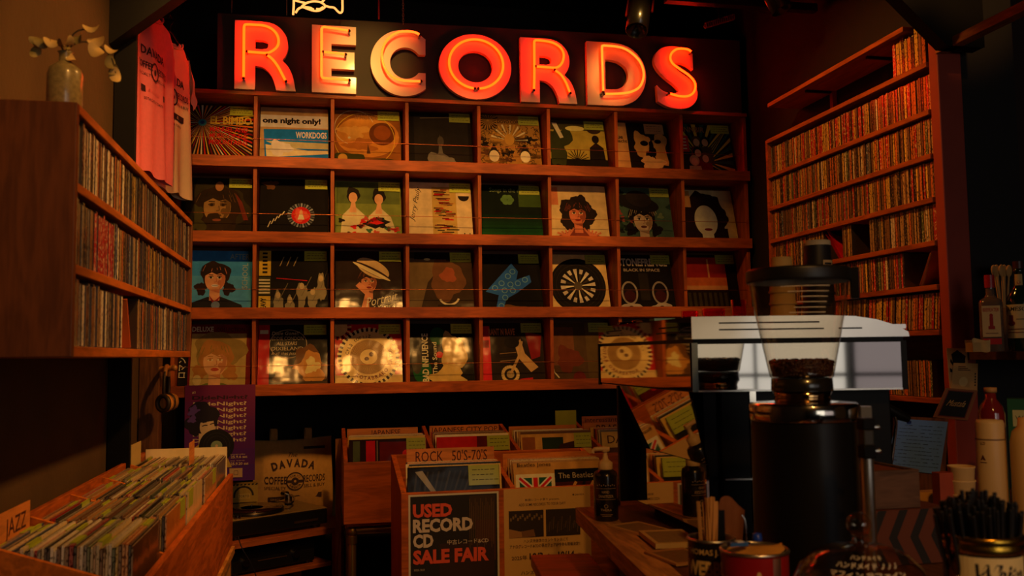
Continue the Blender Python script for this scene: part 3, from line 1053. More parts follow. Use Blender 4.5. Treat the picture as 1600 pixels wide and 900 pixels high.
COVERS = [
    [(d_burst, (40, 30, 22), 'sunburst-rayed album cover lettered EL BIMBO', 1), (d_night, (190, 158, 108), 'blue and white album cover lettered one night only!', 0), (d_space, (70, 44, 22), 'orange planet album cover under curling lettering', 1), (d_ghost, (26, 23, 20), 'almost black album cover with a pale grey ghostly figure', 2), (d_ornate, (120, 88, 40), 'black and gold engraved album cover with a rayed sun', 3), (d_tree, (120, 110, 50), 'yellow-green album cover with the dark silhouette of a man', 3), (d_strip, (30, 24, 18), 'album cover with a cream strip and shadowy faces', 0), (d_band, (40, 30, 24), 'album cover of musicians before yellow and green rays', 1)],
    [(d_beard, (34, 28, 18), 'dark green album cover with a bearded long-haired face', 1), (d_emblem, (22, 18, 16), 'black album cover with a red emblem in silver rays', 1), (d_robes, (92, 110, 56), 'green album cover of two women in flowered robes', 1), (d_collage, (216, 196, 150), 'cream album cover with a tall collage strip and scrawled letters', 1), (d_songs, (14, 26, 16), 'deep green album cover with a pale flower', 3), (d_frizz, (206, 182, 128), 'cream album cover of a woman with big frizzy hair', 0), (d_hat_g, (60, 80, 66), 'leafy green album cover of a woman in a dark hat', 3), (d_white_face, (226, 204, 150), 'cream album cover of a blank white face in black curls', 0)],
    [(d_school, (70, 160, 196), 'sky-blue album cover of a smiling girl in a dark jacket', 4), (d_obi_band, (22, 19, 16), 'black album cover of a band with a yellow paper strip', 1), (d_portrait, (40, 24, 18), 'brown album cover of a woman in a pale hat, lettered Portrait', 1), (d_moon, (60, 44, 28), 'murky brown album cover with a white crescent collar', 1), (d_hand, (20, 18, 16), 'black album cover with a blue patterned hand shape', 1), (d_disc, (220, 188, 120), 'cream album cover filled by a black disc with a flower ring', 3), (d_stone, (24, 20, 18), 'black album cover with two helmeted figures under big lettering', 3), (d_sunset, (40, 26, 18), 'album cover of a red sunset over a colonnade', 3)],
    [(d_deluxe, (120, 26, 20), 'red-framed album cover of a blonde woman, lettered DELUXE', 4), (d_condon, (22, 18, 16), 'black album cover with cream lettering and a red strip', 1), (d_gear, (184, 26, 26), 'red and cream album cover with a toothed ring', 1), (d_bad, (20, 18, 16), 'black album cover lettered BAD INFLUENCE with a cream splash', 1), (d_scooter, (44, 34, 26), 'album cover of a scooter with a bright pink strip', 3), (d_dim, (84, 62, 36), 'dim brown album cover beside the espresso machine', 3), (d_dim2, (150, 110, 60), 'album cover mostly hidden by the espresso machine, next to the dim brown one', None), (d_dim3, (60, 40, 28), 'album cover behind the espresso machine at the end of the bottom row', None)],
]
TAGM = {1: M((186, 200, 58), rough=0.6, coat=0.4, var=0.15), 2: M((140, 152, 52), rough=0.6, coat=0.4), 3: M((160, 172, 58), rough=0.6, coat=0.4), 4: M((170, 150, 70), rough=0.6, coat=0.4), 0: M((190, 150, 96), rough=0.6, coat=0.4)}
TILT = math.atan2(0.085, 0.31)


def price_tag(parent, x0, x1, z0, z1, mat, y=-0.006, name='price_tag'):
    t_ = MB()
    t_.box(x0, x1, y, y + 0.0006, z0, z1, mat)
    r_ = random.Random(int((x0 + z0) * 1e5))
    ink_ = M((50, 46, 24), rough=0.7, var=0)
    for i in range(3):
        zz = z1 - (z1 - z0) * (0.25 + 0.25 * i)
        xa = x0 + (x1 - x0) * 0.12
        while xa < x1 - (x1 - x0) * 0.15:
            l = (x1 - x0) * (0.05 + 0.12 * r_.random())
            t_.box(xa, min(xa + l, x1 - 0.003), y - 0.0001, y - 0.00005, zz, zz + 0.0022, ink_)
            xa += l + 0.004
    return t_.build(name, parent, world=False)


DROW = ['top row of the wall shelf', 'second row of the wall shelf', 'third row of the wall shelf', 'bottom row of the wall shelf']
for r_, row in enumerate(COVERS):
    for c_, (fn, base, lab, tg) in enumerate(row):
        F = Flat(1, 1, 0.312, P(*base), thick=0.004, side=CRM)
        fn(F)
        cxx = X0 + (c_ + 0.5) * PX - 0.003 + rnd.uniform(-0.003, 0.003)
        if c_ >= 5:
            cxx -= 0.0015
        o = F.build('album_cover', world=False)
        o.location = (cxx - 0.156, 4.262, LEDGE[r_] - 0.0265)
        o.rotation_euler = (-TILT + rnd.uniform(-0.05, 0.03), rnd.uniform(-0.004, 0.004), rnd.uniform(-0.012, 0.012))
        tag(o, lab + ', ' + DROW[r_] if len((lab + ' ' + DROW[r_]).split()) <= 16 else lab, 'album cover', 'album covers on the wall shelf')
        if tg in (1, 2, 3):
            price_tag(o, 0.205, 0.308, 0.26, 0.309, TAGM[tg])
        elif tg == 4:
            price_tag(o, 0.0, 0.045, 0.23, 0.3, TAGM[4])
        elif r_ == 0 and c_ == 6:
            price_tag(o, 0.19, 0.29, 0.25, 0.306, TAGM[0])

# ------------------------------------------------------------------ RECORDS sign
sb = MB()
sb.prism([(-0.48, 2.568), (-0.48, 2.93), (2.1, 2.955), (2.1, 2.568)], 'y', 4.215, 4.23, M((58, 44, 30), rough=0.6, var=0.15, scale=8))
tag(sb.build('sign_board', loc=(0.8, 4.22, 2.568)), 'long dark brown board behind the red RECORDS letters', 'sign')
NEON_R = dict(emit=(1.0, 0.0125, 0.0004, 24.0), var=0, rough=0.2)
TUBE_HOT = M((255, 120, 40), name='lit_neon', **NEON_R)
TUBE_DIM = M((255, 120, 39), emit=(1.0, 0.06, 0.004, 6.5), var=0, rough=0.2, name='lit_neon')
FACE = M((236, 214, 186), rough=0.32, coat=0.35, var=0.03)
EDGE = M((120, 80, 60), rough=0.5)
GLS = M((60, 20, 14), rough=0.15, coat=1.0, var=0)


def arc(cx, cy, rx, ry, a0, a1, n=14):
    return [(cx + rx * math.cos(math.radians(a0 + (a1 - a0) * i / n)), cy + ry * math.sin(math.radians(a0 + (a1 - a0) * i / n))) for i in range(n + 1)]


def c2(pts, n=6):
    return [(p.x, p.y) for p in cr([(a, b_, 0) for a, b_ in pts], n)]


def nrm(pts, x0, y0, s_):
    return [((x - x0) / s_, (y0 - y) / s_) for x, y in pts]


R_out = [(0, 0), (0, 1)] + c2([(.38, 1), (.53, .985), (.66, .92), (.755, .8), (.785, .66), (.76, .54), (.70, .445)]) + c2([(.70, .44), (.79, .35), (.86, .2), (.9, 0)]) + [(.61, 0)] + c2([(.61, 0), (.58, .12), (.52, .24), (.42, .325), (.31, .345)]) + [(.30, .345), (.30, 0)]
R_in = [(.30, .59), (.30, .725), (.41, .725)] + c2([(.41, .725), (.475, .70), (.49, .655), (.475, .61), (.41, .59)])
E_out = [(0, 0), (0, 1), (.67, 1), (.67, .73), (.295, .73), (.295, .615), (.645, .615), (.645, .36), (.295, .36), (.295, .245), (.67, .245), (.67, 0)]
C_out = arc(.5, .5, .5, .5, 48, 312, 48) + [(.83, .128), (.83, .36)] + arc(.53, .5, .238, .238, -36, -324, 36) + [(.83, .64), (.83, .872)]
O_out = arc(.54, .5, .54, .5, 0, 352.5, 47)
O_in = arc(.54, .5, .255, .24, 0, 350, 35)
D_out = [(0, 0), (0, 1)] + c2([(.36, 1), (.56, .975), (.73, .89), (.86, .73), (.914, .5), (.87, .28), (.75, .11), (.58, .02), (.42, 0)])
D_in = [(.282, .257), (.282, .724)] + c2([(.36, .724), (.48, .70), (.59, .62), (.635, .49), (.59, .36), (.49, .275), (.37, .257)])
S_out = [(.60, .94), (.60, .64)] + c2([(.60, .64), (.52, .70), (.42, .735), (.335, .735), (.30, .71), (.31, .665), (.39, .59), (.52, .50), (.62, .39), (.66, .27), (.64, .15), (.56, .05), (.43, 0), (.30, 0), (.17, .03), (.04, .10)]) + [(.04, .10), (.03, .36)] + c2([(.03, .36), (.10, .29), (.19, .25), (.29, .245), (.355, .265), (.36, .31), (.30, .38), (.16, .49), (.05, .61), (.0, .74), (.03, .87), (.12, .96), (.26, 1.0), (.40, .99), (.52, .96)])
tR = [nrm([(247, 735), (247, 640), (247, 480), (247, 300), (250, 258), (266, 243), (340, 241), (430, 243), (500, 268), (548, 315), (566, 370), (556, 425), (515, 468), (462, 493), (380, 494), (275, 491)], 158, 815, 630), nrm([(460, 512), (510, 548), (560, 610), (600, 680), (635, 745)], 158, 815, 630)]
tE = [nrm([(1228, 300), (1150, 290), (1060, 282), (995, 278), (975, 290), (971, 320), (971, 480), (971, 700), (978, 735), (1000, 745), (1100, 748), (1230, 752)], 880, 853, 620), nrm([(985, 506), (1080, 510), (1195, 518)], 880, 853, 620)]
tC = [nrm([(585, 168), (560, 150), (510, 138), (450, 138), (380, 150), (310, 190), (255, 255), (226, 330), (222, 400), (240, 480), (280, 545), (345, 592), (420, 610), (500, 612), (595, 609)], 118, 735, 638)]
tO = [[(.54 + .4 * math.cos(math.radians(a)), .56 - .045 + .375 * math.sin(math.radians(a))) for a in range(-86, 267, 8)]]
tR2 = [nrm([(172, 540), (176, 450), (179, 300), (180, 160), (184, 142), (200, 134), (270, 136), (340, 148), (395, 178), (422, 220), (424, 265), (405, 315), (365, 347), (300, 350), (190, 348)], 75, 623, 525), nrm([(348, 368), (400, 405), (440, 465), (462, 520), (475, 550)], 75, 623, 525)]
tD = [nrm([(738, 560), (737, 450), (735, 300), (735, 195), (742, 181), (760, 178), (850, 180), (920, 195), (985, 235), (1040, 295), (1066, 370), (1062, 440), (1030, 505), (970, 545), (900, 563), (820, 572), (745, 576)], 630, 650, 525)]
tS = [nrm([(1478, 226), (1455, 208), (1410, 201), (1360, 208), (1320, 240), (1306, 285), (1325, 330), (1380, 372), (1445, 415), (1490, 465), (1500, 515), (1480, 565), (1435, 593), (1370, 596), (1290, 578)], 1195, 685, 517)]
LET = [('R', (366, 135), (31,), [R_out, R_in], tR, 0.270, TUBE_HOT, 0.030, 'first of the two red neon letter Rs of the RECORDS sign, beside the T-shirts'),
       ('E', (487, 0), (0,), [E_out], tE, 0.201, TUBE_DIM, 0.040, 'neon letter E with an orange glow in the RECORDS sign'),
       ('C', (579, 0), (0,), [C_out], tC, 0.259, TUBE_DIM, 0.040, 'neon letter C with an orange glow in the RECORDS sign'),
       ('O', (686, 0), (0,), [O_out, O_in], tO, 0.351, TUBE_HOT, 0.028, 'round red neon letter O in the RECORDS sign'),
       ('R', (814, 0), (0,), [R_out, R_in], tR2, 0.282, TUBE_HOT, 0.030, 'second red neon letter R of the RECORDS sign, between O and D'),
       ('D', (918, 0), (0,), [D_out, D_in], tD, 0.306, TUBE_DIM, 0.040, 'neon letter D with an orange face in the RECORDS sign'),
       ('S', (1024, 0), (0,), [S_out], tS, 0.227, TUBE_HOT, 0.030, 'red neon letter S ending the RECORDS sign')]
LX = [-0.400, -0.058, 0.210, 0.531, 0.928, 1.262, 1.613]
for (ch, _, _, loops, tubes, wid, tm, gap, lab), lx in zip(LET, LX):
    hgt = 0.318
    xs = [p[0] for p in loops[0]]
    kx = wid / (max(xs) - min(xs))
    ox = min(xs)
    toW = lambda p: ((p[0] - ox) * kx, p[1] * hgt)
    th = thing('neon_letter', lab, 'neon letter', (lx, 4.17, 2.569), 0, 'letters of the RECORDS neon sign')
    vs, fs = outline_geo([[toW(p) for p in lp] for lp in loops], 0.03)
    b = MB()
    b.add([(v[0], 0.015 + v[2], v[1]) for v in vs], [tuple(reversed(f)) for f in fs], FACE)
    b.build('letter_face', th, world=False)
    for tb in tubes:
        pts = [Vector((toW(p)[0], -gap, toW(p)[1])) for p in tb]
        sm = cr(pts, 4)
        b = MB(); b.tube(sm, 0.0058, tm, 8); nt_ = b.build('neon_tube', th, world=False)
        for e in (pts[0], pts[-1]):
            b = MB()
            b.cyl((e.x, -gap - 0.002, e.z), (e.x, -0.001, e.z), 0.0062, GLS, 8)
            b.sphere((e.x, -gap, e.z), 0.0075, GLS, 8, 6)
            b.build('tube_end', nt_, world=False)

# small pale neon figure hung above the sign
th = thing('neon_figure', 'pale orange neon outline figure hung above the first letters of RECORDS', 'neon sign', tuple(onY(497, 30, 4.1)))
PALE = M((255, 170, 90), emit=(1.0, 0.42, 0.10, 1.5), var=0, name='lit_neon')
for pts in ([(458, 23), (459, 4), (458, -30)], [(459, 0), (470, 3), (478, 5)], [(478, 5), (484, 3), (492, 2), (502, 4), (508, 10), (500, 16), (492, 17), (484, 15), (476, 12), (472, 10), (478, 5)], [(462, 20), (466, 14), (472, 11)], [(508, 9), (515, 11), (522, 12), (528, 18), (532, 20), (535, 16), (535, 0), (535, -30)], [(502, 4), (506, 0), (512, -8)], [(476, 11), (484, 12), (490, 15)], [(494, 14), (500, 14), (505, 11)]):
    b = MB(); b.tube(cr([onY(x, y, 4.1) for x, y in pts], 4), 0.005, PALE, 8); b.build('neon_tube', th)
b = MB()
for x in (458, 535, 497):
    p = onY(x, -20, 4.1)
    b.cyl(p, (p.x, p.y, 3.3), 0.0025, STEEL, 6)
b.build('hanger', th)
# chains and cords that carry the board
WIRE = M((190, 170, 140), rough=0.35, metal=0.8)
for (x, y), lab in (((362, 20), 'thin pale wire hanging above the first letter R'), ((630, 36), 'thin chain hanging above the letter C'), ((448, 24), 'fine dark wire hanging between the letters R and E')):
    p = onY(x, y, 4.2)
    b = MB()
    if 'chain' in lab:
        z, k = p.z, 0
        while z < 3.3:
            b.tube([(p.x + (0.004 * math.cos(a) if k % 2 else 0), p.y + (0 if k % 2 else 0.004 * math.cos(a)), z + 0.008 * math.sin(a)) for a in [i * PI / 4 for i in range(8)]], 0.0012, WIRE, 5, closed=True)
            z += 0.013; k += 1
    else:
        b.cyl((p.x, p.y, p.z), (p.x, p.y, 3.3), 0.0016, WIRE, 6)
    tag(b.build('hanging_chain' if 'chain' in lab else 'hanging_wire', loc=p), lab, 'wire')
RODM = M((150, 30, 24), rough=0.4)
p = onY(592, 30, 4.2)
b = MB(); b.cyl(p, (p.x, p.y, 3.3), 0.004, RODM, 8); tag(b.build('power_cable', loc=p), 'red cable hanging between the letters E and C', 'cable')


def track_lamp(px, py, Y, aim, lab, L=0.2, r=0.045):
    base = onY(px, py, Y)
    th = thing('track_lamp', lab, 'lamp', base, 0, 'track lamps under the ceiling')
    d = Vector(aim).normalized()
    q_ = d.to_track_quat('Z', 'Y').to_matrix().to_4x4()
    xf = q_
    b = MB(); b.lathe([(0.001, -L), (r * 0.7, -L), (r, -L * 0.8), (r, 0.0), (r * 0.94, 0.0), (r * 0.85, -0.03), (0.001, -0.04)], M((26, 22, 20), rough=0.3, coat=0.6, var=0.1), 20, xf); b.build('lamp_head', th, world=False)
    b = MB(); b.tube([Vector((-r * 1.2, 0, -L * 0.5)), Vector((-r * 1.2, 0, -L * 1.2)), Vector((r * 1.2, 0, -L * 1.2)), Vector((r * 1.2, 0, -L * 0.5))], 0.005, RODM, 6, xf); b.build('bracket', th, world=False)
    top = (xf @ Vector((0, 0, -L * 1.2)))
    b = MB(); b.cyl(top, (top.x, top.y, 3.3 - base.z), 0.008, M((26, 22, 20), rough=0.3, coat=0.6, var=0.1), 8); b.build('stem', th, world=False)


track_lamp(995, 48, 3.7, (-0.25, -0.35, -0.9), 'dark track lamp hanging above the letter D, red-edged', 0.2, 0.05)
track_lamp(1222, 16, 3.4, (0.35, -0.2, -0.9), 'dark track lamp above the compact disc shelves, its pale rim showing', 0.18, 0.045)
b = MB()
pa, pb = onY(1102, 40, 3.6), onY(1145, 27, 3.6)
for i in range(14):
    c0 = pa.lerp(pb, i / 13)
    b.tube([c0 + Vector((0.003 * (k % 2), 0.012 * math.cos(k * PI / 4), 0.012 * math.sin(k * PI / 4))) for k in range(8)], 0.0032, RODM, 5, closed=True)
b.cyl(pa, pb, 0.009, STEEL, 8)
b.cyl(pa.lerp(pb, .5), (pa.lerp(pb, .5).x, 3.6, 3.3), 0.004, STEEL, 6)
tag(b.build('coiled_cable', loc=pa), 'dark coiled cable hung under the ceiling past the letter S', 'cable')
b = MB(); p0, p1 = onY(1040, 2, 3.5), onY(1175, 4, 3.5); b.box(p0.x, p1.x + .3, 3.48, 3.52, p0.z - 0.003, p0.z + 0.03, M((44, 20, 16), rough=0.35)); b.cyl((p1.x, 3.5, p0.z), (p1.x, 3.5, 3.3), 0.006, STEEL, 6); b.cyl((p0.x + .02, 3.5, p0.z), (p0.x + .02, 3.5, 3.3), 0.006, STEEL, 6)
tag(b.build('lighting_track', loc=p0), 'dark lighting track running over the lamps near the end of the sign', 'lighting track')
# ------------------------------------------------------------------ compact discs: ready-made cases by colour and thickness
SPC = {
    'brown': ((118, 84, 52), (50, 34, 20)), 'tan': ((176, 140, 92), (70, 46, 26)), 'white': ((226, 212, 184), (80, 60, 50)), 'black': ((30, 25, 22), (150, 120, 80)),
    'grey': ((122, 116, 106), (40, 34, 30)), 'red': ((176, 26, 20), (220, 190, 150)), 'orange': ((200, 108, 32), (60, 34, 20)), 'yellow': ((214, 172, 76), (70, 50, 20)),
    'blue': ((70, 84, 120), (200, 200, 190)), 'green': ((80, 96, 56), (200, 190, 150)),
}
CASE = M((70, 60, 50), rough=0.2, coat=0.6, var=0.1)
PAPER = M((214, 190, 146), rough=0.7, var=0.1)
_cdm = {}


def cd_geo(b, col, th, h, d, org=(0, 0, 0)):
    """a case standing upright: spine towards +x at x=0, thickness along y, bottom at z=0"""
    x, y, z = org
    sp = spine(*SPC[col])
    b.box(x - d, x - 0.0006, y, y + th * 0.94, z, z + h, CASE)
    b.box(x - 0.0006, x, y + th * 0.1, y + th * 0.84, z + 0.002, z + h - 0.002, sp)


def cd_mesh(col, th, h, d):
    k = (col, th, h, d)
    if k not in _cdm:
        b = MB(); cd_geo(b, col, th, h, d)
        _cdm[k] = b.mesh('compact_disc_case')
    return _cdm[k]


def cd_obj(col, th, h, d, loc, rotz, label, group, lean=0.0):
    o = bpy.data.objects.new('compact_disc_case', cd_mesh(col, th, h, d))
    COL.objects.link(o)
    o.location = loc
    o.rotation_euler = (lean, 0, rotz)
    return tag(o, label, 'CD', group)


# ------------------------------------------------------------------ cabinet of discs on the left wall
CW = wood((118, 70, 36), 'z', dark=0.4)
CWY = wood((172, 90, 26), 'y', dark=0.35)
cab = thing('wall_cabinet', 'brown wooden wall cabinet of compact discs with a vase on top', 'cabinet', (-0.6, 2.6, 1.357))
b = MB(); b.box(-0.739, -0.462, 1.82, 1.84, 1.357, 1.842, wood((112, 62, 30), 'z', dark=0.3, coat=0.1)); b.build('side_panel', cab, bevel=0.002)
b = MB(); b.box(-0.739, -0.462, 3.355, 3.375, 1.357, 1.842, CW); b.build('side_panel', cab, bevel=0.002)
for z0, z1 in ((1.824, 1.842), (1.672, 1.69), (1.515, 1.533), (1.357, 1.377)):
    b = MB(); b.box(-0.739, -0.462, 1.8402, 3.3548, z0, z1, CWY); b.build('shelf_board', cab, bevel=0.0015)
b = MB(); b.box(-0.7395, -0.73, 1.8402, 3.3548, 1.3775, 1.8235, CW); b.build('back_panel', cab)
rc = random.Random(21)
LROW = [('top', 1.69, 46), ('middle', 1.533, 44), ('bottom', 1.377, 38)]
rest = MB()
THK = (0.0105, 0.0125, 0.0145, 0.021)
for rn, zf, nmax in LROW:
    y, i = 1.846, 0
    while y < 3.335:
        th = rc.choice((THK[0], THK[1], THK[1], THK[2], THK[2], THK[3]))
        if y + th > 3.352:
            break
        u = (y - 1.84) / 1.5
        col = rc.choices(list(SPC), (8, 6, 2.4, 5, 4, .6, 2, 2, .6, .8))[0]
        h = rc.choice((0.1245, 0.1245, 0.1245, 0.131))
        if rn == 'middle':
            if i == 0:
                col, th, h = 'white', 0.021, 0.136
            elif i < 7:
                col = rc.choice(('black', 'black', 'grey', 'brown'))
            elif 9 <= i < 27:
                col = 'red' if rc.random() < 0.94 else 'white'
                th = THK[0]
            elif col == 'red':
                col = 'brown'
        if rn == 'top' and 0.0 < u < 0.12:
            col = rc.choice(('white', 'tan', 'brown', 'black'))
        if rn == 'bottom':
            if u < .3:
                col = rc.choice(('tan', 'grey', 'black', 'white', 'brown'))
            if .30 < u < .42:
                y = max(y, 1.84 + 1.5 * 0.42); u = .43
                continue
            if .66 < u < .70:
                col, th = 'white', 0.021
        dx = rc.uniform(0, 0.006)
        i += 1
        if i <= nmax:
            cd_obj(col, th, h, 0.14, (-0.468 - dx, y, zf + 0.0003), 0, f"{col}-spined CD, {nth(i)} from the vase end in the {rn} row of the wall cabinet", 'compact discs in the wall cabinet')
        else:
            cd_geo(rest, col, th, h, 0.14, (-0.468 - dx, y, zf + 0.0003))
        y += th + 0.0004 + (0.004 if rc.random() < .06 else 0)
o = rest.build('compact_disc_cases', loc=(-0.5, 2.9, 1.4))
tag(o, 'remaining CDs crowded towards the T-shirt end of the wall cabinet', 'CDs', kind='stuff')
# leaning orange booklet in the bottom row
b = MB(); xf = Matrix.Translation((-0.47, 2.385, 1.3795)) @ Matrix.Rotation(0.42, 4, 'X')
b.box(-0.12, 0, 0, 0.004, 0, 0.128, M((200, 100, 40), rough=0.5, coat=0.5), xf)
b.box(-0.12, 0.0005, 0.0042, 0.006, 0, 0.128, M((150, 40, 26), rough=0.5, coat=0.5), xf)
tag(b.build('booklet', loc=(-0.47, 2.3, 1.378)), 'orange booklet leaning in the gap of the bottom row of the wall cabinet', 'booklet')

# ------------------------------------------------------------------ shelves of discs on the right wall
SW = wood((158, 76, 20), 'y', dark=0.35)
rs = thing('disc_shelves', 'tall wooden wall shelves packed with compact discs by the column', 'shelf', (2.06, 3.2, 1.15))
RZ = [2.318, 2.155, 2.005, 1.857, 1.712, 1.565, 1.415, 1.188]
for i, z in enumerate(RZ):
    b = MB(); b.box(1.985, 2.138, 2.627, 3.75, z - 0.018, z, SW); b.build('shelf_board', rs, bevel=0.0015)
b = MB(); b.box(1.99, 2.138, 3.7502, 3.77, 1.17, 2.318, SW); b.build('side_panel', rs)
b = MB(); b.box(2.1385, 2.1395, 2.627, 3.77, 1.17, 2.318, wood((70, 38, 22), 'y')); b.build('back_panel', rs)
ul = thing('bracket_shelf', 'empty wooden plank shelf on brackets above the compact discs', 'shelf', (2.05, 3.2, 2.45))
p0, p1 = onX(1412, 45, 1.97), onX(1205, 160, 1.97)
b = MB(); b.box(1.97, 2.138, 2.72, 3.70, 2.455, 2.473, SW); b.build('board', ul, bevel=0.0015)
for yy in (2.98, 3.42):
    b = MB(); b.box(2.118, 2.1385, yy - 0.01, yy + 0.01, 2.33, 2.4545, RODM); b.box(2.0, 2.1175, yy - 0.006, yy + 0.006, 2.446, 2.4545, STEEL); b.build('bracket', ul)
rrest = MB()
RROW = [(2.155, 'shelf board', 'uppermost'), (2.005, '', 'second'), (1.857, '', 'third'), (1.712, '', 'fourth'), (1.565, '', 'fifth'), (1.415, '', 'sixth'), (1.188, '', 'lowest')]
for ri, (zf, _, rn) in enumerate(RROW):
    y, i = (2.645 if ri == 5 else 2.63), 0
    while y < 3.74:
        th = rc.choice((0.0105, 0.0105, 0.0125, 0.0145, 0.0125, 0.0145))
        if y + th > 3.748:
            break
        u = (y - 2.63) / 1.11
        wts = (7, 6, 1.2, 4, 1.5, 2, 5, 2.5, .3, .8)
        if ri == 0:
            wts = (4, 2, .5, 2, .5, 10, 6, 3, 0, 0) if u < .75 else (5, 3, .5, 3, 1, 4, 4, 2, 0, 0)  # mostly red spines: the red glow on this row put into their colour
        col = rc.choices(list(SPC), wts)[0]
        h = rc.choice((0.1235, 0.1235, 0.1235, 0.1262))
        if ri == 5:
            th = rc.choice((0.0145, 0.021, 0.0125))
            col = rc.choice(('tan', 'brown', 'black', 'orange', 'yellow', 'red'))
            h = 0.1235
        if ri == 3:
            if i == 0:
                col, th, h = 'red', 0.021, 0.1262
            if .33 < u < .45:
                y = 2.63 + 1.11 * .451
                continue
            if .5 < u < .625:
                y = 2.63 + 1.11 * .627
                continue
        if ri == 4 and u < .165:
            y = 2.63 + 1.11 * .166
            continue
        if ri == 6 and (u < .04 or u > .42):
            if u > .42:
                break
            y += 0.02
            continue
        lean = -0.10 if ri == 5 else 0.0
        i += 1
        loc = (2.0 + rc.uniform(0, .004), y + th, zf + 0.0003 + (0.004 if lean else 0))
        if i <= 26:
            lb = f"{col}-spined CD, {nth(i)} from the column end of the {rn} row of the wall shelves"
            o = cd_obj(col, th, h, 0.125, loc, PI, lb, 'compact discs on the wall shelves by the column', 0)
            if lean:
                o.rotation_euler = (lean, 0, PI)
                o.location.z = zf + 0.0022
        else:
            sub = MB()
            xf = Matrix.Translation(loc) @ Matrix.Rotation(PI, 4, 'Z') @ Matrix.Rotation(lean, 4, 'X')
            cd_geo(sub, col, th, h, 0.125)
            for v in sub.v:
                pass
            bo = len(rrest.v)
            rrest.v += [xf @ v + Vector((0, 0, 0.0018 if lean else 0)) for v in sub.v]
            rrest.f += [tuple(bo + k for k in f) for f in sub.f]
            rrest.m += [rrest.mi(sub.mats[k]) for k in sub.m]
            rrest.sm += sub.sm
        y += th + 0.0004
o = rrest.build('compact_disc_cases', loc=(2.0, 3.4, 1.5))
tag(o, 'remaining CDs crowding the far half of the wall shelves by the column', 'CDs', kind='stuff')
# taller sleeves on the shelf board, bags between the discs
y = 2.645
for i in range(12):
    th = rc.choice((.012, .016, .02))
    if y + th > 2.83:
        break
    col = rc.choice(('tan', 'orange', 'red', 'black', 'brown', 'yellow'))
    b = MB(); h = rc.uniform(.15, .165) if y + th < 2.715 else rc.uniform(.115, .128); sp = spine(*SPC[col])
    b.box(2.0, 2.12, 0, th * .95, 0, h, CASE); b.box(1.9994, 2.0, th * .06, th * .9, .002, h - .002, sp)
    b.tube([Vector((2.0, th * .45, h)), Vector((2.05, th * .45, h + 0.004)), Vector((2.1, th * .45, h))], 0.004, PAPER, 6)
    b.v = [v + Vector((0, y, 2.3183)) for v in b.v]
    tag(b.build('boxed_disc_set', loc=(2.05, y, 2.3183)), f"{col} boxed disc set, {nth(i + 1)} from the column on top of the wall shelves", 'box set', 'boxed sets on top of the wall shelves')
    y += th + .001
PLA = lambda c: M(c, rough=0.3, coat=1.0, var=0.3, scale=18, bump=0.6, bscale=22)
b = MB()
b.grid(lambda u, v: (2.0 + .1 * u, 3.20 + .10 * v + .03 * u * (1 - u), 1.7123 + .125 * v * (1 - .25 * u) + .004 * math.sin(9 * u) * math.sin(7 * v)), 8, 8, PLA((200, 26, 24)))
b.grid(lambda u, v: (2.0 + .1 * u, 3.218 + .10 * v + .03 * u * (1 - u), 1.7123 + .12 * v * (1 - .25 * u)), 8, 8, PLA((160, 20, 20)))
tag(b.build('wrapped_disc', loc=(2.0, 3.25, 1.712)), 'glossy red wrapped disc leaning in the gap of the wall shelves', 'CD')
b = MB()
b.grid(lambda u, v: (1.998 + .12 * u, 2.64 + .13 * (1 - v) * (1 - .5 * (1 - u)) + .02, 1.5653 + .115 * v + .006 * math.sin(11 * u + 3 * v) * v * (1 - v)), 8, 8, PLA((230, 170, 80)))
b.grid(lambda u, v: (1.998 + .12 * u, 2.65 + .13 * (1 - v) * (1 - .5 * (1 - u)) + .02, 1.5653 + .11 * v), 8, 8, PLA((190, 130, 60)))
tag(b.build('plastic_bag', loc=(2.0, 2.7, 1.565)), 'crumpled amber plastic bag at the column end of the wall shelves', 'bag')

# ------------------------------------------------------------------ record bins
BW = lambda ax: wood((178, 88, 26), ax, dark=0.4)
OAK = wood((200, 108, 32), 'y', dark=0.3)
RECC = {
    'black': (26, 22, 20), 'brown': (98, 62, 36), 'cream': (214, 190, 140), 'tan': (170, 128, 80), 'red': (150, 30, 26), 'grey': (112, 104, 92),
    'dark green': (54, 66, 34), 'blue': (48, 62, 96), 'orange': (196, 116, 46), 'white': (224, 212, 188), 'yellow': (206, 170, 70),
}
_recm = {}
EDGEM = {}


def rec_mesh(col, th, facing):
    """LP sleeve .315 square standing up: thickness along x, face towards +x, length along y (facing 'x'); or thickness along y, face towards -y (facing 'y')"""
    k = (col, th, facing)
    if k not in _recm:
        b = MB()
        face = M(RECC[col], rough=0.45, coat=0.6, var=0.3, scale=14, bump=0.2, bscale=16)
        lt = tuple(min(255, int(v * 0.55 + 84)) for v in RECC[col])
        edge = spine(lt, tuple(int(v * .5) for v in RECC[col]))
        L = 0.315
        if facing == 'x':
            b.box(0, th * .82, 0.0006, L, 0, L - .0008, face)
            b.box(0.0001, th * .8, 0, 0.0006, 0.002, L - .003, edge)
            b.box(0.0001, th * .8, 0.002, L - .002, L - .0008, L, edge)
        else:
            b.box(0, L, 0, th * .82, 0, L - .0008, face)
            b.box(0.002, L - .002, 0.0001, th * .8, L - .0008, L, edge)
        _recm[k] = b.mesh('vinyl_record')
    return _recm[k]


def rec(col, th, facing, loc, label, group, rot=(0, 0, 0)):
    o = bpy.data.objects.new('vinyl_record', rec_mesh(col, th, facing))
    COL.objects.link(o)
    o.location = loc
    o.rotation_euler = rot
    ORG[o.name] = Vector(loc)
    return tag(o, label, 'record', group)


TAGG = M((156, 168, 46), rough=0.6, coat=0.3, var=0.15)

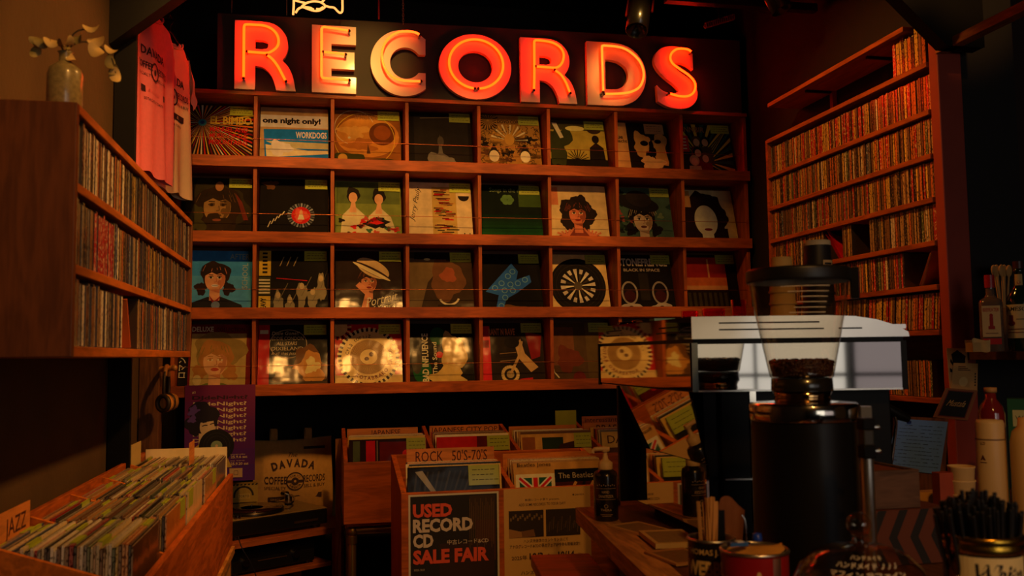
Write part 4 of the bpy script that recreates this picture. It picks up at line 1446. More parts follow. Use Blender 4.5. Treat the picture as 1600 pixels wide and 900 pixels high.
# long bin against the left wall: records side on, their spines towards the camera
LB = [(1.995, 2.322), (2.338, 2.672), (2.688, 3.032), (3.048, 3.392), (3.408, 3.742)]
bt = thing('record_bin', 'long wooden record bin along the wall below the disc cabinet', 'record bin', (-0.5, 2.8, 0.6))
b = MB(); b.box(-0.369, -0.351, 1.965, 3.76, 0.62, 0.897, BW('y')); b.build('front_board', bt, bevel=0.002)
b = MB(); b.box(-0.69, -0.674, 1.965, 3.76, 0.62, 0.992, BW('y')); b.build('back_board', bt, bevel=0.002)
b = MB(); b.box(-0.6735, -0.3695, 1.965, 3.76, 0.62, 0.638, BW('y')); b.build('bottom_board', bt)
for k, yy in enumerate((1.966, 2.324, 2.674, 3.034, 3.394, 3.744)):
    zl, zr = (1.012, .90) if k == 0 else (1.0, .89)
    b = MB(); b.prism([(-0.6738, .6385), (-0.3692, .6385), (-0.3692, zr - .006), (-0.6738, zl - .012)], 'y', yy, yy + .014, OAK)
    b.build('end_board' if k in (0, 5) else 'divider', bt, bevel=0.0015)
st = thing('bin_stand', 'pale wooden stand under the long record bin', 'stand', (-0.5, 2.9, 0))
b = MB(); b.box(-0.69, -0.34, 2.0, 3.74, 0.59, 0.6195, wood((190, 130, 66), 'y')); b.build('top', st, bevel=0.002)
for xx in (-0.66, -0.38):
    for yy in (2.04, 3.66):
        b = MB(); b.box(xx - .02, xx + .03, yy, yy + .05, 0, .5895, wood((190, 130, 66), 'z')); b.build('leg', st, bevel=0.002)
rr = random.Random(4)
for k, (ya, yb) in enumerate(LB):
    x, i = -0.668, 0
    n_ = 0
    xe = (-.386, -.378, -.382, -.376, -.38)[k]
    while x < xe:
        th = rr.choice((.0045, .0055, .0055, .007, .0065, .0085))
        col = rr.choices(list(RECC), (5, 5, 3, 5, 1.4, 4, 1.6, .8, 1, 2, 1))[0]
        i += 1
        zz = .6385 + rr.uniform(0, .012) + (.332 if k == 0 else .325) - .315 + 0.012 + .006 * math.sin(x * 60 + k)
        lean = .012
        place = ('compartment nearest the camera', 'second compartment', 'middle compartment', 'fourth compartment', 'farthest compartment')[k]
        o = rec(col, th, 'x', (x, ya + .004 + rr.uniform(0, .004), .6392 + rr.uniform(.012, .024)), f"{col} record, {nth(i)} from the wall, {place} of the long bin", 'records in the long bin', (0, lean, 0))
        if rr.random() < .34:
            t_ = MB(); y0 = rr.choice((.02, .19, .21)) + rr.uniform(0, .016)
            t_.box(th * .82 + .0002, th * .82 + .0009, y0, y0 + .08, .27, .3165, TAGG); t_.box(0.0, th * .82 + .0009, y0, y0 + .08, .3155, .3167, TAGG)
            t_.build('price_tag', o, world=False)
        x += th + .0002
    lastx = x
# bottoms: records stand on a false floor inside each compartment
b = MB(); b.box(-0.6735, -0.3695, 1.981, 3.743, 0.6382, 0.6388, BW('y')); b.build('liner', bt)


def card(name, txt, p0, size, facing, mat, ink, label, h_=.5, bold=.01, wfrac=.8, xoff=None, shear=0, drop=.008):
    """genre card: upright board with lettering on its front"""
    F = Flat(size[0], size[1], 1.0, mat, thick=.0025)
    if txt:
        F.text(txt, size[0] * (xoff if xoff is not None else (1 - wfrac) / 2), size[1] * (1 - h_) - drop, size[1] * h_, ink, bold, size[0] * wfrac, shear=shear)
    o = F.build(name, world=False)
    o.location = p0
    o.rotation_euler.z = PI / 2 if facing == 'x' else 0
    return tag(o, label, 'divider card')


WCARD = wood((206, 128, 62), 'x', dark=0.25)
INKC = M((70, 24, 16), rough=0.6, var=0)
cj = card('genre_card', 'JAZZ', (-0.669, 1.985, .86), (.33, .168), 'x', WCARD, INKC, 'wooden genre card lettered JAZZ in the near end of the long bin', .3, .01, .42, .5, drop=.018)
card('genre_card', '', (-0.664, 3.42, .9), (.17, .15), 'x', M((200, 176, 110), rough=.6), INKC, 'plain cream genre card at the far wall corner of the long bin')
card('genre_card', '', (-0.47, 3.43, .9), (.12, .15), 'x', WCARD, INKC, 'small wooden card among the records in the farthest compartment of the long bin')
b = MB()
b.box(-0.672, -0.372, 3.727, 3.732, .66, 1.005, M((236, 214, 166), rough=.5, coat=.5))
b.box(-0.672, -0.372, 3.7325, 3.7375, .66, 1.0, M((214, 180, 120), rough=.5))
tag(b.build('blank_sleeve', loc=(-.5, 3.73, .66)), 'blank white record sleeve at the far end of the long bin', 'record sleeve')

# ---- double bin in the middle with the two fair posters on its front
mb_ = thing('record_bin', 'middle wooden record bin carrying the two fair posters', 'record bin', (0.62, 3.15, 0.45))
CY0, CY1 = 2.965, 3.42
for nm, x0, x1 in (('side_panel', .245, .263), ('divider', .608, .624), ('side_panel', .968, .986)):
    b = MB(); b.prism([(CY0 + .0185, .45), (CY1 - .0185, .45), (CY1 - .0185, .985), (CY0 + .0185, .912)], 'x', x0, x1, BW('z')); b.build(nm, mb_, bevel=0.0015)
b = MB(); b.box(.245, .986, CY0, CY0 + .018, .45, .908, BW('x')); b.build('front_panel', mb_, bevel=0.0015)
b = MB(); b.box(.245, .986, CY1 - .018, CY1, .45, .985, BW('x')); b.build('back_panel', mb_, bevel=0.0015)
b = MB(); b.box(.2635, .6075, CY0 + .0185, CY1 - .0185, .655, .67, BW('x')); b.build('bottom_board', mb_)
b = MB(); b.box(.6245, .9675, CY0 + .0185, CY1 - .0185, .655, .67, BW('x')); b.build('bottom_board', mb_)
b = MB(); b.box(.26, .29, CY0 + .03, CY1 - .03, 0.0, .4495, BW('z')); b.build('leg', mb_)
b = MB(); b.box(.94, .97, CY0 + .03, CY1 - .03, 0.0, .4495, BW('z')); b.build('leg', mb_)


def front_record(base, fn, loc, label, group, tilt, tagcol=None, tagbox=None, scale=.312):
    F = Flat(1, 1, scale, P(*base), thick=.004, side=CRM)
    if fn:
        fn(F)
    o = F.build('vinyl_record', world=False)
    o.location = loc
    o.rotation_euler.x = -tilt
    tag(o, label, 'record', group)
    if tagcol:
        price_tag(o, tagbox[0], tagbox[1], tagbox[2], tagbox[3], tagcol, -.005)
    return o


def d_dark_sheen(F):
    F.rect(.02, .55, .98, .98, P(30, 27, 26)); r = random.Random(2)
    for i in range(12):
        F.line([(.05 + .05 * i, .6), (.1 + .06 * i, .95)], .02, P(44, 42, 40) if i % 2 else P(60, 56, 50))
    F.poly([(.08, .95), (.16, .96), (.3, .74), (.25, .73)], P(150, 146, 136)); F.line([(.06, .7), (.6, .7)], .005, P(120, 116, 106))  # grey and pale streaks paint the plastic's sheen onto the black cover


def d_flag(F):
    F.rect(0, 0, 1, 1, P(196, 150, 86)); F.rect(.02, .5, .46, .88, P(230, 216, 186)); F.rect(.06, .52, .42, .84, P(36, 90, 76))
    for a, b_ in (((.06, .52), (.42, .84)), ((.06, .84), (.42, .52))):
        F.line([a, b_], .06, WHT); F.line([a, b_], .028, RED)
    F.rect(.2, .52, .28, .84, P(230, 216, 186)); F.rect(.215, .52, .265, .84, RED); F.rect(.06, .64, .42, .7, WHT); F.rect(.06, .65, .42, .69, RED)
    for i in range(4):
        F.blob(.1 + .09 * i, .58, .04, .07, P(30, 26, 30), i, .1)
    F.rect(.46, .78, 1, .92, P(22, 20, 22)); F.text('The Beatles', .5, .82, .06, P(180, 170, 150), 0, .4)
    F.rect(.46, .4, 1, .78, P(70, 26, 22))
    for i in range(6):
        F.line([(.48 + .1 * i, .42), (.7 + .1 * i, .78)], .03, (P(190, 140, 80), INK)[i % 2])
    F.text('Beatles Jones', .04, .95, .05, INK, 0, .38)


G1 = 'records in the middle bin'
bt_t = math.atan2(.03, .31)
for q_, (xa, nm) in enumerate(((.272, 'ROCK side'), (.634, 'flag side'))):
    for i in range(10):
        y = CY0 + .045 + i * .0105
        col = rr.choice(('cream', 'tan', 'orange', 'brown', 'yellow', 'tan', 'white', 'black'))
        rec(col, .006, 'y', (xa + rr.uniform(0, .012), y + .006, .6712 + rr.uniform(.0, .006)), f"{col} record, {nth(i + 2)} behind the front panel on the {nm} of the middle bin", G1, (-.22, 0, 0))
front_record((22, 20, 19), d_dark_sheen, (.274, CY0 + .0365, .672), 'black record in clear plastic at the front of the ROCK side of the middle bin', G1, .2, TAGG, (.205, .31, .245, .312))
front_record((196, 150, 86), d_flag, (.636, CY0 + .0365, .672), 'record with a flag picture at the front of the middle bin', G1, .2)
card('genre_card', "ROCK   50'S-70'S", (.283, CY0 + .225, .80), (.31, .226), 'y', WCARD, INKC, "wooden genre card lettered ROCK 50'S-70'S in the middle bin", .17, .004, .82, .1)
card('genre_card', '', (.64, CY0 + .30, .80), (.32, .19), 'y', WCARD, INKC, 'plain wooden divider card behind the records with the flag picture')
card('genre_card', '', (.64, CY0 + .24, .80), (.32, .172), 'y', wood((226, 150, 74), 'x', dark=.2), INKC, 'low pale divider card between the flag record and the plain wooden card')

# ---- row of bins under the record shelf
bb = thing('record_bin', 'back row of wooden record bins under the wall shelf', 'record bin', (0.8, 3.95, 0.68))
BY0, BY1 = 3.71, 4.2
BX = [.078 + .362 * k for k in range(5)]
b = MB(); b.box(BX[0], BX[4] + .016, BY0, BY0 + .018, .685, .928, wood((168, 82, 26), 'x', dark=.35)); b.build('front_panel', bb, bevel=.0015)
b = MB(); b.box(BX[0], BX[4] + .016, BY1 - .018, BY1, .685, .985, BW('x')); b.build('back_panel', bb)
b = MB(); b.box(BX[0], BX[4] + .016, BY0 + .0185, BY1 - .0185, .685, .70, BW('x')); b.build('bottom_board', bb)
for k in range(5):
    b = MB(); b.prism([(BY0 + .0185, .7005), (BY1 - .0185, .7005), (BY1 - .0185, 1.03), (BY0 + .0185, .94)], 'x', BX[k], BX[k] + .016, BW('z')); b.build('side_panel' if k in (0, 4) else 'divider', bb, bevel=.0015)


def d_red_jp(F):
    F.rect(0, 0, 1, 1, P(40, 20, 18)); F.rect(.22, .3, .34, .98, P(190, 20, 20)); F.rect(.36, .3, .375, .98, P(130, 110, 100)); F.rect(.4, .3, .98, .96, P(100, 18, 18)); F.ell(.75, .8, .05, .05, RED); F.rect(.05, .5, .14, .98, P(80, 90, 60))


def d_red_city(F):
    F.rect(0, .6, 1, 1, P(190, 30, 24)); F.rect(.55, .6, 1, 1, P(90, 24, 20))


def d_land(F):
    F.rect(0, 0, 1, 1, P(206, 160, 90)); F.rect(.02, .5, .2, .96, P(150, 90, 50)); F.rect(.3, .7, .6, .95, P(40, 56, 36)); F.poly([(.4, .5), (.55, .85), (.8, .9), (.95, .6), (.95, .5)], P(60, 34, 24)); F.rect(0, .4, 1, .66, P(24, 20, 18))


def d_daniela(F):
    F.rect(0, 0, 1, 1, P(206, 170, 100)); F.text('DANIELA', .08, .84, .11, P(80, 50, 30), 0, .7); F.rect(0, .5, 1, .78, P(90, 60, 36))


G2 = 'records in the back bins'
FR = [(d_red_jp, (40, 20, 18), 'dark red record in front of the JAPANESE card', (.235, .315, .25, .312)), (d_red_city, (190, 30, 24), 'red record in front of the JAPANESE CITY POP card', (.215, .31, .25, .312)), (d_land, (206, 160, 90), 'brown landscape record in the third back bin', (.235, .312, .25, .312)), (d_daniela, (206, 170, 100), 'cream record with large lettering in front of the BRASIL card', None)]
for k in range(4):
    xa = BX[k] + .02
    fn, base, lb, tb = FR[k]
    front_record(base, fn, (xa + .004, BY0 + .05, .7015), lb, G2, .18, TAGG if tb else None, tb)
    for i in range(11):
        y = BY0 + .075 + i * .014
        col = rr.choice(('cream', 'tan', 'orange', 'brown', 'yellow', 'tan', 'grey', 'red', 'black', 'white'))
        rec(col, .006, 'y', (xa + rr.uniform(0, .012), y,   .7015 + rr.uniform(.003, .007)), f"{col} record, {nth(i + 2)} in line in the {('JAPANESE', 'CITY POP', 'third', 'BRASIL')[k]} back bin", G2, (-.2, 0, 0))
INKD = M((66, 22, 16), rough=0.6, var=0)
card('genre_card', 'JAPANESE', (BX[0] + .022, BY0 + .345, .86), (.31, .175), 'y', WCARD, INKD, 'wooden genre card lettered JAPANESE alone', .17, .004, .42, .33)
card('genre_card', 'JAPANESE CITY POP', (BX[1] + .022, BY0 + .345, .86), (.315, .178), 'y', WCARD, INKD, 'wooden genre card lettered JAPANESE CITY POP', .17, .004, .96, .02)
card('genre_card', '', (BX[2] + .022, BY0 + .345, .86), (.315, .165), 'y', WCARD, INKD, 'plain wooden genre card in the third back bin')
card('genre_card', 'BRASIL', (BX[3] + .01, BY0 + .33, .86), (.2, .17), 'y', WCARD, INKD, 'wooden genre card lettered BRASIL', .2, .006, .66, .3)
card('genre_card', 'interessante', (BX[3] + .01, BY0 + .36, .86), (.2, .20), 'y', wood((190, 110, 56), 'x'), INKD, 'taller wooden genre card just behind the BRASIL card', .1, .004, .86, .07)
card('price_note', '', (BX[2] + .245, BY0 + .36, .9), (.1, .19), 'y', TAGG, INKD, 'green note standing up between the third bin and the BRASIL card')
# pipe stand of the back bins
PIPE = M((150, 120, 60), rough=.35, metal=.9)
ps = thing('pipe_stand', 'brass-coloured pipe stand under the back record bins', 'stand', (0.8, 3.9, 0))
for yy in (3.76, 4.1):
    b = MB(); b.tube([(.112, yy, 0), (.112, yy, .64), (.12, yy, .652), (1.46, yy, .652), (1.468, yy, .64), (1.468, yy, 0)], .017, PIPE, 12); b.sphere((.114, yy, .648), .024, PIPE, 12, 8); b.cyl((.112, yy, .6), (.112, yy, .63), .021, PIPE, 12); b.build('pipe_frame', ps)
b = MB(); b.box(.09, 1.5, 3.74, 4.14, .6695, .6845, BW('x')); b.build('top_board', ps)
# ------------------------------------------------------------------ T-shirts hung by the left wall
def shirt(name_lab, loc, ang, mat, ink, sc=1.0, tw=1.0, seed=0):
    th = thing('t_shirt', name_lab, 'T-shirt', loc, ang, 'T-shirts hung on the left wall')
    H = 0.66 * sc
    hw = lambda v: (0.205 + 0.012 * (1 - v)) * sc

    def surf(side):
        def fn(u, v):
            x = (2 * u - 1) * hw(v)
            top = 0.0
            if v > .86:
                k = (v - .86) / .14
                x *= 1 - .10 * k
                top = -(abs(2 * u - 1) ** 1.2) * .055 * k + (-.05 * k * (1 - min(1, abs(2 * u - 1) / .34) ** 2) if abs(2 * u - 1) < .34 else 0) * (1.0 if side < 0 else .4)
            z = -H + H * v + top * sc
            fold = .008 * math.sin(7 * u * PI + seed + 1.2 * v) * (1 - .6 * v) + .006 * math.sin(15 * u + 3 * v + seed)
            d = .02 * math.sqrt(max(0, 1 - (2 * u - 1) ** 2)) * (1 - .5 * max(0, v - .7) / .3)
            hem = .008 * math.sin(5 * u * PI + seed) if v < .02 else 0
            return (x, side * d + fold, z + hem)
        return fn
    b = MB(); b.grid(surf(-1), 30, 22, mat); b.grid(surf(1), 30, 22, mat)
    b.build('body', th, world=False)
    for sx in (-1, 1):
        b = MB()
        L = .19 * sc

        def fs(side):
            def fn(u, v):
                p0 = Vector((sx * .178 * sc, 0, -.045 * sc)).lerp(Vector((sx * .195 * sc, 0, -.21 * sc)), v)
                p1 = p0 + Vector((sx * .085, 0, -.155 if v < .5 else -.125)) * sc if False else Vector((sx * (.24) * sc, 0, -.18 * sc)).lerp(Vector((sx * .225 * sc, 0, -.262 * sc)), v)
                p = p0.lerp(p1, u)
                return (p.x, side * .014 * math.sin(PI * min(max(v, 0), 1)) * (1 - .2 * u) + .004 * math.sin(8 * u + 5 * v), p.z)
            return fn
        b.grid(fs(-1), 8, 8, mat); b.grid(fs(1), 8, 8, mat)
        b.build('sleeve', th, world=False)
    b = MB()
    b.tube([(.07 * sc * math.cos(a), -.02 + .006 * math.sin(2 * a), -.018 * sc - .036 * sc * abs(math.sin(a))) for a in [PI + k * PI / 12 for k in range(13)]], .005, mat, 6)
    b.build('collar', th, world=False)
    # chest print
    F = Flat(1, 1, .24 * sc, mat, thick=.0004)
    F.f, F.m, F.sm, F.v = [], [], [], []
    F.mats = []
    F.text('DAVADA', .12, .80, .14, ink, .02, .76)
    F.text('COFFEE', .0, .58, .11, ink, .01, .4); F.text('RECORDS', .6, .58, .11, ink, .01, .42)
    F.ring(.5, .58, .14, .03, ink, 24); F.ell(.5, .58, .05, .05, ink, 14)
    F.text('SPECIALTY', .0, .46, .05, ink, 0, .4); F.text('SELL & BUY', .62, .46, .05, ink, 0, .4)
    F.rect(.12, .2, .9, .3, ink)
    F.text('SINCE', .3, .225, .05, mat, 0, .4)
    F.text('SETAGAYA TOKYO', .22, .08, .045, ink, 0, .6)
    xo, zo = -.12 * sc, -.40 * sc
    for i, v in enumerate(F.v):
        u = ((v.x + xo) / hw(.6) + 1) / 2
        vv = (v.z + zo + H) / H
        F.v[i] = Vector((v.x + xo, surf(-1)(u, min(vv, .85))[1] - .0022 + v.y * .5, v.z + zo))
    F.build('print', th, world=False)
    # hanger
    b = MB()
    b.tube(cr([(-.17 * sc, 0, -.05 * sc), (-.05, 0, -.005), (0, 0, .012), (.05, 0, -.005), (.17 * sc, 0, -.05 * sc)], 5), .005, STEEL, 6)
    b.tube(cr([(0, 0, .012), (0, 0, .04), (.02, 0, .06), (.0, 0, .085), (-.02, 0, .065)], 5), .0025, STEEL, 6)
    b.build('hanger', th, world=False)
    return th


PINK = M((240, 122, 132), rough=0.9, var=0.1, scale=60)
WTEE = M((236, 214, 176), rough=0.9, var=0.06, scale=60)
TINK = M((40, 26, 40), rough=0.8, var=0.1)
shirt('pink T-shirt printed with a coffee and record shop badge', (-.668, 3.64, 2.72), math.atan2(.97, .24), PINK, TINK, 1.0, seed=1)
shirt('off-white T-shirt hanging behind the pink one', (-.642, 3.94, 2.72), math.atan2(.954, .3), WTEE, TINK, 1.02, seed=4)
for (x_, y_), lab in (((-.668, 3.64), 'dark wall hook that holds up the pink T-shirt'), ((-.642, 3.94), 'dark wall hook that holds up the off-white T-shirt')):
    b = MB(); b.cyl((-.7395, y_, 2.785), (x_ + .02, y_ + .004, 2.785), .0045, STEEL, 8); b.cyl((-.7395, y_, 2.785), (-.735, y_, 2.785), .016, STEEL, 12)
    tag(b.build('wall_hook', loc=(-.735, y_, 2.785)), lab, 'hook')

# ------------------------------------------------------------------ vase with dried eucalyptus on the cabinet
VX, VY, VZ = -.515, 1.935, 1.8423
vs_ = thing('vase', 'speckled stoneware bottle vase standing on the disc cabinet', 'vase', (VX, VY, VZ))
VM = M((150, 132, 84), rough=0.3, coat=0.6, var=0.55, scale=120)
b = MB(); b.lathe([(.001, 0), (.031, 0), (.0335, .004), (.0335, .085), (.030, .097), (.018, .107), (.012, .112), (.012, .128), (.015, .132), (.011, .133), (.009, .118)], VM, 28); b.build('body', vs_, world=False)
LEAF = M((150, 132, 70), rough=0.6, var=0.3, scale=20)
LEAFL = M((222, 186, 110), rough=0.6, var=0.25, scale=20)
eu = thing('eucalyptus_stem', 'dried eucalyptus sprigs with pale round leaves in the speckled vase', 'plant', (VX, VY, VZ + .118))
br = [[(0, 0, -.05), (.004, -.0, .02), (.03, .01, .05), (.07, .02, .05), (.105, .03, .02), (.115, .035, -.02)], [(0, 0, -.05), (-.004, 0, .02), (-.03, .01, .045), (-.06, .02, .05), (-.075, .03, .03)], [(0, 0, -.05), (.002, .004, .025), (.02, .0, .07), (.05, .0, .085)]]
for br_ in br:
    b = MB(); b.tube([p * .78 for p in cr(br_, 4)], .0016, M((70, 56, 34), rough=.7), 6); b.build('stem', eu, world=False)


def leaf(c, r, d, nrm_, mat):
    d = Vector(d).normalized()
    n_ = Vector(nrm_); n_ = (n_ - d * n_.dot(d)).normalized()
    s_ = d.cross(n_)
    b = MB()

    def fn(u, v):
        a = v * 2 * PI
        rr_ = r * u
        q = Vector(c) + d * (rr_ * math.cos(a) + r * .8) + s_ * (rr_ * .72 * math.sin(a)) + n_ * (.35 * r * u * u * math.cos(2 * a) + .12 * r * u * u)
        return q
    b.grid(fn, 4, 16, mat)
    b.v = [v * .78 for v in b.v]
    b.build('leaf', eu, world=False)


rl = random.Random(11)
for (c, r, d, n_, m_) in (((.055, .015, .052), .022, (.9, 0, .25), (0, -1, .4), LEAFL), ((.045, .0, .085), .021, (1, 0, .05), (.1, -.7, .7), LEAFL), ((.06, .01, .04), .024, (.3, -.1, -.3), (.3, -1, .2), LEAFL), ((.09, .03, .045), .018, (.8, 0, -.3), (.2, -.6, .6), LEAFL), ((.10, .03, .02), .019, (.2, 0, -1), (.4, -1, .2), LEAF), ((.112, .035, -.01), .021, (.15, 0, -1), (.4, -1, .1), LEAFL), ((.114, .035, .0), .016, (-.3, 0, -.8), (.0, -1, .0), LEAF),
                          ((-.02, .005, .04), .02, (-.6, -.2, .1), (0, -1, .5), LEAFL), ((-.04, .01, .045), .021, (-1, 0, -.1), (0, -1, .2), LEAF), ((-.062, .02, .048), .018, (-1, 0, .2), (.2, -1, .2), LEAF), ((-.07, .02, .035), .018, (-.5, 0, -.8), (.2, -1, .1), LEAF), ((.0, .0, .03), .022, (.4, -.5, .3), (0, -.6, 1), LEAFL), ((.005, -.005, .025), .02, (-.3, -.6, .2), (0, -.7, .8), LEAF), ((.01, -.005, .01), .018, (.5, -.5, -.8), (.5, -.8, .3), LEAFL), ((.02, 0, .05), .02, (.6, -.4, .2), (0, -1, .4), LEAF)):
    leaf(c, r, d, n_, m_)

# ------------------------------------------------------------------ headphones on the wooden post
hp = thing('headphones', 'pair of headphones with wooden cups hanging on the post beside the poster', 'headphones', (-.635, 3.94, 1.2))
HW = wood((190, 130, 60), 'z', coat=.5)
HBK = M((40, 30, 24), rough=.5)
b = MB(); b.cyl((-.659, 3.93, 1.31), (-.60, 3.90, 1.315), .011, HW, 14); b.sphere((-.598, 3.899, 1.315), .013, HW, 12, 8); peg = b.build('wall_peg', loc=(-.65, 3.93, 1.31)); tag(peg, 'round wooden peg on the post holding up the headphones', 'peg')
b = MB(); b.tube(cr([(-.628 + .02 * math.cos(a) * 0, 3.905 + .062 * math.cos(a), 1.235 + .088 * math.sin(a)) for a in [math.radians(k) for k in range(-20, 201, 20)]], 3), .006, HBK, 8); b.build('headband', hp)
b = MB(); b.tube(cr([(-.628, 3.905 + .055 * math.cos(a), 1.243 + .08 * math.sin(a)) for a in [math.radians(k) for k in range(30, 151, 20)]], 3), .009, M((150, 100, 50), rough=.5), 8); b.build('head_pad', hp)
for yy, s_ in ((3.845, -1), (3.965, 1)):
    xf = Matrix.Translation((-.622, yy, 1.175)) @ Matrix.Rotation(math.radians(55), 4, 'Z') @ Matrix.Rotation(PI / 2, 4, 'Y')
    b = MB(); b.lathe([(.001, .02), (.022, .019), (.034, .013), (.036, 0), (.034, -.006)], HW, 24, xf); b.lathe([(.005, .021), (.012, .0215), (.013, .019)], STEEL, 16, xf); ec_ = b.build('ear_cup', hp)
    b = MB(); b.tube([xf @ Vector((.03 * math.cos(a), .03 * math.sin(a), -.012)) for a in [k * PI / 8 for k in range(16)]], .009, HBK, 8, closed=True); b.build('ear_pad', ec_)

# ------------------------------------------------------------------ purple poster under the shelf
F = Flat(.297, .42, 1.0, PP(76, 26, 104), thick=.0008)
for i in range(6):
    F.rect(0, .07 * i, .297, .07 * (i + 1), PP(84 + 7 * i, 30 - i, 128 - 9 * i))
CR_ = PP(226, 196, 150)
F.text('DJdeNight?', .03, .352, .022, PP(50, 14, 30), .03, .235)
F.text('#3', .03, .383, .011, CR_, .01)
for i in range(7):
    F.text('DJdeNight?', .035, .325 - .0265 * i, .0215, CR_, .02, .225)
F.blob(.075, .29, .062, .058, PP(30, 20, 34), 4, .12); F.blob(.045, .25, .04, .05, PP(30, 20, 34), 6, .15)
for x, y in ((.03, .3), (.045, .285), (.03, .27), (.05, .305), (.038, .318)):
    F.blob(x, y, .016, .014, PP(104, 70, 150), int(x * 999), .25, 16)
F.ell(.098, .243, .034, .046, CR_, 26, -12); F.blob(.09, .285, .05, .026, PP(30, 20, 34), 8, .1); F.blob(.13, .27, .01, .03, PP(30, 20, 34), 2, .1)
for x, y in ((.085, .243), (.118, .25)):
    F.line([(x - .012, y - .002), (x, y + .003), (x + .011, y + .002)], .004, PP(40, 20, 24)); F.line([(x - .01, y + .013), (x + .008, y + .017)], .003, PP(40, 20, 24))
F.rect(.06, .14, .1, .21, CR_); F.poly([(.0, .06), (.03, .14), (.07, .17), (.16, .15), (.2, .06)], PP(206, 170, 70))
F.ell(.135, .155, .074, .072, PP(24, 20, 20), 36); F.ring(.135, .155, .055, .0012, PP(60, 54, 50)); F.ring(.135, .155, .042, .0012, PP(60, 54, 50)); F.ell(.135, .155, .024, .022, PP(150, 170, 130)); F.ell(.135, .155, .006, .006, CR_)
F.text('DOORS OPEN', .195, .112, .005, CR_, 0, .06); F.text('25.9.6 sat', .195, .098, .012, CR_, .02, .07); F.text('DJ TIME', .195, .084, .005, CR_, 0, .06); F.text('25.9.20 sat', .195, .068, .012, CR_, .02, .075)
F.rect(.19, .015, .245, .055, PP(206, 170, 120)); F.ring(.2175, .035, .012, .0015, PP(90, 60, 50), 4, 45, 405)
o = F.build('event_poster', world=False)
o.location = (-.595, 4.176, .815)
tag(o, 'purple event poster of a woman behind a record, hung under the wall shelf', 'poster')

# ------------------------------------------------------------------ corner shelf with the turntable
TW = wood((176, 92, 42), 'x', dark=.3)
tdir = Vector((.462, .281, 0)).normalized()
tper = Vector((-tdir.y, tdir.x, 0))
A = Vector((-.377, 4.009, .575))
TA = math.atan2(tdir.y, tdir.x)
tt = thing('turntable_stand', 'brown wooden stand carrying the turntable in the corner', 'stand', (A.x, A.y, 0), TA)
# local: x along the front edge, y to the back
b = MB(); b.box(-.26, .66, 0, .5, .55, .575, TW); b.build('top', tt, world=False, bevel=.002)
b = MB(); b.box(-.2, .50, .03, .40, .40, .42, TW); b.build('lower_shelf', tt, world=False, bevel=.002)
for x_ in (-.24, .515):
    for y_ in (.01, .39):
        b = MB(); b.box(x_, x_ + .04, y_, y_ + .04, 0, .5495, TW); b.build('leg', tt, world=False, bevel=.002)
T0 = Vector((-.36, 4.093, .5755))
tn = thing('turntable', 'black turntable with a record on its platter', 'turntable', (T0.x - tdir.x * .03, T0.y - tdir.y * .03 - .03, .5755), TA)
TBK = M((24, 21, 19), rough=.35, coat=.4, var=.1)
b = MB(); b.box(0, .47, 0, .29, .016, .083, TBK); pl_ = b.build('plinth', tn, world=False, bevel=.004)
b = MB(); b.box(.0, .47, -.001, .29, .0835, .089, M((170, 140, 84), rough=.4, metal=.3)); b.build('top_plate', tn, world=False, bevel=.002)
for x_ in (.04, .43):
    for y_ in (.04, .25):
        b = MB(); b.cyl((x_, y_, 0), (x_, y_, .0155), .022, TBK, 14); b.build('foot', tn, world=False)
xf = Matrix.Translation((.17, .146, .0895))
b = MB(); b.lathe([(.142, 0), (.142, .014), (.138, .016), (.001, .016)], M((60, 52, 44), rough=.3, metal=.8), 40, xf); b.build('platter', tn, world=False)
b = MB(); b.lathe([(.001, .0165), (.138, .0165), (.138, .0185), (.052, .0185), (.05, .0186), (.001, .0186)], M((46, 24, 22), rough=.2, coat=.8, var=.1), 40, xf); b.lathe([(.05, .0189), (.001, .0189)], M((150, 90, 50), rough=.5), 24, xf); b.cyl((0, 0, .018), (0, 0, .03), .0035, M((220, 210, 190), rough=.2, metal=1), 8, xf=xf); o = b.build('record_on_platter', tn, world=False)
b = MB(); b.cyl((.40, .23, .0895), (.40, .23, .13), .018, M((190, 180, 160), rough=.2, metal=1), 14); b.tube(cr([(.40, .27, .13), (.40, .23, .13), (.385, .15, .128), (.345, .09, .118), (.31, .07, .114)], 5), .005, M((190, 180, 160), rough=.2, metal=1), 8); b.cyl((.40, .245, .13), (.40, .28, .13), .014, M((190, 180, 160), rough=.2, metal=1), 12); ta_ = b.build('tonearm', tn, world=False)
b = MB(); b.box(.298, .322, .055, .082, .110, .119, TBK); b.build('headshell', ta_, world=False)
b = MB(); b.cyl((.045, .03, .0895), (.045, .03, .104), .016, M((160, 150, 130), rough=.2, metal=1), 14); b.build('start_knob', tn, world=False)
b = MB(); b.cyl((.035, .06, .0895), (.035, .06, .112), .006, M((226, 210, 180), rough=.2, metal=1), 10); b.build('strobe_lamp', tn, world=False)
b = MB(); b.box(.30, .42, -.004, -.0005, .036, .046, M((120, 92, 60), rough=.3, metal=.8)); b.build('name_badge', pl_, world=False)
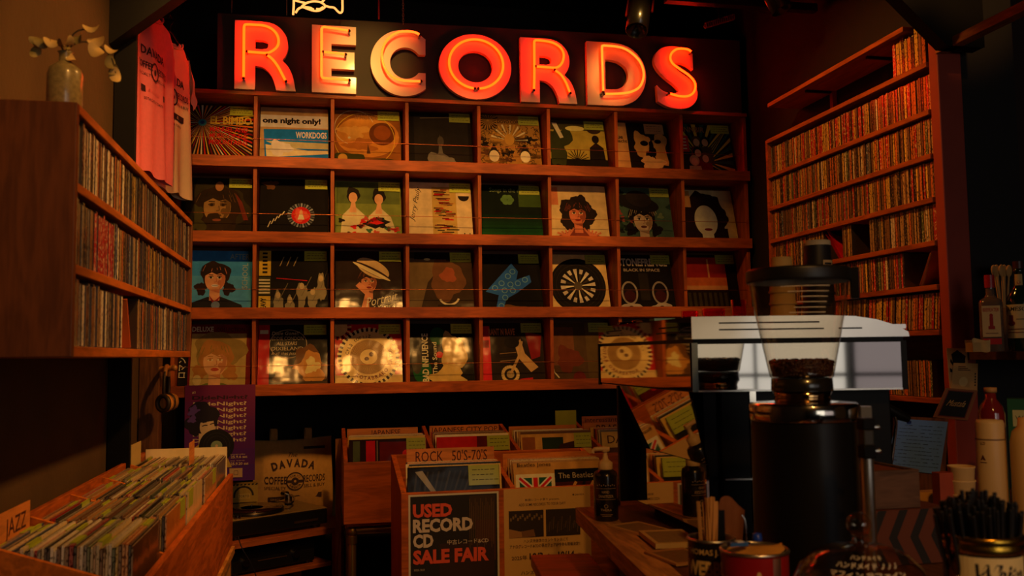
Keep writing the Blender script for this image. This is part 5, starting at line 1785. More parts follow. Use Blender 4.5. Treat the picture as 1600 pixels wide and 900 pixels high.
# mixer and lamp-like equipment on the lower shelf
am = thing('amplifier', 'dark amplifier on the lower shelf of the turntable stand', 'amplifier', (A.x + tdir.x * .03 + tper.x * .06, A.y + tdir.y * .03 + tper.y * .06, .4202), TA)
b = MB(); b.box(0, .40, 0, .28, .012, .1, TBK); ca_ = b.build('case', am, world=False, bevel=.003)
for x_ in (.02, .37):
    for y_ in (.02, .25):
        b = MB(); b.cyl((x_ + .005, y_, 0), (x_ + .005, y_, .0115), .012, TBK, 10); b.build('foot', am, world=False)
for x_ in (.06, .30):
    b = MB(); b.cyl((x_, 0, .055), (x_, -.018, .055), .017, M((150, 140, 120), rough=.25, metal=1), 16); b.build('knob', ca_, world=False)
b = MB(); b.box(.12, .26, -.002, -.0003, .05, .054, M((150, 110, 70), rough=.3, metal=.8)); b.build('fascia_strip', ca_, world=False)
# power cord
b = MB(); b.tube(cr([onY(372, 838, 3.98), onY(378, 856, 3.97), onY(392, 880, 3.97), onY(402, 905, 3.97)], 5), .0025, TBK, 6)
tag(b.build('black_cable', loc=onY(372, 838, 3.98)), 'thin black cable hanging in front of the turntable stand', 'cable')

# ------------------------------------------------------------------ tote bag behind the turntable
TB = Vector((-.34, 4.60, .576))
tg = thing('tote_bag', 'beige canvas tote bag printed with a coffee and records badge', 'bag', TB)
CANV = M((196, 150, 84), rough=.9, var=.18, scale=50, bump=.15, bscale=220)


def bag(side):
    def fn(u, v):
        bul = math.sin(PI * u) * math.sin(PI * min(1, v * 1.02)) ** .6
        return (.38 * u + .004 * math.sin(5 * v), side * (.02 + .03 * bul) + .006 * math.sin(6 * u + 3 * v) + .004 * math.sin(14 * u * v + 2) + .09 * v * .5, .37 * v + .012 * u * v - .008 * math.sin(PI * u) * (v > .98))
    return fn


b = MB(); b.grid(bag(-1), 24, 20, CANV); b.grid(bag(1), 24, 20, CANV)
b.grid(lambda u, v: Vector(bag(-1)(0, v)).lerp(Vector(bag(1)(0, v)), u), 2, 20, CANV); b.grid(lambda u, v: Vector(bag(-1)(1, v)).lerp(Vector(bag(1)(1, v)), u), 2, 20, CANV); b.grid(lambda u, v: Vector(bag(-1)(u, 0)).lerp(Vector(bag(1)(u, 0)), v), 24, 2, CANV)
b.build('body', tg, world=False)
for x_ in (.095, .26):
    b = MB()
    b.box(-.016, .016, .008, .012, -.04, .05, CANV, Matrix.Translation((x_, .02, .375)) @ Matrix.Rotation(-.3, 4, 'X'))
    b.box(-.016, .016, -.03, -.026, -.0, .05, CANV, Matrix.Translation((x_ + .006, .055, .375)) @ Matrix.Rotation(.1, 4, 'X'))
    b.box(-.016, .016, -.03, .03, .048, .052, CANV, Matrix.Translation((x_ + .003, .04, .375)))
    b.build('handle', tg, world=False)
F = Flat(1, 1, .30, CANV, thick=.0004); F.v, F.f, F.m, F.sm, F.mats = [], [], [], [], []
TI = M((58, 36, 30), rough=.85, var=.1)
F.text('The', .42, .80, .07, TI, .0, .14, shear=.4)
for i, ch in enumerate('DAVADA'):
    a = math.radians(16.5 - 33 * i / 5)
    F.text(ch, .5 - .98 * math.sin(a), -.32 + .96 * math.cos(a), .13, TI, .045, .098, align='c', rot=math.degrees(a)); F.y += F.step
F.text('COFFEE', .04, .38, .12, TI, .01, .36); F.text('RECORDS', .66, .40, .11, TI, .01, .34)
F.ring(.53, .42, .135, .018, TI, 30); F.ell(.53, .42, .06, .06, TI, 20); F.ell(.53, .42, .02, .02, CANV, 12); F.arctext('TOKYO', .53, .42, .075, 90, 110, .035, TI); F.arctext('SHIMOKITA', .53, .42, .11, 270, 120, .035, TI, 0, True); F.rect(.39, .4, .475, .44, TI); F.rect(.585, .4, .67, .44, TI)
F.text('SPECIALTY', .04, .29, .05, TI, 0, .35); F.text('SELL & BUY', .67, .32, .05, TI, 0, .33)
F.poly([(.1, .09), (.1, .17), (.5, .19), (.95, .23), (.95, .15), (.5, .11)], TI); F.text('SINCE', .14, .115, .03, CANV, 0, .16)
F.rect(.66, .92, 1.05, .96, TI)
for i, v in enumerate(F.v):
    x_, z_ = v.x + .045, v.z + .05
    u_, v_ = x_ / .38, z_ / .37
    F.v[i] = Vector((x_, bag(-1)(min(max(u_, 0), 1), min(max(v_, 0), 1))[1] - .0045 + v.y * .3, z_))
F.build('print', tg, world=False)
# board standing between tote and bins, yellow tin
b = MB(); p = onY(523, 686, 4.25); b.box(.052, .078, 4.24, 4.26, .0, p.z, wood((170, 110, 60), 'z'))
tag(b.build('upright_board', loc=(.06, 4.25, 0)), 'narrow upright wooden board between the tote bag and the back bins', 'slat')
p = onY(365, 757, 4.45)
F = Flat(.12, .085, 1, PP(196, 160, 66), thick=.06)
F.ring(.055, .03, .042, .009, PP(50, 40, 26), 24, 0, 190); F.rect(.03, .016, .085, .04, PP(214, 180, 90)); F.text('TOKYO', .034, .022, .012, PP(60, 44, 30), 0, .046)
for i in range(7):
    F.poly([(.004 + i * .017, .078), (.014 + i * .017, .078), (.018 + i * .017, .085), (.008 + i * .017, .085)], PP(50, 40, 26)); F.y += F.step
o = F.build('yellow_box', world=False); o.location = (p.x - .01, 4.45, p.z - .085); o.rotation_euler.z = .1
tag(o, 'small yellow box with a black ring badge left of the tote bag', 'box')
b = MB(); b.box(p.x - .02, p.x + .10, 4.445, 4.51, .576, p.z - .086, M((60, 40, 26), rough=.6)); tag(b.build('wooden_block', loc=(p.x, 4.47, .576)), 'dark wooden block under the small yellow box', 'block')

# ------------------------------------------------------------------ the two posters on the middle bin
F = Flat(.297, .42, 1, PP(206, 198, 180), thick=.0008)
F.rect(.006, .006, .291, .414, PP(32, 26, 22))
for i, (x0, y0, x1, y1, c) in enumerate(((.2, .3, .285, .41, (60, 42, 26)), (.22, .2, .285, .33, (72, 36, 28)), (.1, .15, .28, .26, (50, 28, 24)), (.01, .02, .28, .12, (110, 96, 60)), (.05, .02, .13, .13, (150, 132, 90)), (.14, .03, .17, .12, (40, 34, 26)), (.19, .04, .24, .14, (84, 66, 40)))):
    F.rect(x0, y0, x1, y1, PP(*c))
for i in range(14):
    F.line([(.2 + .006 * i, .24 + .01 * (i % 4)), (.2 + .006 * i, .4 - .012 * (i % 3))], .002, PP(96, 70, 40)); F.y += F.step
PR, PW = PP(222, 84, 58), PP(206, 190, 178)
F.text('USED', .014, .346, .044, PR, .045, .128)
F.text('RECORD', .014, .298, .044, PW, .045, .196)
F.text('CD', .014, .25, .044, PW, .045, .066)
F.text('SALE FAIR', .014, .198, .046, PR, .045, .248)
F.text('中古レコード&CD', .125, .256, .016, PW, .005, .136)
F.text('2025.10.3', .016, .178, .006, PW, 0, .034); F.text('10.14', .016, .15, .006, PW, 0, .03)
o = F.build('fair_poster', world=False); o.location = (.268, CY0 - .0012, .482)
tag(o, 'black poster reading USED RECORD CD SALE FAIR on the middle bin', 'poster')
F = Flat(.297, .42, 1, PP(206, 164, 100), thick=.0008)
IK = PP(56, 36, 28)
F.text('新譜レコード祭り presents.', .072, .377, .009, IK, .004, .118); F.text('ADD SOME RECORDS TO YOUR DAY!', .05, .362, .009, IK, .006, .16)
F.text('● DAVADA', .235, .39, .006, IK, 0, .04)
for x0 in (.016, .142):
    F.rect(x0, .26, x0 + .118, .348, PP(44, 32, 24))
for i in range(14):
    F.rect(.02 + .008 * i, .315 + .006 * (i % 3), .026 + .008 * i, .325 + .006 * (i % 3), PP(120, 96, 66)); F.y += F.step
F.poly([(.016, .26), (.016, .29), (.055, .28), (.1, .285), (.105, .262)], PP(160, 116, 70)); F.poly([(.06, .262), (.058, .28), (.1, .286), (.104, .262)], PP(120, 82, 50))
for i in range(16):
    F.line([(.145 + .007 * i, .27 + .004 * (i % 5)), (.149 + .007 * i, .3 + .008 * (i % 4))], .003, PP(84, 62, 40) if i % 2 else PP(64, 50, 36)); F.y += F.step
F.text('ハンズ渋谷店のエントランスにて', .065, .243, .011, IK, .004, .152); F.text('アナログレコード&CDの祭のフェアが今年も開催決定!!', .018, .226, .012, IK, .006, .24)
F.text('2025年', .024, .188, .015, IK, 0, .052); F.text('10/3', .084, .188, .021, IK, .03, .046); F.text('(金)〜', .137, .19, .014, IK, 0, .042); F.text('10/14', .182, .188, .021, IK, .03, .056); F.text('(火)', .245, .19, .012, IK, 0, .018)
F.text('ハンズ渋谷店', .055, .14, .013, IK, .006, .09); F.text('営業時間 11:00', .07, .12, .009, IK, 0, .07)
o = F.build('fair_poster', world=False); o.location = (.582, CY0 - .0012, .487)
tag(o, 'tan poster dated 10/3 to 10/14 with two photographs on the middle bin', 'poster')
# ------------------------------------------------------------------ bar counter
def face_cam(p):
    return -math.atan2(p[0], p[1])


def wrap(F, R, x_mid):
    """bend flat lettering round an upright cylinder of radius R, its middle at the front"""
    for i in range(len(F.f)):
        f = F.f[i]
        if len(f) == 4:
            q = [F.v[k] for k in f]
            w_ = max(p.x for p in q) - min(p.x for p in q)
            n = int(w_ / (0.14 * R)) + 1
            if n > 1:
                q.sort(key=lambda p: p.x)
                lo, hi = sorted(q[:2], key=lambda p: p.z), sorted(q[2:], key=lambda p: p.z)
                bo = len(F.v)
                for k in range(n + 1):
                    F.v += [lo[0].lerp(hi[0], k / n), lo[1].lerp(hi[1], k / n)]
                fs = [(bo + 2 * k, bo + 2 * k + 2, bo + 2 * k + 3, bo + 2 * k + 1) for k in range(n)]
                F.f[i] = fs[0]
                F.f += fs[1:]
                F.m += [F.m[i]] * (n - 1)
                F.sm += [False] * (n - 1)
    for i, v in enumerate(F.v):
        a = (v.x - x_mid) / R
        r_ = R - v.y
        F.v[i] = Vector((r_ * math.sin(a), -r_ * math.cos(a), v.z))
    return F


def blank(scale=1.0, w_=1, h_=1):
    F = Flat(w_, h_, scale, PAPER, thick=.001)
    F.v, F.f, F.m, F.sm, F.mats = [], [], [], [], []
    return F


CHR = M((206, 200, 190), rough=.12, metal=1.0, var=0)
STL = M((214, 210, 202), rough=.33, metal=1.0, var=.05)
MIR = M((222, 218, 212), rough=.035, metal=1.0, var=0)
BLK = M((12, 11, 10), rough=.4, var=.1, spec=.15)
GLASS = clear((246, 238, 224), 0.0, 1.65)
GLASSB = clear((250, 240, 224), 0.0, 1.7)
ct = thing('bar_counter', 'wooden bar counter crowded with coffee gear beside the middle bin', 'counter', (1.4, 1.8, 0))
edge = [(.725, 2.60), (.703, 2.401), (.634, 1.772), (.56, 1.0)]
b = MB(); b.prism([(.56, 1.0), (.64, 1.0), (.712, 1.772), (.781, 2.35), (.81, 2.60), (.725, 2.60)][::1], 'z', .858, .9, wood((196, 140, 82), 'y', rough=.55)); b.build('edge_board', ct, bevel=.002)
b = MB(); b.prism([(.6405, 1.0), (2.6, 1.0), (2.6, 2.574), (1.97, 2.574), (1.97, 2.6), (.8105, 2.6), (.7815, 2.35), (.7125, 1.772)], 'z', .86, .8985, wood((92, 56, 34), 'y', rough=.5)); b.build('worktop', ct)
b = MB(); b.prism([(.84, 1.05), (2.58, 1.05), (2.58, 2.55), (.84, 2.55)], 'z', 0, .8595, wood((76, 44, 26), 'z')); b.build('body', ct)
CT = .9

# red side table tucked under it
th = thing('side_table', 'small red-brown wooden table standing before the middle bin', 'table', (.7, 2.45, 0), -.115)
RW = wood((168, 62, 34), 'x', dark=.3, coat=.4)
b = MB(); b.box(-.118, .06, -.22, .232, .715, .75, RW); b.build('tabletop', th, world=False, bevel=.004)
for x_ in (-.105, .02):
    for y_ in (-.2, .19):
        b = MB(); b.box(x_, x_ + .03, y_, y_ + .03, 0, .7145, RW); b.build('leg', th, world=False)

# hand pump bottle
SP = (.752, 2.385, CT + .0005)
th = thing('pump_bottle', 'black hand sanitizer pump bottle with a cream pump at the end of the counter', 'bottle', SP, face_cam(SP))
b = MB(); b.lathe([(.001, 0), (.031, 0), (.033, .003), (.033, .118), (.030, .128), (.018, .136), (.015, .138), (.015, .146)], M((26, 20, 18), rough=.25, coat=.5, var=.05), 32); b.build('bottle_body', th, world=False)
CP = M((226, 190, 130), rough=.5, var=.05)
b = MB(); b.lathe([(.019, .136), (.0195, .138), (.0195, .154), (.014, .158), (.008, .163), (.006, .175), (.006, .186)], CP, 24)
b.tube(cr([(.012, -.004, .19), (-.01, -.006, .191), (-.03, -.008, .189), (-.034, -.008, .180)], 5), [.0062] * 10 + [.005] * 6, CP, 10)
b.cyl((0, 0, .183), (0, 0, .195), .010, CP, 14)
b.build('pump', th, world=False)
F = blank()
LT = M((176, 150, 116), rough=.6, var=0)
F.text('HAND', .022, .075, .007, LT, .01, .02); F.text('SANITIZER', .012, .063, .0075, LT, .01, .042)
F.ring(.033, .072, .029, .0008, LT, 4, 45, 405, .012) if False else None
for z_ in (.058, .087):
    F.rect(.004, z_, .062, z_ + .0008, LT)
for i in range(9):
    F.rect(.008 + .006 * i, .094 + .002 * (i % 2), .0105 + .006 * i, .0965 + .002 * (i % 2), LT); F.y += F.step
F.ring(.033, .041, .0045, .0011, LT, 16); F.text('THERA', .018, .028, .006, LT, .005, .03); F.rect(.018, .018, .05, .0192, LT); F.rect(.022, .0145, .046, .0155, LT)
wrap(F, .0331, .033).build('label_print', th, world=False)

# flyers on the counter
for k, (px, py, w_, d_, n_, c, lab) in enumerate(((1000, 828, .10, .15, .006, (196, 150, 90), 'stack of tan flyers on the counter by the pump bottle'), (1046, 846, .11, .16, .012, (206, 170, 110), 'stack of cream flyers on the counter between the pump bottle and the coffee tin'), (1062, 872, .1, .14, .005, (180, 130, 74), 'stack of brown flyers on the counter beside the coffee tin'))):
    p = onZ(px, py, CT)
    b = MB(); b.box(-w_ / 2, w_ / 2, -d_ / 2, d_ / 2, .0005, n_, M(c, rough=.7, var=.15)); b.box(-w_ / 2 + .01, w_ / 2 - .01, -d_ / 2 + .012, d_ / 2 - .02, n_, n_ + .0003, M(tuple(int(v * .7) for v in c), rough=.7, var=.3, scale=90))
    o = b.build('flyer', world=False); o.location = (max(p.x, .79) if k == 0 else p.x, p.y, CT + k * .0004); o.rotation_euler.z = (.3, -.1, .15)[k]
    tag(o, lab, 'flyers')

# ------------------------------------------------------------------ espresso machine
MX0, MX1, MY0, MY1 = .838, 1.386, 1.975, 2.56
em = thing('espresso_machine', 'polished steel espresso machine with mirror-bright panels on the counter', 'coffee machine', (1.115, 2.25, CT))
BX_ = Matrix.Translation((MX0, MY0, 0)) @ Matrix.Rotation(math.radians(-10.5), 4, 'Z')     # the back is set at a slight angle
BW_ = .505
lp = lambda x, y: tuple((BX_ @ Vector((x, y, 0)))[:2])
b = MB(); b.prism([lp(.075, .05), lp(BW_ - .02, .05), (MX1 - .03, MY1 - .04), (MX0 + .10, MY1 - .04)], 'z', .925, 1.2575, BLK); b.build('body', em, bevel=.004)
b = MB(); b.prism([lp(.006, .006), lp(BW_ - .004, .006), (MX1 - .006, MY1 + .13), (MX0 + .006, MY1 + .13)], 'z', 1.2578, 1.3995, BLK); b.build('upper_housing', em)
b = MB(); b.box(.014, BW_ - .014, -.0015, .0045, 1.262, 1.369, M((150, 147, 144), rough=.04, metal=1.0, var=0), BX_); b.build('back_panel', em)
PF = M((120, 126, 124), rough=.4, metal=.9)
b = MB(); b.box(0, .0135, -.002, .005, 1.258, 1.372, PF, BX_); b.box(BW_ - .0135, BW_, -.002, .005, 1.258, 1.372, BLK, BX_); b.box(.0136, BW_ - .0136, -.002, .005, 1.3692, 1.373, BLK, BX_); b.box(.0136, BW_ - .0136, -.002, .005, 1.258, 1.2618, STL, BX_); b.build('panel_frame', em)
# slotted rail round the cups: back, then the side
top = [(0, 1.381), (BW_ + .006, 1.381), (BW_ + .004, 1.392), (BW_ - .026, 1.408), (BW_ - .07, 1.422), (BW_ - .12, 1.43), (BW_ - .185, 1.433), (0, 1.433)]
b = MB(); b.prism(top, 'y', -.006, -.003, STL, xf=BX_); cr_ = b.build('cup_rail', em)
for z_, x0, x1 in ((1.4175, .064, .30), (1.4020, .064, .31), (1.4020, .345, .40)):
    b2 = MB(); b2.box(x0, x1, -.0068, -.0061, z_ - .0017, z_ + .0017, BLK, BX_); b2.build('rail_slot', cr_)
b = MB(); b.box(MX0, MX0 + .003, MY0 - .0029, 2.70, 1.381, 1.433, MIR); cr_ = b.build('cup_rail', em)
for y0, y1, z_ in ((2.05, 2.18, 1.412), (2.05, 2.2, 1.399), (2.48, 2.62, 1.416), (2.5, 2.62, 1.402)):
    b2 = MB(); b2.box(MX0 - .0007, MX0 - .0001, y0, y1, z_ - .0018, z_ + .0018, BLK); b2.build('rail_slot', cr_)
b = MB(); b.prism([lp(.004, -.0028), lp(BW_, -.0028), (MX1, MY1 + .13), (MX0 + .0035, MY1 + .13)], 'z', 1.3997, 1.41, STL); b.build('cup_tray', em)
b = MB(); b.box(MX0 - .001, MX0 + .0055, MY0 + .008, 2.69, 1.262, 1.372, MIR); b.build('side_panel', em)
b = MB(); b.box(MX0 - .004, MX0 + .006, 2.6905, 2.70, 1.255, 1.38, BLK); b.build('panel_edge', em)
b = MB(); b.prism([(MX0 + .002, 1.2575), (MX0 + .008, 1.2575), (MX0 + .047, 1.088), (MX0 + .041, 1.088)], 'y', MY0 + .03, 2.52, MIR); b.build('lower_side_panel', em)
b = MB(); b.box(MX0 + .041, MX0 + .047, MY0 + .03, 2.52, .93, 1.086, MIR); b.build('lower_side_panel', em)
b = MB(); b.box(MX0 + .0, MX0 + .05, 2.521, 2.535, .925, 1.257, BLK); b.build('panel_edge', em)
b = MB(); b.box(MX0 + .0475, MX0 + .0995, MY0 + .05, 2.52, .925, 1.2575, BLK); b.build('side_frame', em)
b = MB(); b.box(.145, .16, .044, .0495, .95, 1.257, CHR, BX_); b.build('back_strip', em)
b = MB(); b.box(.076, BW_ - .025, .02, .0495, 1.052, 1.056, STL, BX_); b.build('back_ledge', em)
for x_ in (.95, 1.32):
    for y_ in (2.06, 2.48):
        b = MB(); b.cyl((x_, y_, CT - .0005), (x_, y_, .925), .022, BLK, 14); b.build('foot', em)
wp = [at(1364, 604, 2.28), at(1367, 618, 2.28), at(1378, 632, 2.28), at(1395, 645, 2.28), at(1400, 660, 2.28), at(1397, 690, 2.28), at(1393, 722, 2.28)]
b = MB(); b.tube(cr(wp, 6), .0042, CHR, 10); sw_ = b.build('steam_wand', em)
b = MB(); b.tube([at(1384, 636, 2.285), at(1404, 648, 2.285), at(1420, 655, 2.285)], [.012, .014, .009], BLK, 12); b.build('wand_grip', sw_)
# things on the machine
AMB = clear((255, 150, 70), 0.0, 1.5)
for k, (px, r, h, lab) in enumerate(((1078, .024, .052, 'low amber glass tumbler on the machine, nearest the record shelf'), (1115, .033, .058, 'wide amber glass tumbler on the espresso machine, middle of the three glasses'), (1155, .022, .082, 'tall amber glass on the espresso machine next to the hopper'))):
    p = onY(px, 500, 2.3)
    b = MB(); b.lathe([(.001, .0), (r * .82, 0), (r * .86, .003), (r, h), (r - .002, h), (r * .82, .008), (.001, .007)], AMB, 24)
    o = b.build('glass_tumbler', world=False); o.location = (p.x, 2.3, 1.4105)
    tag(o, lab, 'glass', 'amber glasses on the espresso machine')
p = onY(1034, 492, 2.35)
b = MB(); b.box(-.03, .03, -.02, .02, 0, .034, M((40, 130, 120), rough=.35, coat=.5)); b.box(-.03, .03, -.0203, -.02, .024, .034, M((150, 200, 180), rough=.4)); o = b.build('teal_box', world=False, bevel=.002); o.location = (max(p.x, .88), 2.35, 1.4105); tag(o, 'small teal box on the edge of the espresso machine', 'box')
pf = thing('portafilter', 'dark glossy portafilter lying on the edge of the espresso machine', 'portafilter', (.872, 2.52, 1.411), .9)
b = MB(); b.lathe([(.001, 0), (.026, 0), (.03, .01), (.03, .03), (.026, .03), (.024, .008), (.001, .006)], M((50, 20, 18), rough=.15, metal=.9), 22); b.build('basket', pf, world=False)
b = MB(); b.tube(cr([(.028, 0, .022), (.05, 0, .026), (.09, 0, .03), (.13, 0, .024)], 4), [.006] * 4 + [.010] * 5 + [.012] * 4, M((24, 14, 14), rough=.2, coat=.8), 10); b.build('handle', pf, world=False)
CUPK = M((30, 26, 24), rough=.5, var=.1)
KRAFT = M((196, 156, 84), rough=.7, var=.1)
LID = M((206, 186, 146), rough=.5)
p = onY(1277, 400, 2.2)
for k in range(5):
    z0 = 1.4105 + .0295 * k
    b = MB(); b.lathe([(.041, 0), (.043, .002), (.043, .006), (.041, .008), (.0345, .112), (.034, .115), (.001, .114)], CUPK, 26, cap0=False)
    if k == 4:
        b.lathe([(.0352, .104), (.0358, .106), (.0348, .117), (.032, .118), (.001, .1175)], LID, 26, cap0=False)
    th = b.build('paper_cup', world=False); th.location = (p.x, 2.2, z0); th.rotation_euler.z = face_cam((p.x, 2.2))
    tag(th, ('black paper cup with a pale base, topmost of the upturned stack behind the hopper' if k == 4 else f'black paper cup, {nth(5 - k)} from the top of the upturned stack behind the hopper'), 'paper cup', 'black paper cups behind the hopper')
    if k == 4:
        F = blank(); F.rect(0, .02, .03, .062, M((190, 160, 110), rough=.7)); F.rect(.004, .05, .026, .055, CUPK); F.rect(.004, .04, .02, .043, CUPK); F.rect(.004, .03, .024, .033, CUPK)
        for i, v in enumerate(F.v):
            F.v[i] = Vector((v.x, v.y - .0006, v.z))
        wrap(F, .0406, -.014).build('sticker', th, world=False)
p = onY(1221, 415, 2.2)
for k in range(4):
    b = MB(); b.lathe([(.034, 0), (.036, .002), (.036, .006), (.0335, .008), (.0265, .095), (.026, .097), (.001, .0965)], KRAFT, 26, cap0=False)
    o = b.build('paper_cup', world=False); o.location = (p.x, 2.2, 1.4105 + .031 * k); tag(o, f'tan paper cup, {nth(4 - k)} from the top of the short upturned stack', 'paper cup', 'tan paper cups behind the hopper')

# ------------------------------------------------------------------ coffee grinder
GX, GY = .915, 1.62
gr = thing('coffee_grinder', 'tall black coffee grinder with a clear bean hopper on the counter', 'coffee grinder', (GX, GY, CT), face_cam((GX, GY)))
GB = M((20, 19, 19), rough=.36, var=.06, metal=.3)
b = MB(); b.lathe([(.001, 0), (.112, 0), (.114, .004), (.114, .02), (.101, .03), (.0995, .04), (.0995, .316)], GB, 56); b.build('body', gr, world=False)
b = MB(); b.lathe([(.096, .3165), (.1015, .3165), (.1025, .318), (.1025, .347), (.100, .350), (.06, .352), (.001, .352)], CHR, 56); b.build('collar', gr, world=False)
b = MB(); b.lathe([(.052, .3523), (.054, .354), (.052, .362), (.056, .372), (.001, .372)], M((190, 150, 96), rough=.1, metal=1), 40); b.build('neck', gr, world=False)
b = MB(); b.lathe([(.0575, .3723), (.0585, .374), (.0575, .397), (.056, .398), (.054, .398), (.054, .3723)], M((26, 24, 20), rough=.25, coat=.6), 40, cap0=False, cap1=False); b.build('hopper_ring', gr, world=False)
b = MB()
out = [(.0575, .3985), (.060, .40), (.066, .43), (.078, .49), (.088, .54), (.0945, .584)]
inn = [(.0925, .584), (.086, .54), (.0762, .49), (.0642, .43), (.058, .402), (.056, .3985)]
b.lathe(out, GLASS, 56, cap0=False, cap1=False); ho_ = b.build('hopper', gr, world=False)
b = MB(); b.lathe([(.001, .5845), (.0985, .5845), (.1, .587), (.1, .607), (.097, .611), (.001, .612)], M((22, 20, 19), rough=.4), 48); b.box(.096, .112, -.016, .016, .55, .61, BLK); b.build('lid', gr, world=False, bevel=.0015)
WM = M((226, 216, 196), rough=.6, var=0)
for i, (z_, a0, a1) in enumerate(((.572, -20, 24), (.562, -12, 24), (.552, 2, 24), (.542, -2, 22), (.532, -6, 22), (.5225, -12, 22))):
    R_ = .0945 - (.584 - z_) * .148 + .0006
    b = MB(); b.tube([(R_ * math.sin(math.radians(a)), -R_ * math.cos(math.radians(a)), z_) for a in range(a0, a1 + 14, 3)], .0007, WM, 5); b.build('scale_mark', ho_, world=False)
b = MB(); b.box(.1035, .122, -.05, -.02, .318, .345, STL); b.build('side_clip', gr, world=False)
b = MB(); b.box(.102, .114, -.045, -.028, .02, .3175, M((74, 74, 72), rough=.4, metal=.5)); b.build('side_strip', gr, world=False)
# beans
BN = M((58, 32, 18), rough=.4, coat=.3, var=.35, scale=60)
bn = MB(); rb = random.Random(8)
bn.lathe([(.001, .40), (.0545, .40), (.0585, .415), (.0605, .426), (.001, .428)], BN, 32)
for i in range(420):
    if i < 230:
        a = rb.random() * 2 * PI; q_ = math.sqrt(rb.random()) * .058; z_ = .428 + rb.uniform(-.002, .005)
    else:
        a = rb.uniform(-PI, 0); z_ = rb.uniform(.403, .43); q_ = .0528 + (z_ - .402) * .21 
    xf = Matrix.Translation((q_ * math.cos(a), q_ * math.sin(a), z_)) @ Matrix.Rotation(rb.random() * 6.28, 4, 'Z') @ Matrix.Rotation(rb.uniform(-.6, .6), 4, 'X')
    bn.sphere((0, 0, 0), (.0055, .0038, .0032), BN, 8, 5, xf)
o = bn.build('coffee_beans', world=False); o.location = (GX, GY, CT); tag(o, 'dark roasted coffee beans filling the foot of the glass hopper', 'coffee beans', kind='stuff')

# steel rod with clamp
p = at(1354, 700, 1.52)
rd = thing('rod_stand', 'upright steel tube with a black clamp right beside the grinder', 'stand', (p.x, p.y, CT))
zt = at(1354, 716, 1.52).z - CT
b = MB(); b.lathe([(.001, 0), (.03, 0), (.03, .006), (.027, .009), (.001, .010)], BLK, 28); b.build('base', rd, world=False)
b = MB(); b.cyl((0, 0, .0105), (0, 0, zt), .0105, STL, 20); b.build('tube', rd, world=False)
b = MB(); b.box(-.011, .011, -.011, .011, zt + .0002, zt + .022, BLK); b.box(-.009, .009, -.009, .009, zt + .022, zt + .048, M((50, 50, 48), rough=.35)); b.box(-.011, .011, -.011, .011, zt + .048, zt + .068, BLK); cl_ = b.build('clamp', rd, world=False, bevel=.002)
for z_ in (zt + .012, zt + .052):
    b = MB(); b.cyl((.011, -.002, z_), (.02, -.004, z_), .0035, CHR, 10); b.sphere((.021, -.004, z_), .0042, CHR, 10, 6); b.build('screw', cl_, world=False)

# ------------------------------------------------------------------ coffee tins with stirrers and cloth
def tin(name, p, r, h, cols, label):
    th = thing(name, label, 'tin', (p[0], p[1], CT + .0005), face_cam(p))
    b = MB()
    z = .003
    for c_, hh in cols:
        b.lathe([(r, z), (r, z + hh)], M(c_, rough=.3, coat=.4, var=.12), 40, cap0=False, cap1=False); z += hh
    b.lathe([(r - .002, z), (r - .002, .004), (.001, .004)], STL, 40, cap0=False)
    b.lathe([(.001, 0), (r, 0), (r, .003)], STL, 40)
    b.build('tin_body', th, world=False)
    b = MB(); b.lathe([(r - .0022, z - .001), (r + .0016, z - .001), (r + .002, z + .002), (r, z + .004), (r - .0025, z + .0035), (r - .0022, z - .001)], STL, 40, cap0=False, cap1=False); b.build('rim', th, world=False)
    return th


C1 = (.674, 1.526)
t1 = tin('coffee_tin', C1, .041, .125, [((150, 28, 26), .048), ((26, 22, 26), .068)], 'small dark and red coffee tin holding wooden stirrers')
F = blank()
CRT = M((214, 184, 130), rough=.5, var=0)
for a_ in (('THOMAS J.', .012, .095, .013, CRT, .01, .062), ('WEBB', .012, .062, .026, CRT, .05, .066), ('COFFEE', .010, .022, .019, CRT, .02, .07)):
    F = blank(); F.text(*a_); wrap(F, .0413, .062).build('lettering', t1, world=False)
F = blank(); F.rect(0, .053, .02, .115, M((24, 40, 110), rough=.4)); wrap(F, .0412, -.018).build('blue_band', t1, world=False)
STW = M((196, 140, 74), rough=.7, var=.25)
rs_ = random.Random(3)
for i in range(12):
    a, q_ = rs_.random() * 6.28, rs_.random() * .012
    b = MB(); xf = Matrix.Translation((C1[0] - .006 + q_ * math.cos(a), C1[1] + q_ * math.sin(a), CT + .01)) @ Matrix.Rotation(rs_.uniform(-.04, .04), 4, 'X') @ Matrix.Rotation(rs_.uniform(-.06, .10), 4, 'Y') @ Matrix.Rotation(rs_.random() * 3, 4, 'Z')
    b.box(-.003, .003, -.0009, .0009, 0, .165 + rs_.uniform(0, .02), STW, xf)
    tag(b.build('wooden_stirrer', loc=xf.translation), 'wooden stirrer standing in the small dark and red coffee tin', 'stirrer', 'wooden stirrers in the coffee tin')
b = MB()
b.grid(lambda u, v: (C1[0] + .012 + .052 * u + .008 * v, C1[1] + .006 + .016 * math.sin(2.6 * u + .3) + .004 * math.sin(9 * u), CT + .10 + .085 * v * (1 - .18 * (2 * u - 1) ** 2) + .006 * math.sin(5 * u)), 14, 8, M((120, 68, 30), rough=.75, var=.3, scale=30))
b.grid(lambda u, v: (C1[0] + .012 + .05 * u + .008 * v, C1[1] + .012 + .016 * math.sin(2.6 * u + .3), CT + .095 + .082 * v * (1 - .18 * (2 * u - 1) ** 2)), 14, 8, M((90, 50, 24), rough=.75, var=.3, scale=30))
b.grid(lambda u, v: (C1[0] + .0 + .024 * u, C1[1] - .004 - .004 * u, CT + .09 + .08 * v), 4, 6, BLK)
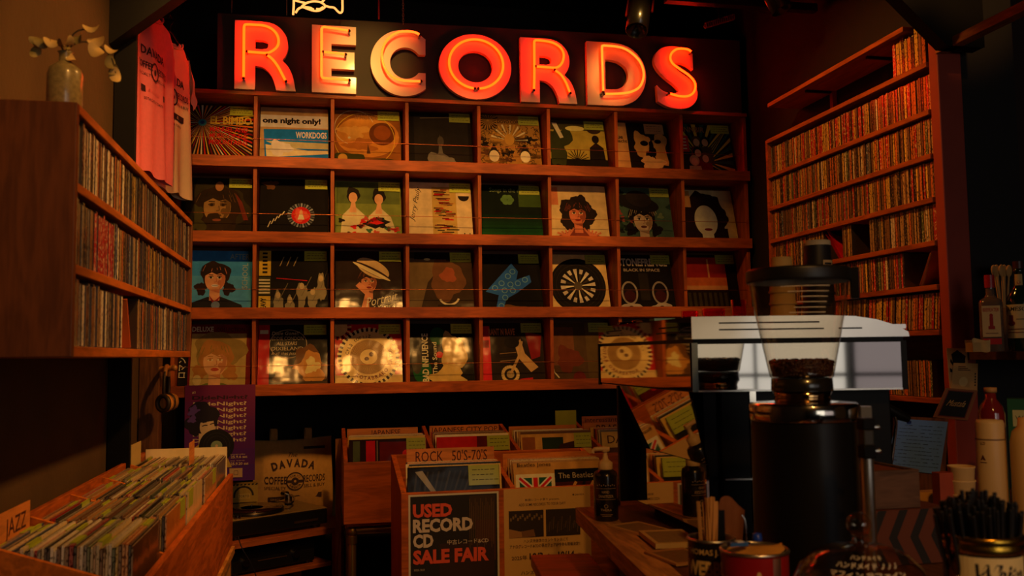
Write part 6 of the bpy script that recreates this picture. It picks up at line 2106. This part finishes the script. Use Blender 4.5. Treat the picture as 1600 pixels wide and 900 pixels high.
tag(b.build('napkin', loc=(C1[0] + .03, C1[1], CT + .1)), 'folded brown paper napkin sticking out of the dark and red tin', 'napkin')
C2 = (.700, 1.412)
t2 = tin('coffee_tin', C2, .055, .122, [((150, 22, 24), .118)], 'wide red tin holding a yellow cloth at the front of the counter')
F = blank(); F.text('warin', .01, .048, .05, CRT, .03, .10); wrap(F, .0553, .078).build('lettering', t2, world=False)
F = blank(); F.rect(0, .004, .016, .118, STL); wrap(F, .0552, -.030).build('seam', t2, world=False)
b = MB()
b.grid(lambda u, v: (C2[0] + .05 * (2 * u - 1), C2[1] + .046 * (2 * v - 1) * math.sqrt(max(0, 1 - (2 * u - 1) ** 2)), CT + .117 + .018 * u * u * math.sin(PI * min(1, v * .9 + .1)) + .004 * math.sin(9 * u + 5 * v)), 18, 12, M((196, 140, 60), rough=.9, var=.25, scale=60))
tag(b.build('cloth', loc=(C2[0], C2[1], CT + .118)), 'yellow cloth folded into the wide red tin', 'cloth')
for k, (dx, dy, c, lab) in enumerate(((-.024, .01, (40, 90, 160), 'small blue-white packet on the yellow cloth'), (.012, .012, (20, 60, 180), 'bright blue cap on the yellow cloth in the red tin'))):
    b = MB()
    if k:
        b.lathe([(.001, 0), (.008, 0), (.0085, .002), (.007, .012), (.001, .013)], M(c, rough=.35), 18)
    else:
        b.box(-.016, .016, -.006, .006, 0, .006, M(c, rough=.3, coat=.5)); b.box(-.004, .008, -.0065, .0065, .0062, .0075, M((220, 220, 214), rough=.3))
    o = b.build('bottle_cap' if k else 'sugar_packet', world=False); o.location = (C2[0] + dx, C2[1] + dy, CT + .128 + .006 * k); tag(o, lab, 'cap' if k else 'packet')
b = MB(); b.tube(cr([(C2[0] - .004, C2[1] + .02, CT + .10), (C2[0] - .002, C2[1] + .024, CT + .16), (C2[0] - .008, C2[1] + .026, CT + .175)], 5), .0012, CHR, 6); b.sphere((C2[0] - .004, C2[1] + .02, CT + .128), (.009, .006, .004), CHR, 10, 6)
tag(b.build('teaspoon', loc=(C2[0], C2[1], CT + .12)), 'thin bright spoon standing in the wide red tin', 'spoon')

# ------------------------------------------------------------------ glass dome of muffins
D0 = (.788, 1.245)
cdm = thing('glass_dome', 'clear glass dome with a ball knob and white lettering', 'dome', (D0[0], D0[1], CT), face_cam(D0))
zb = .02
dome = [(.098, .018), (.0995, .03), (.1, .08), (.097, .105), (.087, .128), (.068, .146), (.042, .157), (.014, .161)]
b = MB(); b.lathe(dome, GLASSB, 56, cap0=False, cap1=False); b.build('cover', cdm, world=False)
b = MB(); b.lathe([(.001, .1615), (.013, .1615), (.010, .166), (.010, .17), (.001, .1705)], GLASSB, 24); b.sphere((0, 0, .1885), .0185, GLASSB, 24, 16); b.build('knob', cdm, world=False)
F = blank()
WL = M((206, 196, 180), rough=.6, var=0)
for i, (t_, wd) in enumerate((('ハンドメイド', .06), ('ハンドメイド ノノノ', .10), ('マフィン サファイン', .11), ('マフィン マフィン', .105))):
    F.text(t_, -wd / 2 + .012, .06 - .0155 * i, .0105, WL, .03, wd); F.y += F.step
vs2 = []
for v in F.v:
    s_ = v.z      # arc length down the dome
    # walk down the outline from the shoulder
    tt_ = (.06 + .0105 - s_)
    pts = [(.055, .1535), (.068, .146), (.087, .128), (.097, .105), (.1, .08), (.0998, .05)]
    k = 0
    while k < len(pts) - 2:
        L = math.dist(pts[k], pts[k + 1])
        if tt_ <= L:
            break
        tt_ -= L; k += 1
    L = math.dist(pts[k], pts[k + 1])
    f_ = tt_ / L
    r_ = pts[k][0] + (pts[k + 1][0] - pts[k][0]) * f_ + .0012
    z_ = pts[k][1] + (pts[k + 1][1] - pts[k][1]) * f_ + .0012
    a = v.x / .085
    vs2.append(Vector((r_ * math.sin(a), -r_ * math.cos(a), z_)))
F.v = vs2
F.build('lettering', cdm, world=False)
b = MB(); b.lathe([(.001, 0.0003), (.105, 0.0003), (.11, .006), (.11, .012), (.104, .016), (.001, .016)], wood((150, 90, 44), 'x'), 48); o = b.build('wooden_plate', world=False); o.location = (D0[0], D0[1], CT); tag(o, 'round wooden plate under the glass dome', 'plate')
MUF = M((206, 122, 48), rough=.8, var=.3, scale=70, bump=.3, bscale=90)
for i, (dx, dy) in enumerate(((-.042, -.028), (.042, -.026), (0, .05))):
    b = MB(); b.lathe([(.001, 0), (.024, 0), (.033, .04), (.039, .05), (.038, .06), (.03, .074), (.016, .082), (.001, .084)], MUF, 24)
    o = b.build('muffin', world=False); o.location = (D0[0] + dx, D0[1] + dy, CT + .0165)
    tag(o, ('golden muffin under the glass dome, nearest the red tin', 'golden muffin under the glass dome, nearest the straw jar', 'golden muffin at the back under the glass dome')[i], 'muffin', 'muffins under the glass dome')

# ------------------------------------------------------------------ jar of straws
J0 = (.935, 1.166)
jr = thing('straw_jar', 'brown glass jar with a gold rim and a cream label, full of black straws', 'jar', (J0[0], J0[1], CT), face_cam(J0))
jr.scale = (1, 1, 1.075)
JG = M((70, 34, 18), rough=.12, coat=.8, var=.05)
b = MB(); b.lathe([(.001, .0005), (.05, .0005), (.053, .004), (.053, .135), (.049, .148), (.047, .15), (.045, .148), (.049, .135), (.049, .006), (.001, .006)], JG, 44); b.build('jar_body', jr, world=False)
GD = M((196, 150, 50), rough=.25, metal=1.0, var=.1)
b = MB(); b.lathe([(.0478, .1505), (.0545, .1505), (.0555, .153), (.0555, .16), (.054, .162), (.0555, .164), (.0555, .170), (.0535, .172), (.0485, .172), (.0478, .1505)], GD, 44, cap0=False, cap1=False); b.build('rim', jr, world=False)
F = blank(); F.rect(0, .02, .10, .147, M((226, 206, 150), rough=.6, var=.08)); F.text('White', .022, .112, .027, M((30, 24, 22), rough=.6, var=0), .03, .07, shear=.35); F.rect(.03, .095, .08, .099, M((90, 70, 50), rough=.6)); F.rect(.03, .08, .07, .084, M((90, 70, 50), rough=.6))
wrap(F, .0533, .032).build('label', jr, world=False)
SB = M((24, 22, 22), rough=.35, coat=.3, var=.05)
for i in range(88):
    a = 2 * PI * i * .381966; q_ = math.sqrt((i + .5) / 88)
    p0 = Vector((J0[0] + .036 * q_ * math.cos(a), J0[1] + .036 * q_ * math.sin(a), CT + .03))
    tip = Vector((J0[0] - .004 + .066 * q_ * math.cos(a), J0[1] + .05 * q_ * math.sin(a), CT + .238 + rs_.uniform(-.009, .009) - .022 * q_ * q_))
    b = MB(); d_ = (tip - p0).normalized()
    b.tube([p0, tip], .0028, SB, 8)
    b.tube([tip - d_ * .002, tip + d_ * .0006], .0021, M((60, 60, 62), rough=.3), 8)
    tag(b.build('drinking_straw', loc=p0), 'black drinking straw in the brown glass jar with the gold rim', 'straw', 'black straws in the jar')

# ------------------------------------------------------------------ back of the bar
def boxat(name, px0, px1, pz0, pz1, Y, depth, mat, label, cat, z0=None, bevel=.002):
    pa, pb = onY(px0, pz1, Y), onY(px1, pz0, Y)
    b = MB(); b.box(pa.x, pb.x, Y, Y + depth, z0 if z0 is not None else pa.z, pb.z, mat)
    return tag(b.build(name, loc=((pa.x + pb.x) / 2, Y, z0 if z0 is not None else pa.z), bevel=bevel), label, cat)


ch = onY(1410, 797, 1.72)
F = Flat(.20, ch.z - CT, 1, PP(96, 46, 24), thick=.17)
for i in range(4):
    x_ = .03 + i * .05
    hh = ch.z - CT
    F.poly([(x_, 0), (x_ + .02, 0), (x_ - .008 + .0, hh / 2), (x_ + .02, hh), (x_, hh), (x_ - .028, hh / 2)], PP(26, 22, 22)); F.y += F.step
o = F.build('chevron_box', world=False); o.location = (onY(1352, 800, 1.72).x, 1.72, CT + .0005); tag(o, 'orange box with black chevrons under the dark wooden box', 'box')
pa, pb = onY(1352, 797, 1.73), onY(1436, 733, 1.73)
wb = thing('wooden_box', 'dark stained open wooden box on the chevron box', 'box', (pa.x, 1.73, ch.z + .0006))
DW = wood((96, 70, 56), 'x', dark=.45)
W_, H_ = pb.x - pa.x, pb.z - ch.z - .001
for nm, bx in (('front_board', (0, W_, 0, .01, .0012, H_)), ('back_board', (0, W_, .16, .17, .0012, H_)), ('side_board', (0, .01, .0102, .1598, .0012, H_)), ('side_board', (W_ - .01, W_, .0102, .1598, .0012, H_)), ('bottom_board', (.0102, W_ - .0102, .0102, .1598, .0012, .01))):
    b = MB(); b.box(*bx, DW); b.build(nm, wb, world=False, bevel=.001)
b = MB()
b.box(.014, W_ - .014, .014, .155, .0105, H_ - .004, M((120, 54, 30), rough=.8, var=.5, scale=60)); b.build('filling', wb, world=False)
# clipboard with the blue sheet
BLU = M((96, 140, 225), rough=.6, var=.05)
Yc = 2.34
q0, q1, q2, q3 = onY(1402, 654, Yc), onY(1481, 659, Yc), onY(1468, 741, Yc), onY(1383, 732, Yc)
cb = thing('clipboard', 'clipboard with a pale blue list leaning behind the wooden box', 'clipboard', (q3.x, Yc, CT))
dn = (q3 - q0).normalized()
b = MB()
e0, e1 = q0 + Vector((-.006, .004, .008)), q1 + Vector((.006, .004, .008))
k_ = (e0.z - CT - .0005) / -dn.z
e3, e2 = e0 + Vector((dn.x * .0, 0, -(e0.z - CT - .0005))) + Vector((-.03, 0, 0)), e1 + Vector((-.03, 0, -(e1.z - CT - .0005)))
n4 = [e3, e2, e1, e0]
b.add([*n4, *[p + Vector((0, .005, 0)) for p in n4]], [(0, 1, 2, 3), (7, 6, 5, 4), (0, 4, 5, 1), (1, 5, 6, 2), (2, 6, 7, 3), (3, 7, 4, 0)], wood((110, 66, 36), 'z')); b.build('board', cb)
b = MB(); b.add([q3, q2, q1, q0] + [p + Vector((0, .0008, 0)) for p in (q3, q2, q1, q0)], [(0, 1, 2, 3), (7, 6, 5, 4), (0, 4, 5, 1), (1, 5, 6, 2), (2, 6, 7, 3), (3, 7, 4, 0)], BLU); sh_ = b.build('sheet', cb)
b = MB(); IKB = M((36, 50, 80), rough=.7, var=0)
rk = random.Random(6)
for i in range(12):
    f_ = .12 + .07 * i
    l0, l1 = q0.lerp(q3, f_), q1.lerp(q2, f_)
    x_ = .08
    while x_ < .9:
        w2 = rk.uniform(.02, .10)
        if rk.random() < .75:
            s0, s1 = l0.lerp(l1, x_), l0.lerp(l1, min(.95, x_ + w2))
            b.add([s0 + Vector((0, -.0004, 0)), s1 + Vector((0, -.0004, 0)), s1 + Vector((0, -.0004, .0009 + .001 * rk.random())), s0 + Vector((0, -.0004, .001))], [(0, 1, 2, 3)], IKB)
        x_ += w2 + .012
b.build('handwriting', sh_)
b = MB(); m_ = q0.lerp(q1, .22); b.box(m_.x - .006, m_.x + .006, Yc - .004, Yc - .0005, m_.z - .012, m_.z - .004, M((30, 50, 130), rough=.4)); b.build('blue_clip', cb)
# postcards pinned to the column
YC = 2.5785
def post(name, pts, base, lab, fn=None, dy=0.0):
    ps_ = [onY(x, y, YC - dy) for x, y in pts]
    b = MB(); b.add(ps_ + [p + Vector((0, .0012, 0)) for p in ps_], [(0, 1, 2, 3), (7, 6, 5, 4), (0, 4, 5, 1), (1, 5, 6, 2), (2, 6, 7, 3), (3, 7, 4, 0)], base)
    def uv(u, v, l):
        return ps_[0].lerp(ps_[1], u).lerp(ps_[3].lerp(ps_[2], u), v) + Vector((0, -.0003 - .0001 * l, 0))
    if fn:
        fn(b, uv)
    return tag(b.build(name, loc=ps_[0]), lab, 'postcard')


def cell(b, uv, pts, mat, l):
    b.add([uv(u, v, l) for u, v in pts], [tuple(range(len(pts)))], mat)


def pc1(b, uv):
    for k in range(7):
        a = PI * k / 6
        cell(b, uv, [(.5, .35), (.5 + .42 * math.cos(a - .1), .45 + .5 * math.sin(a - .1)), (.5 + .42 * math.cos(a + .1), .45 + .5 * math.sin(a + .1))], INK, k)
    cell(b, uv, [(.25 + .0, .6), (.8, .55), (.9, .8), (.5, .95), (.2, .85)], INK, 9)


def pc2(b, uv):
    cell(b, uv, [(.45 + .17 * math.cos(a), .35 + .17 * math.sin(a)) for a in [k * PI / 8 for k in range(16)]], PP(226, 180, 110), 1)
    for i in range(3):
        cell(b, uv, [(.2, .74 + .06 * i), (.7 - .1 * i, .74 + .06 * i), (.7 - .1 * i, .77 + .06 * i), (.2, .77 + .06 * i)], PP(90, 50, 30), 2)
    for i in range(5):
        cell(b, uv, [(.88, .2 + .1 * i), (.93, .2 + .1 * i), (.93, .26 + .1 * i), (.88, .26 + .1 * i)], PP(50, 30, 20), 2)


def pc3(b, uv):
    cell(b, uv, [(.1, .06), (.9, .06), (.9, .94), (.1, .94)], PP(110, 40, 30), 1); cell(b, uv, [(.13, .09), (.87, .09), (.87, .91), (.13, .91)], PP(22, 18, 18), 2)
    vs_t, fs_t, x0, x1, y0, y1 = text_geo('Mustafa', 0, .5)
    b.add([uv(.22 + .55 * (v[0] - x0) / (x1 - x0), .42 + .2 * (v[1] - y0) / (y1 - y0), 3) for v in vs_t], fs_t, PP(206, 160, 90))


post('postcard', [(1484, 606), (1514, 606), (1511, 544), (1479, 544)], PP(196, 140, 80), 'postcard with a dark palm shape pinned highest on the column', pc1)
post('postcard', [(1485, 612), (1527, 612), (1528, 568), (1490, 567)], PP(206, 150, 84), 'tan postcard with a pale circle overlapping the palm card', pc2, .002)
post('postcard', [(1458, 652), (1512, 657), (1528, 610), (1478, 606)], PP(150, 90, 50), 'black-fronted card with gold handwriting pinned lowest on the column', pc3, .004)

# bottles on the alcove shelf
b = MB(); b.box(2.05, 3.29, 2.26, 2.575, 1.315, 1.34, wood((70, 40, 26), 'x')); al = b.build('alcove_shelf', loc=(2.6, 2.4, 1.315)); tag(al, 'dark shelf beyond the column carrying the spirit bottles', 'shelf')
SHZ = 1.3405


def round_bottle(name, p, prof, mat, lab, rot=0):
    th = thing(name, lab, 'bottle', p, face_cam(p))
    b = MB(); b.lathe(prof, mat, 32); b.build('glass_body', th, world=False)
    return th


GREEN = M((20, 36, 22), rough=.08, coat=1.0, var=.05)
p = onY(1551, 538, 2.42)
bt1 = thing('gin_bottle', 'square clear gin bottle with a red cap and a cream label', 'bottle', (p.x, p.y, SHZ), face_cam(p))


def sq(r, n=28, e=4.0):
    out_ = []
    for i in range(n):
        a = 2 * PI * i / n
        c_, s_ = math.cos(a), math.sin(a)
        k = (abs(c_) ** e + abs(s_) ** e) ** (-1 / e)
        out_.append((r * k * c_, r * k * s_))
    return out_


def loft(b, secs, mat):
    n = len(secs[0][0]); vs = []
    for pts, z in secs:
        vs += [(x, y, z) for x, y in pts]
    fs = [(j * n + i, j * n + (i + 1) % n, (j + 1) * n + (i + 1) % n, (j + 1) * n + i) for j in range(len(secs) - 1) for i in range(n)]
    b.add(vs, fs, mat, True)
    b.add([vs[i] for i in range(n)], [tuple(range(n - 1, -1, -1))], mat); b.add(vs[-n:], [tuple(range(n))], mat)


GC = M((140, 110, 90), rough=.06, coat=1.0, var=.05, trans=.5, ior=1.3)
b = MB(); loft(b, [(sq(.031), 0), (sq(.033), .004), (sq(.033), .15), (sq(.03), .158), (sq(.018, e=2.5), .166), (sq(.0125, e=2), .175), (sq(.012, e=2), .196)], GC); b.build('glass_body', bt1, world=False)
b = MB(); b.cyl((0, 0, .1965), (0, 0, .236), .0145, M((176, 26, 22), rough=.35), 20); b.build('cap', bt1, world=False)
F = blank(); F.rect(0, .045, .05, .14, PP(206, 176, 120)); F.text('BEEFEATER', .003, .122, .011, PP(170, 30, 24), .02, .044); F.rect(.02, .075, .03, .105, PP(150, 30, 26)); F.ell(.025, .11, .005, .006, PP(150, 30, 26)); F.rect(.016, .068, .034, .078, PP(150, 30, 26)); F.rect(.008, .055, .042, .057, PP(110, 60, 40)); F.rect(0, .022, .05, .04, PP(176, 26, 24))
F.v = [Vector((v.x - .025, v.y - .0335, v.z)) for v in F.v]
F.build('label', bt1, world=False)
p = onY(1597, 538, 2.38)
bt2 = thing('whiskey_bottle', 'dark green whiskey bottle with a cream label beside the square gin bottle', 'bottle', (p.x, p.y, SHZ), face_cam(p))
b = MB(); b.lathe([(.001, 0), (.036, 0), (.038, .004), (.038, .15), (.034, .168), (.022, .186), (.0145, .2), (.0135, .24), (.0155, .242), (.0155, .252), (.001, .252)], GREEN, 32); b.build('glass_body', bt2, world=False)
b = MB(); b.cyl((0, 0, .2525), (0, 0, .275), .0145, M((70, 30, 22), rough=.4), 18); b.build('cap', bt2, world=False)
F = blank(); F.rect(0, .04, .088, .142, PP(214, 184, 124)); F.text('JAMESON', .004, .118, .017, PP(40, 40, 34), .02, .08, shear=.15); F.rect(.018, .08, .032, .11, PP(130, 36, 28)); F.ell(.025, .085, .012, .008, PP(130, 36, 28)); F.rect(.04, .096, .07, .0985, PP(90, 70, 50)); F.rect(.012, .066, .076, .0685, PP(120, 50, 40)); F.rect(.012, .056, .06, .0585, PP(120, 50, 40))
wrap(F, .0383, .052).build('label', bt2, world=False)
F = blank(); F.rect(0, .2, .022, .235, PP(206, 170, 100)); F.ell(.011, .21, .005, .006, PP(150, 40, 30)); wrap(F, .0142, .011).build('neck_label', bt2, world=False)
p = onY(1571, 530, 2.53)
gl = thing('tumbler_of_stirrers', 'clear glass behind the spirit bottles holding wide wooden spoons', 'glass', (p.x, p.y, SHZ))
b = MB(); b.lathe([(.001, 0), (.025, 0), (.03, .14), (.028, .14), (.0235, .006), (.001, .005)], GC, 24); b.build('glass', gl, world=False)
for i in range(5):
    a = -.35 + .17 * i
    b = MB(); xf = Matrix.Translation((p.x, p.y + .004 * (i % 2), SHZ + .03)) @ Matrix.Rotation(a * .35, 4, 'Y'); b.box(-.003, .003, -.0015, .0015, 0, .22, STW, xf); b.sphere((0, 0, .232), (.012, .003, .02), STW, 12, 8, xf); tag(b.build('wooden_spoon', loc=xf.translation), 'wooden spoon in the glass behind the spirit bottles', 'spoon', 'wooden spoons in the glass')
p = onY(1525, 536, 2.4)
b = MB(); b.grid(lambda u, v: (p.x + .022 * (2 * u - 1) * (1.15 - .2 * v * 0 + .1 * v), 2.4 - .018 + .01 * math.sin(5 * u), SHZ + .002 + .036 * v + .004 * math.sin(6 * u)), 8, 5, M((196, 160, 100), rough=.8, var=.2, scale=60)); b.grid(lambda u, v: (p.x + .022 * (2 * u - 1) * (1.1 + .1 * v), 2.4 + .016 + .006 * math.sin(4 * u), SHZ + .002 + .034 * v), 8, 5, M((176, 140, 84), rough=.8, var=.2)); b.box(p.x - .024, p.x + .024, 2.385, 2.417, SHZ, SHZ + .028, M((176, 140, 84), rough=.8, var=.2))
tag(b.build('paper_napkins', loc=(p.x, 2.4, SHZ)), 'small cream bundle of paper napkins beside the square gin bottle', 'napkins')

# things on the counter under that shelf
CRMB = M((206, 172, 116), rough=.45, var=.06)


def standing(px, d, py_top, lab, name, prof_fn, mat, cat, parts=()):
    p = at(px, 700, d)
    zt_ = at(px, py_top, d).z - CT
    th = thing(name, lab, cat, (p.x, p.y, CT + .0003), face_cam(p))
    b = MB(); b.lathe(prof_fn(zt_), mat, 32); b.build('body', th, world=False)
    return th, zt_


t_, z_ = standing(1548, 2.25, 655, 'cream thermos flask with a dark triangle badge on the counter', 'thermos_flask', lambda h: [(.001, 0), (.032, 0), (.034, .004), (.034, h - .05), (.033, h - .046), (.033, h - .01), (.03, h - .002), (.001, h)], CRMB, 'flask')
F = blank(); TK = M((90, 50, 36), rough=.6, var=0); F.poly([(.0, z_ - .10), (.014, z_ - .10), (.007, z_ - .086)], TK, clip=False); F.text('LCO', .002, z_ - .062, .008, TK, .01, .012, rot=0); F.rect(-.002, z_ - .106, .016, z_ - .104, TK) ; wrap(F, .0343, .026).build('badge', t_, world=False)
b = MB(); b.lathe([(.0344, z_ - .051), (.0348, z_ - .049), (.0344, z_ - .047)], M((130, 100, 66), rough=.5), 32, cap0=False, cap1=False); b.build('lid_seam', t_, world=False)
t_, z_ = standing(1552, 2.42, 606, 'bottle of red syrup behind the cream thermos flask', 'syrup_bottle', lambda h: [(.001, 0), (.03, 0), (.033, .004), (.033, h - .07), (.028, h - .05), (.014, h - .03), (.0135, h - .014), (.001, h - .013)], M((120, 30, 26), rough=.1, coat=1, var=.1), 'bottle')
b = MB(); b.lathe([(.001, z_ - .0128), (.016, z_ - .0128), (.016, z_), (.001, z_ + .001)], M((190, 140, 80), rough=.5), 20); b.build('cap', t_, world=False)
t_, z_ = standing(1604, 2.2, 652, 'cream bottle at the end of the counter next to the thermos', 'cream_bottle', lambda h: [(.001, 0), (.034, 0), (.036, .004), (.036, h - .06), (.03, h - .035), (.018, h - .022), (.016, h - .002), (.001, h)], M((214, 170, 104), rough=.4, var=.05), 'bottle')
pg = at(1596, 640, 2.5)
F = Flat(.10, pg.z - CT + .03, 1, PP(26, 90, 56), thick=.07); hh = pg.z - CT + .03
F.rect(.012, hh - .075, .09, hh - .03, PP(196, 190, 130)); F.text('Waffeln', .018, hh - .058, .013, PP(60, 70, 40), 0, .06)
o = F.build('green_carton', world=False); o.location = (pg.x - .045, pg.y, CT + .0003); o.rotation_euler.z = face_cam(pg); tag(o, 'tall green carton with a pale label behind the syrup bottle', 'carton')
for i in range(3):
    p = at(1504, 780, 2.25)
    b = MB(); b.lathe([(.024, 0), (.025, .002), (.031, .085), (.0325, .087), (.0325, .09), (.030, .09), (.023, .003), (.001, .003)], CRMB, 26, cap0=False); o = b.build('paper_cup', world=False); o.location = (p.x, p.y, CT + .0005 + .034 * i); tag(o, ('lowest', 'middle', 'topmost')[i] + ' cream paper cup of the nested stack beside the thermos', 'paper cup', 'cream paper cups beside the thermos')
boxat('paper_packet', 1470, 1499, 738, 785, 2.0, .03, M((150, 60, 34), rough=.6, var=.25), 'rust-coloured paper packet between the chevron box and the paper cups', 'packet', CT + .0005, .001)
boxat('note_pad', 1437, 1472, 768, 790, 2.16, .04, M((206, 150, 70), rough=.6, var=.25), 'yellow note pad block in front of the clipboard', 'note pad', CT + .0005, .001)
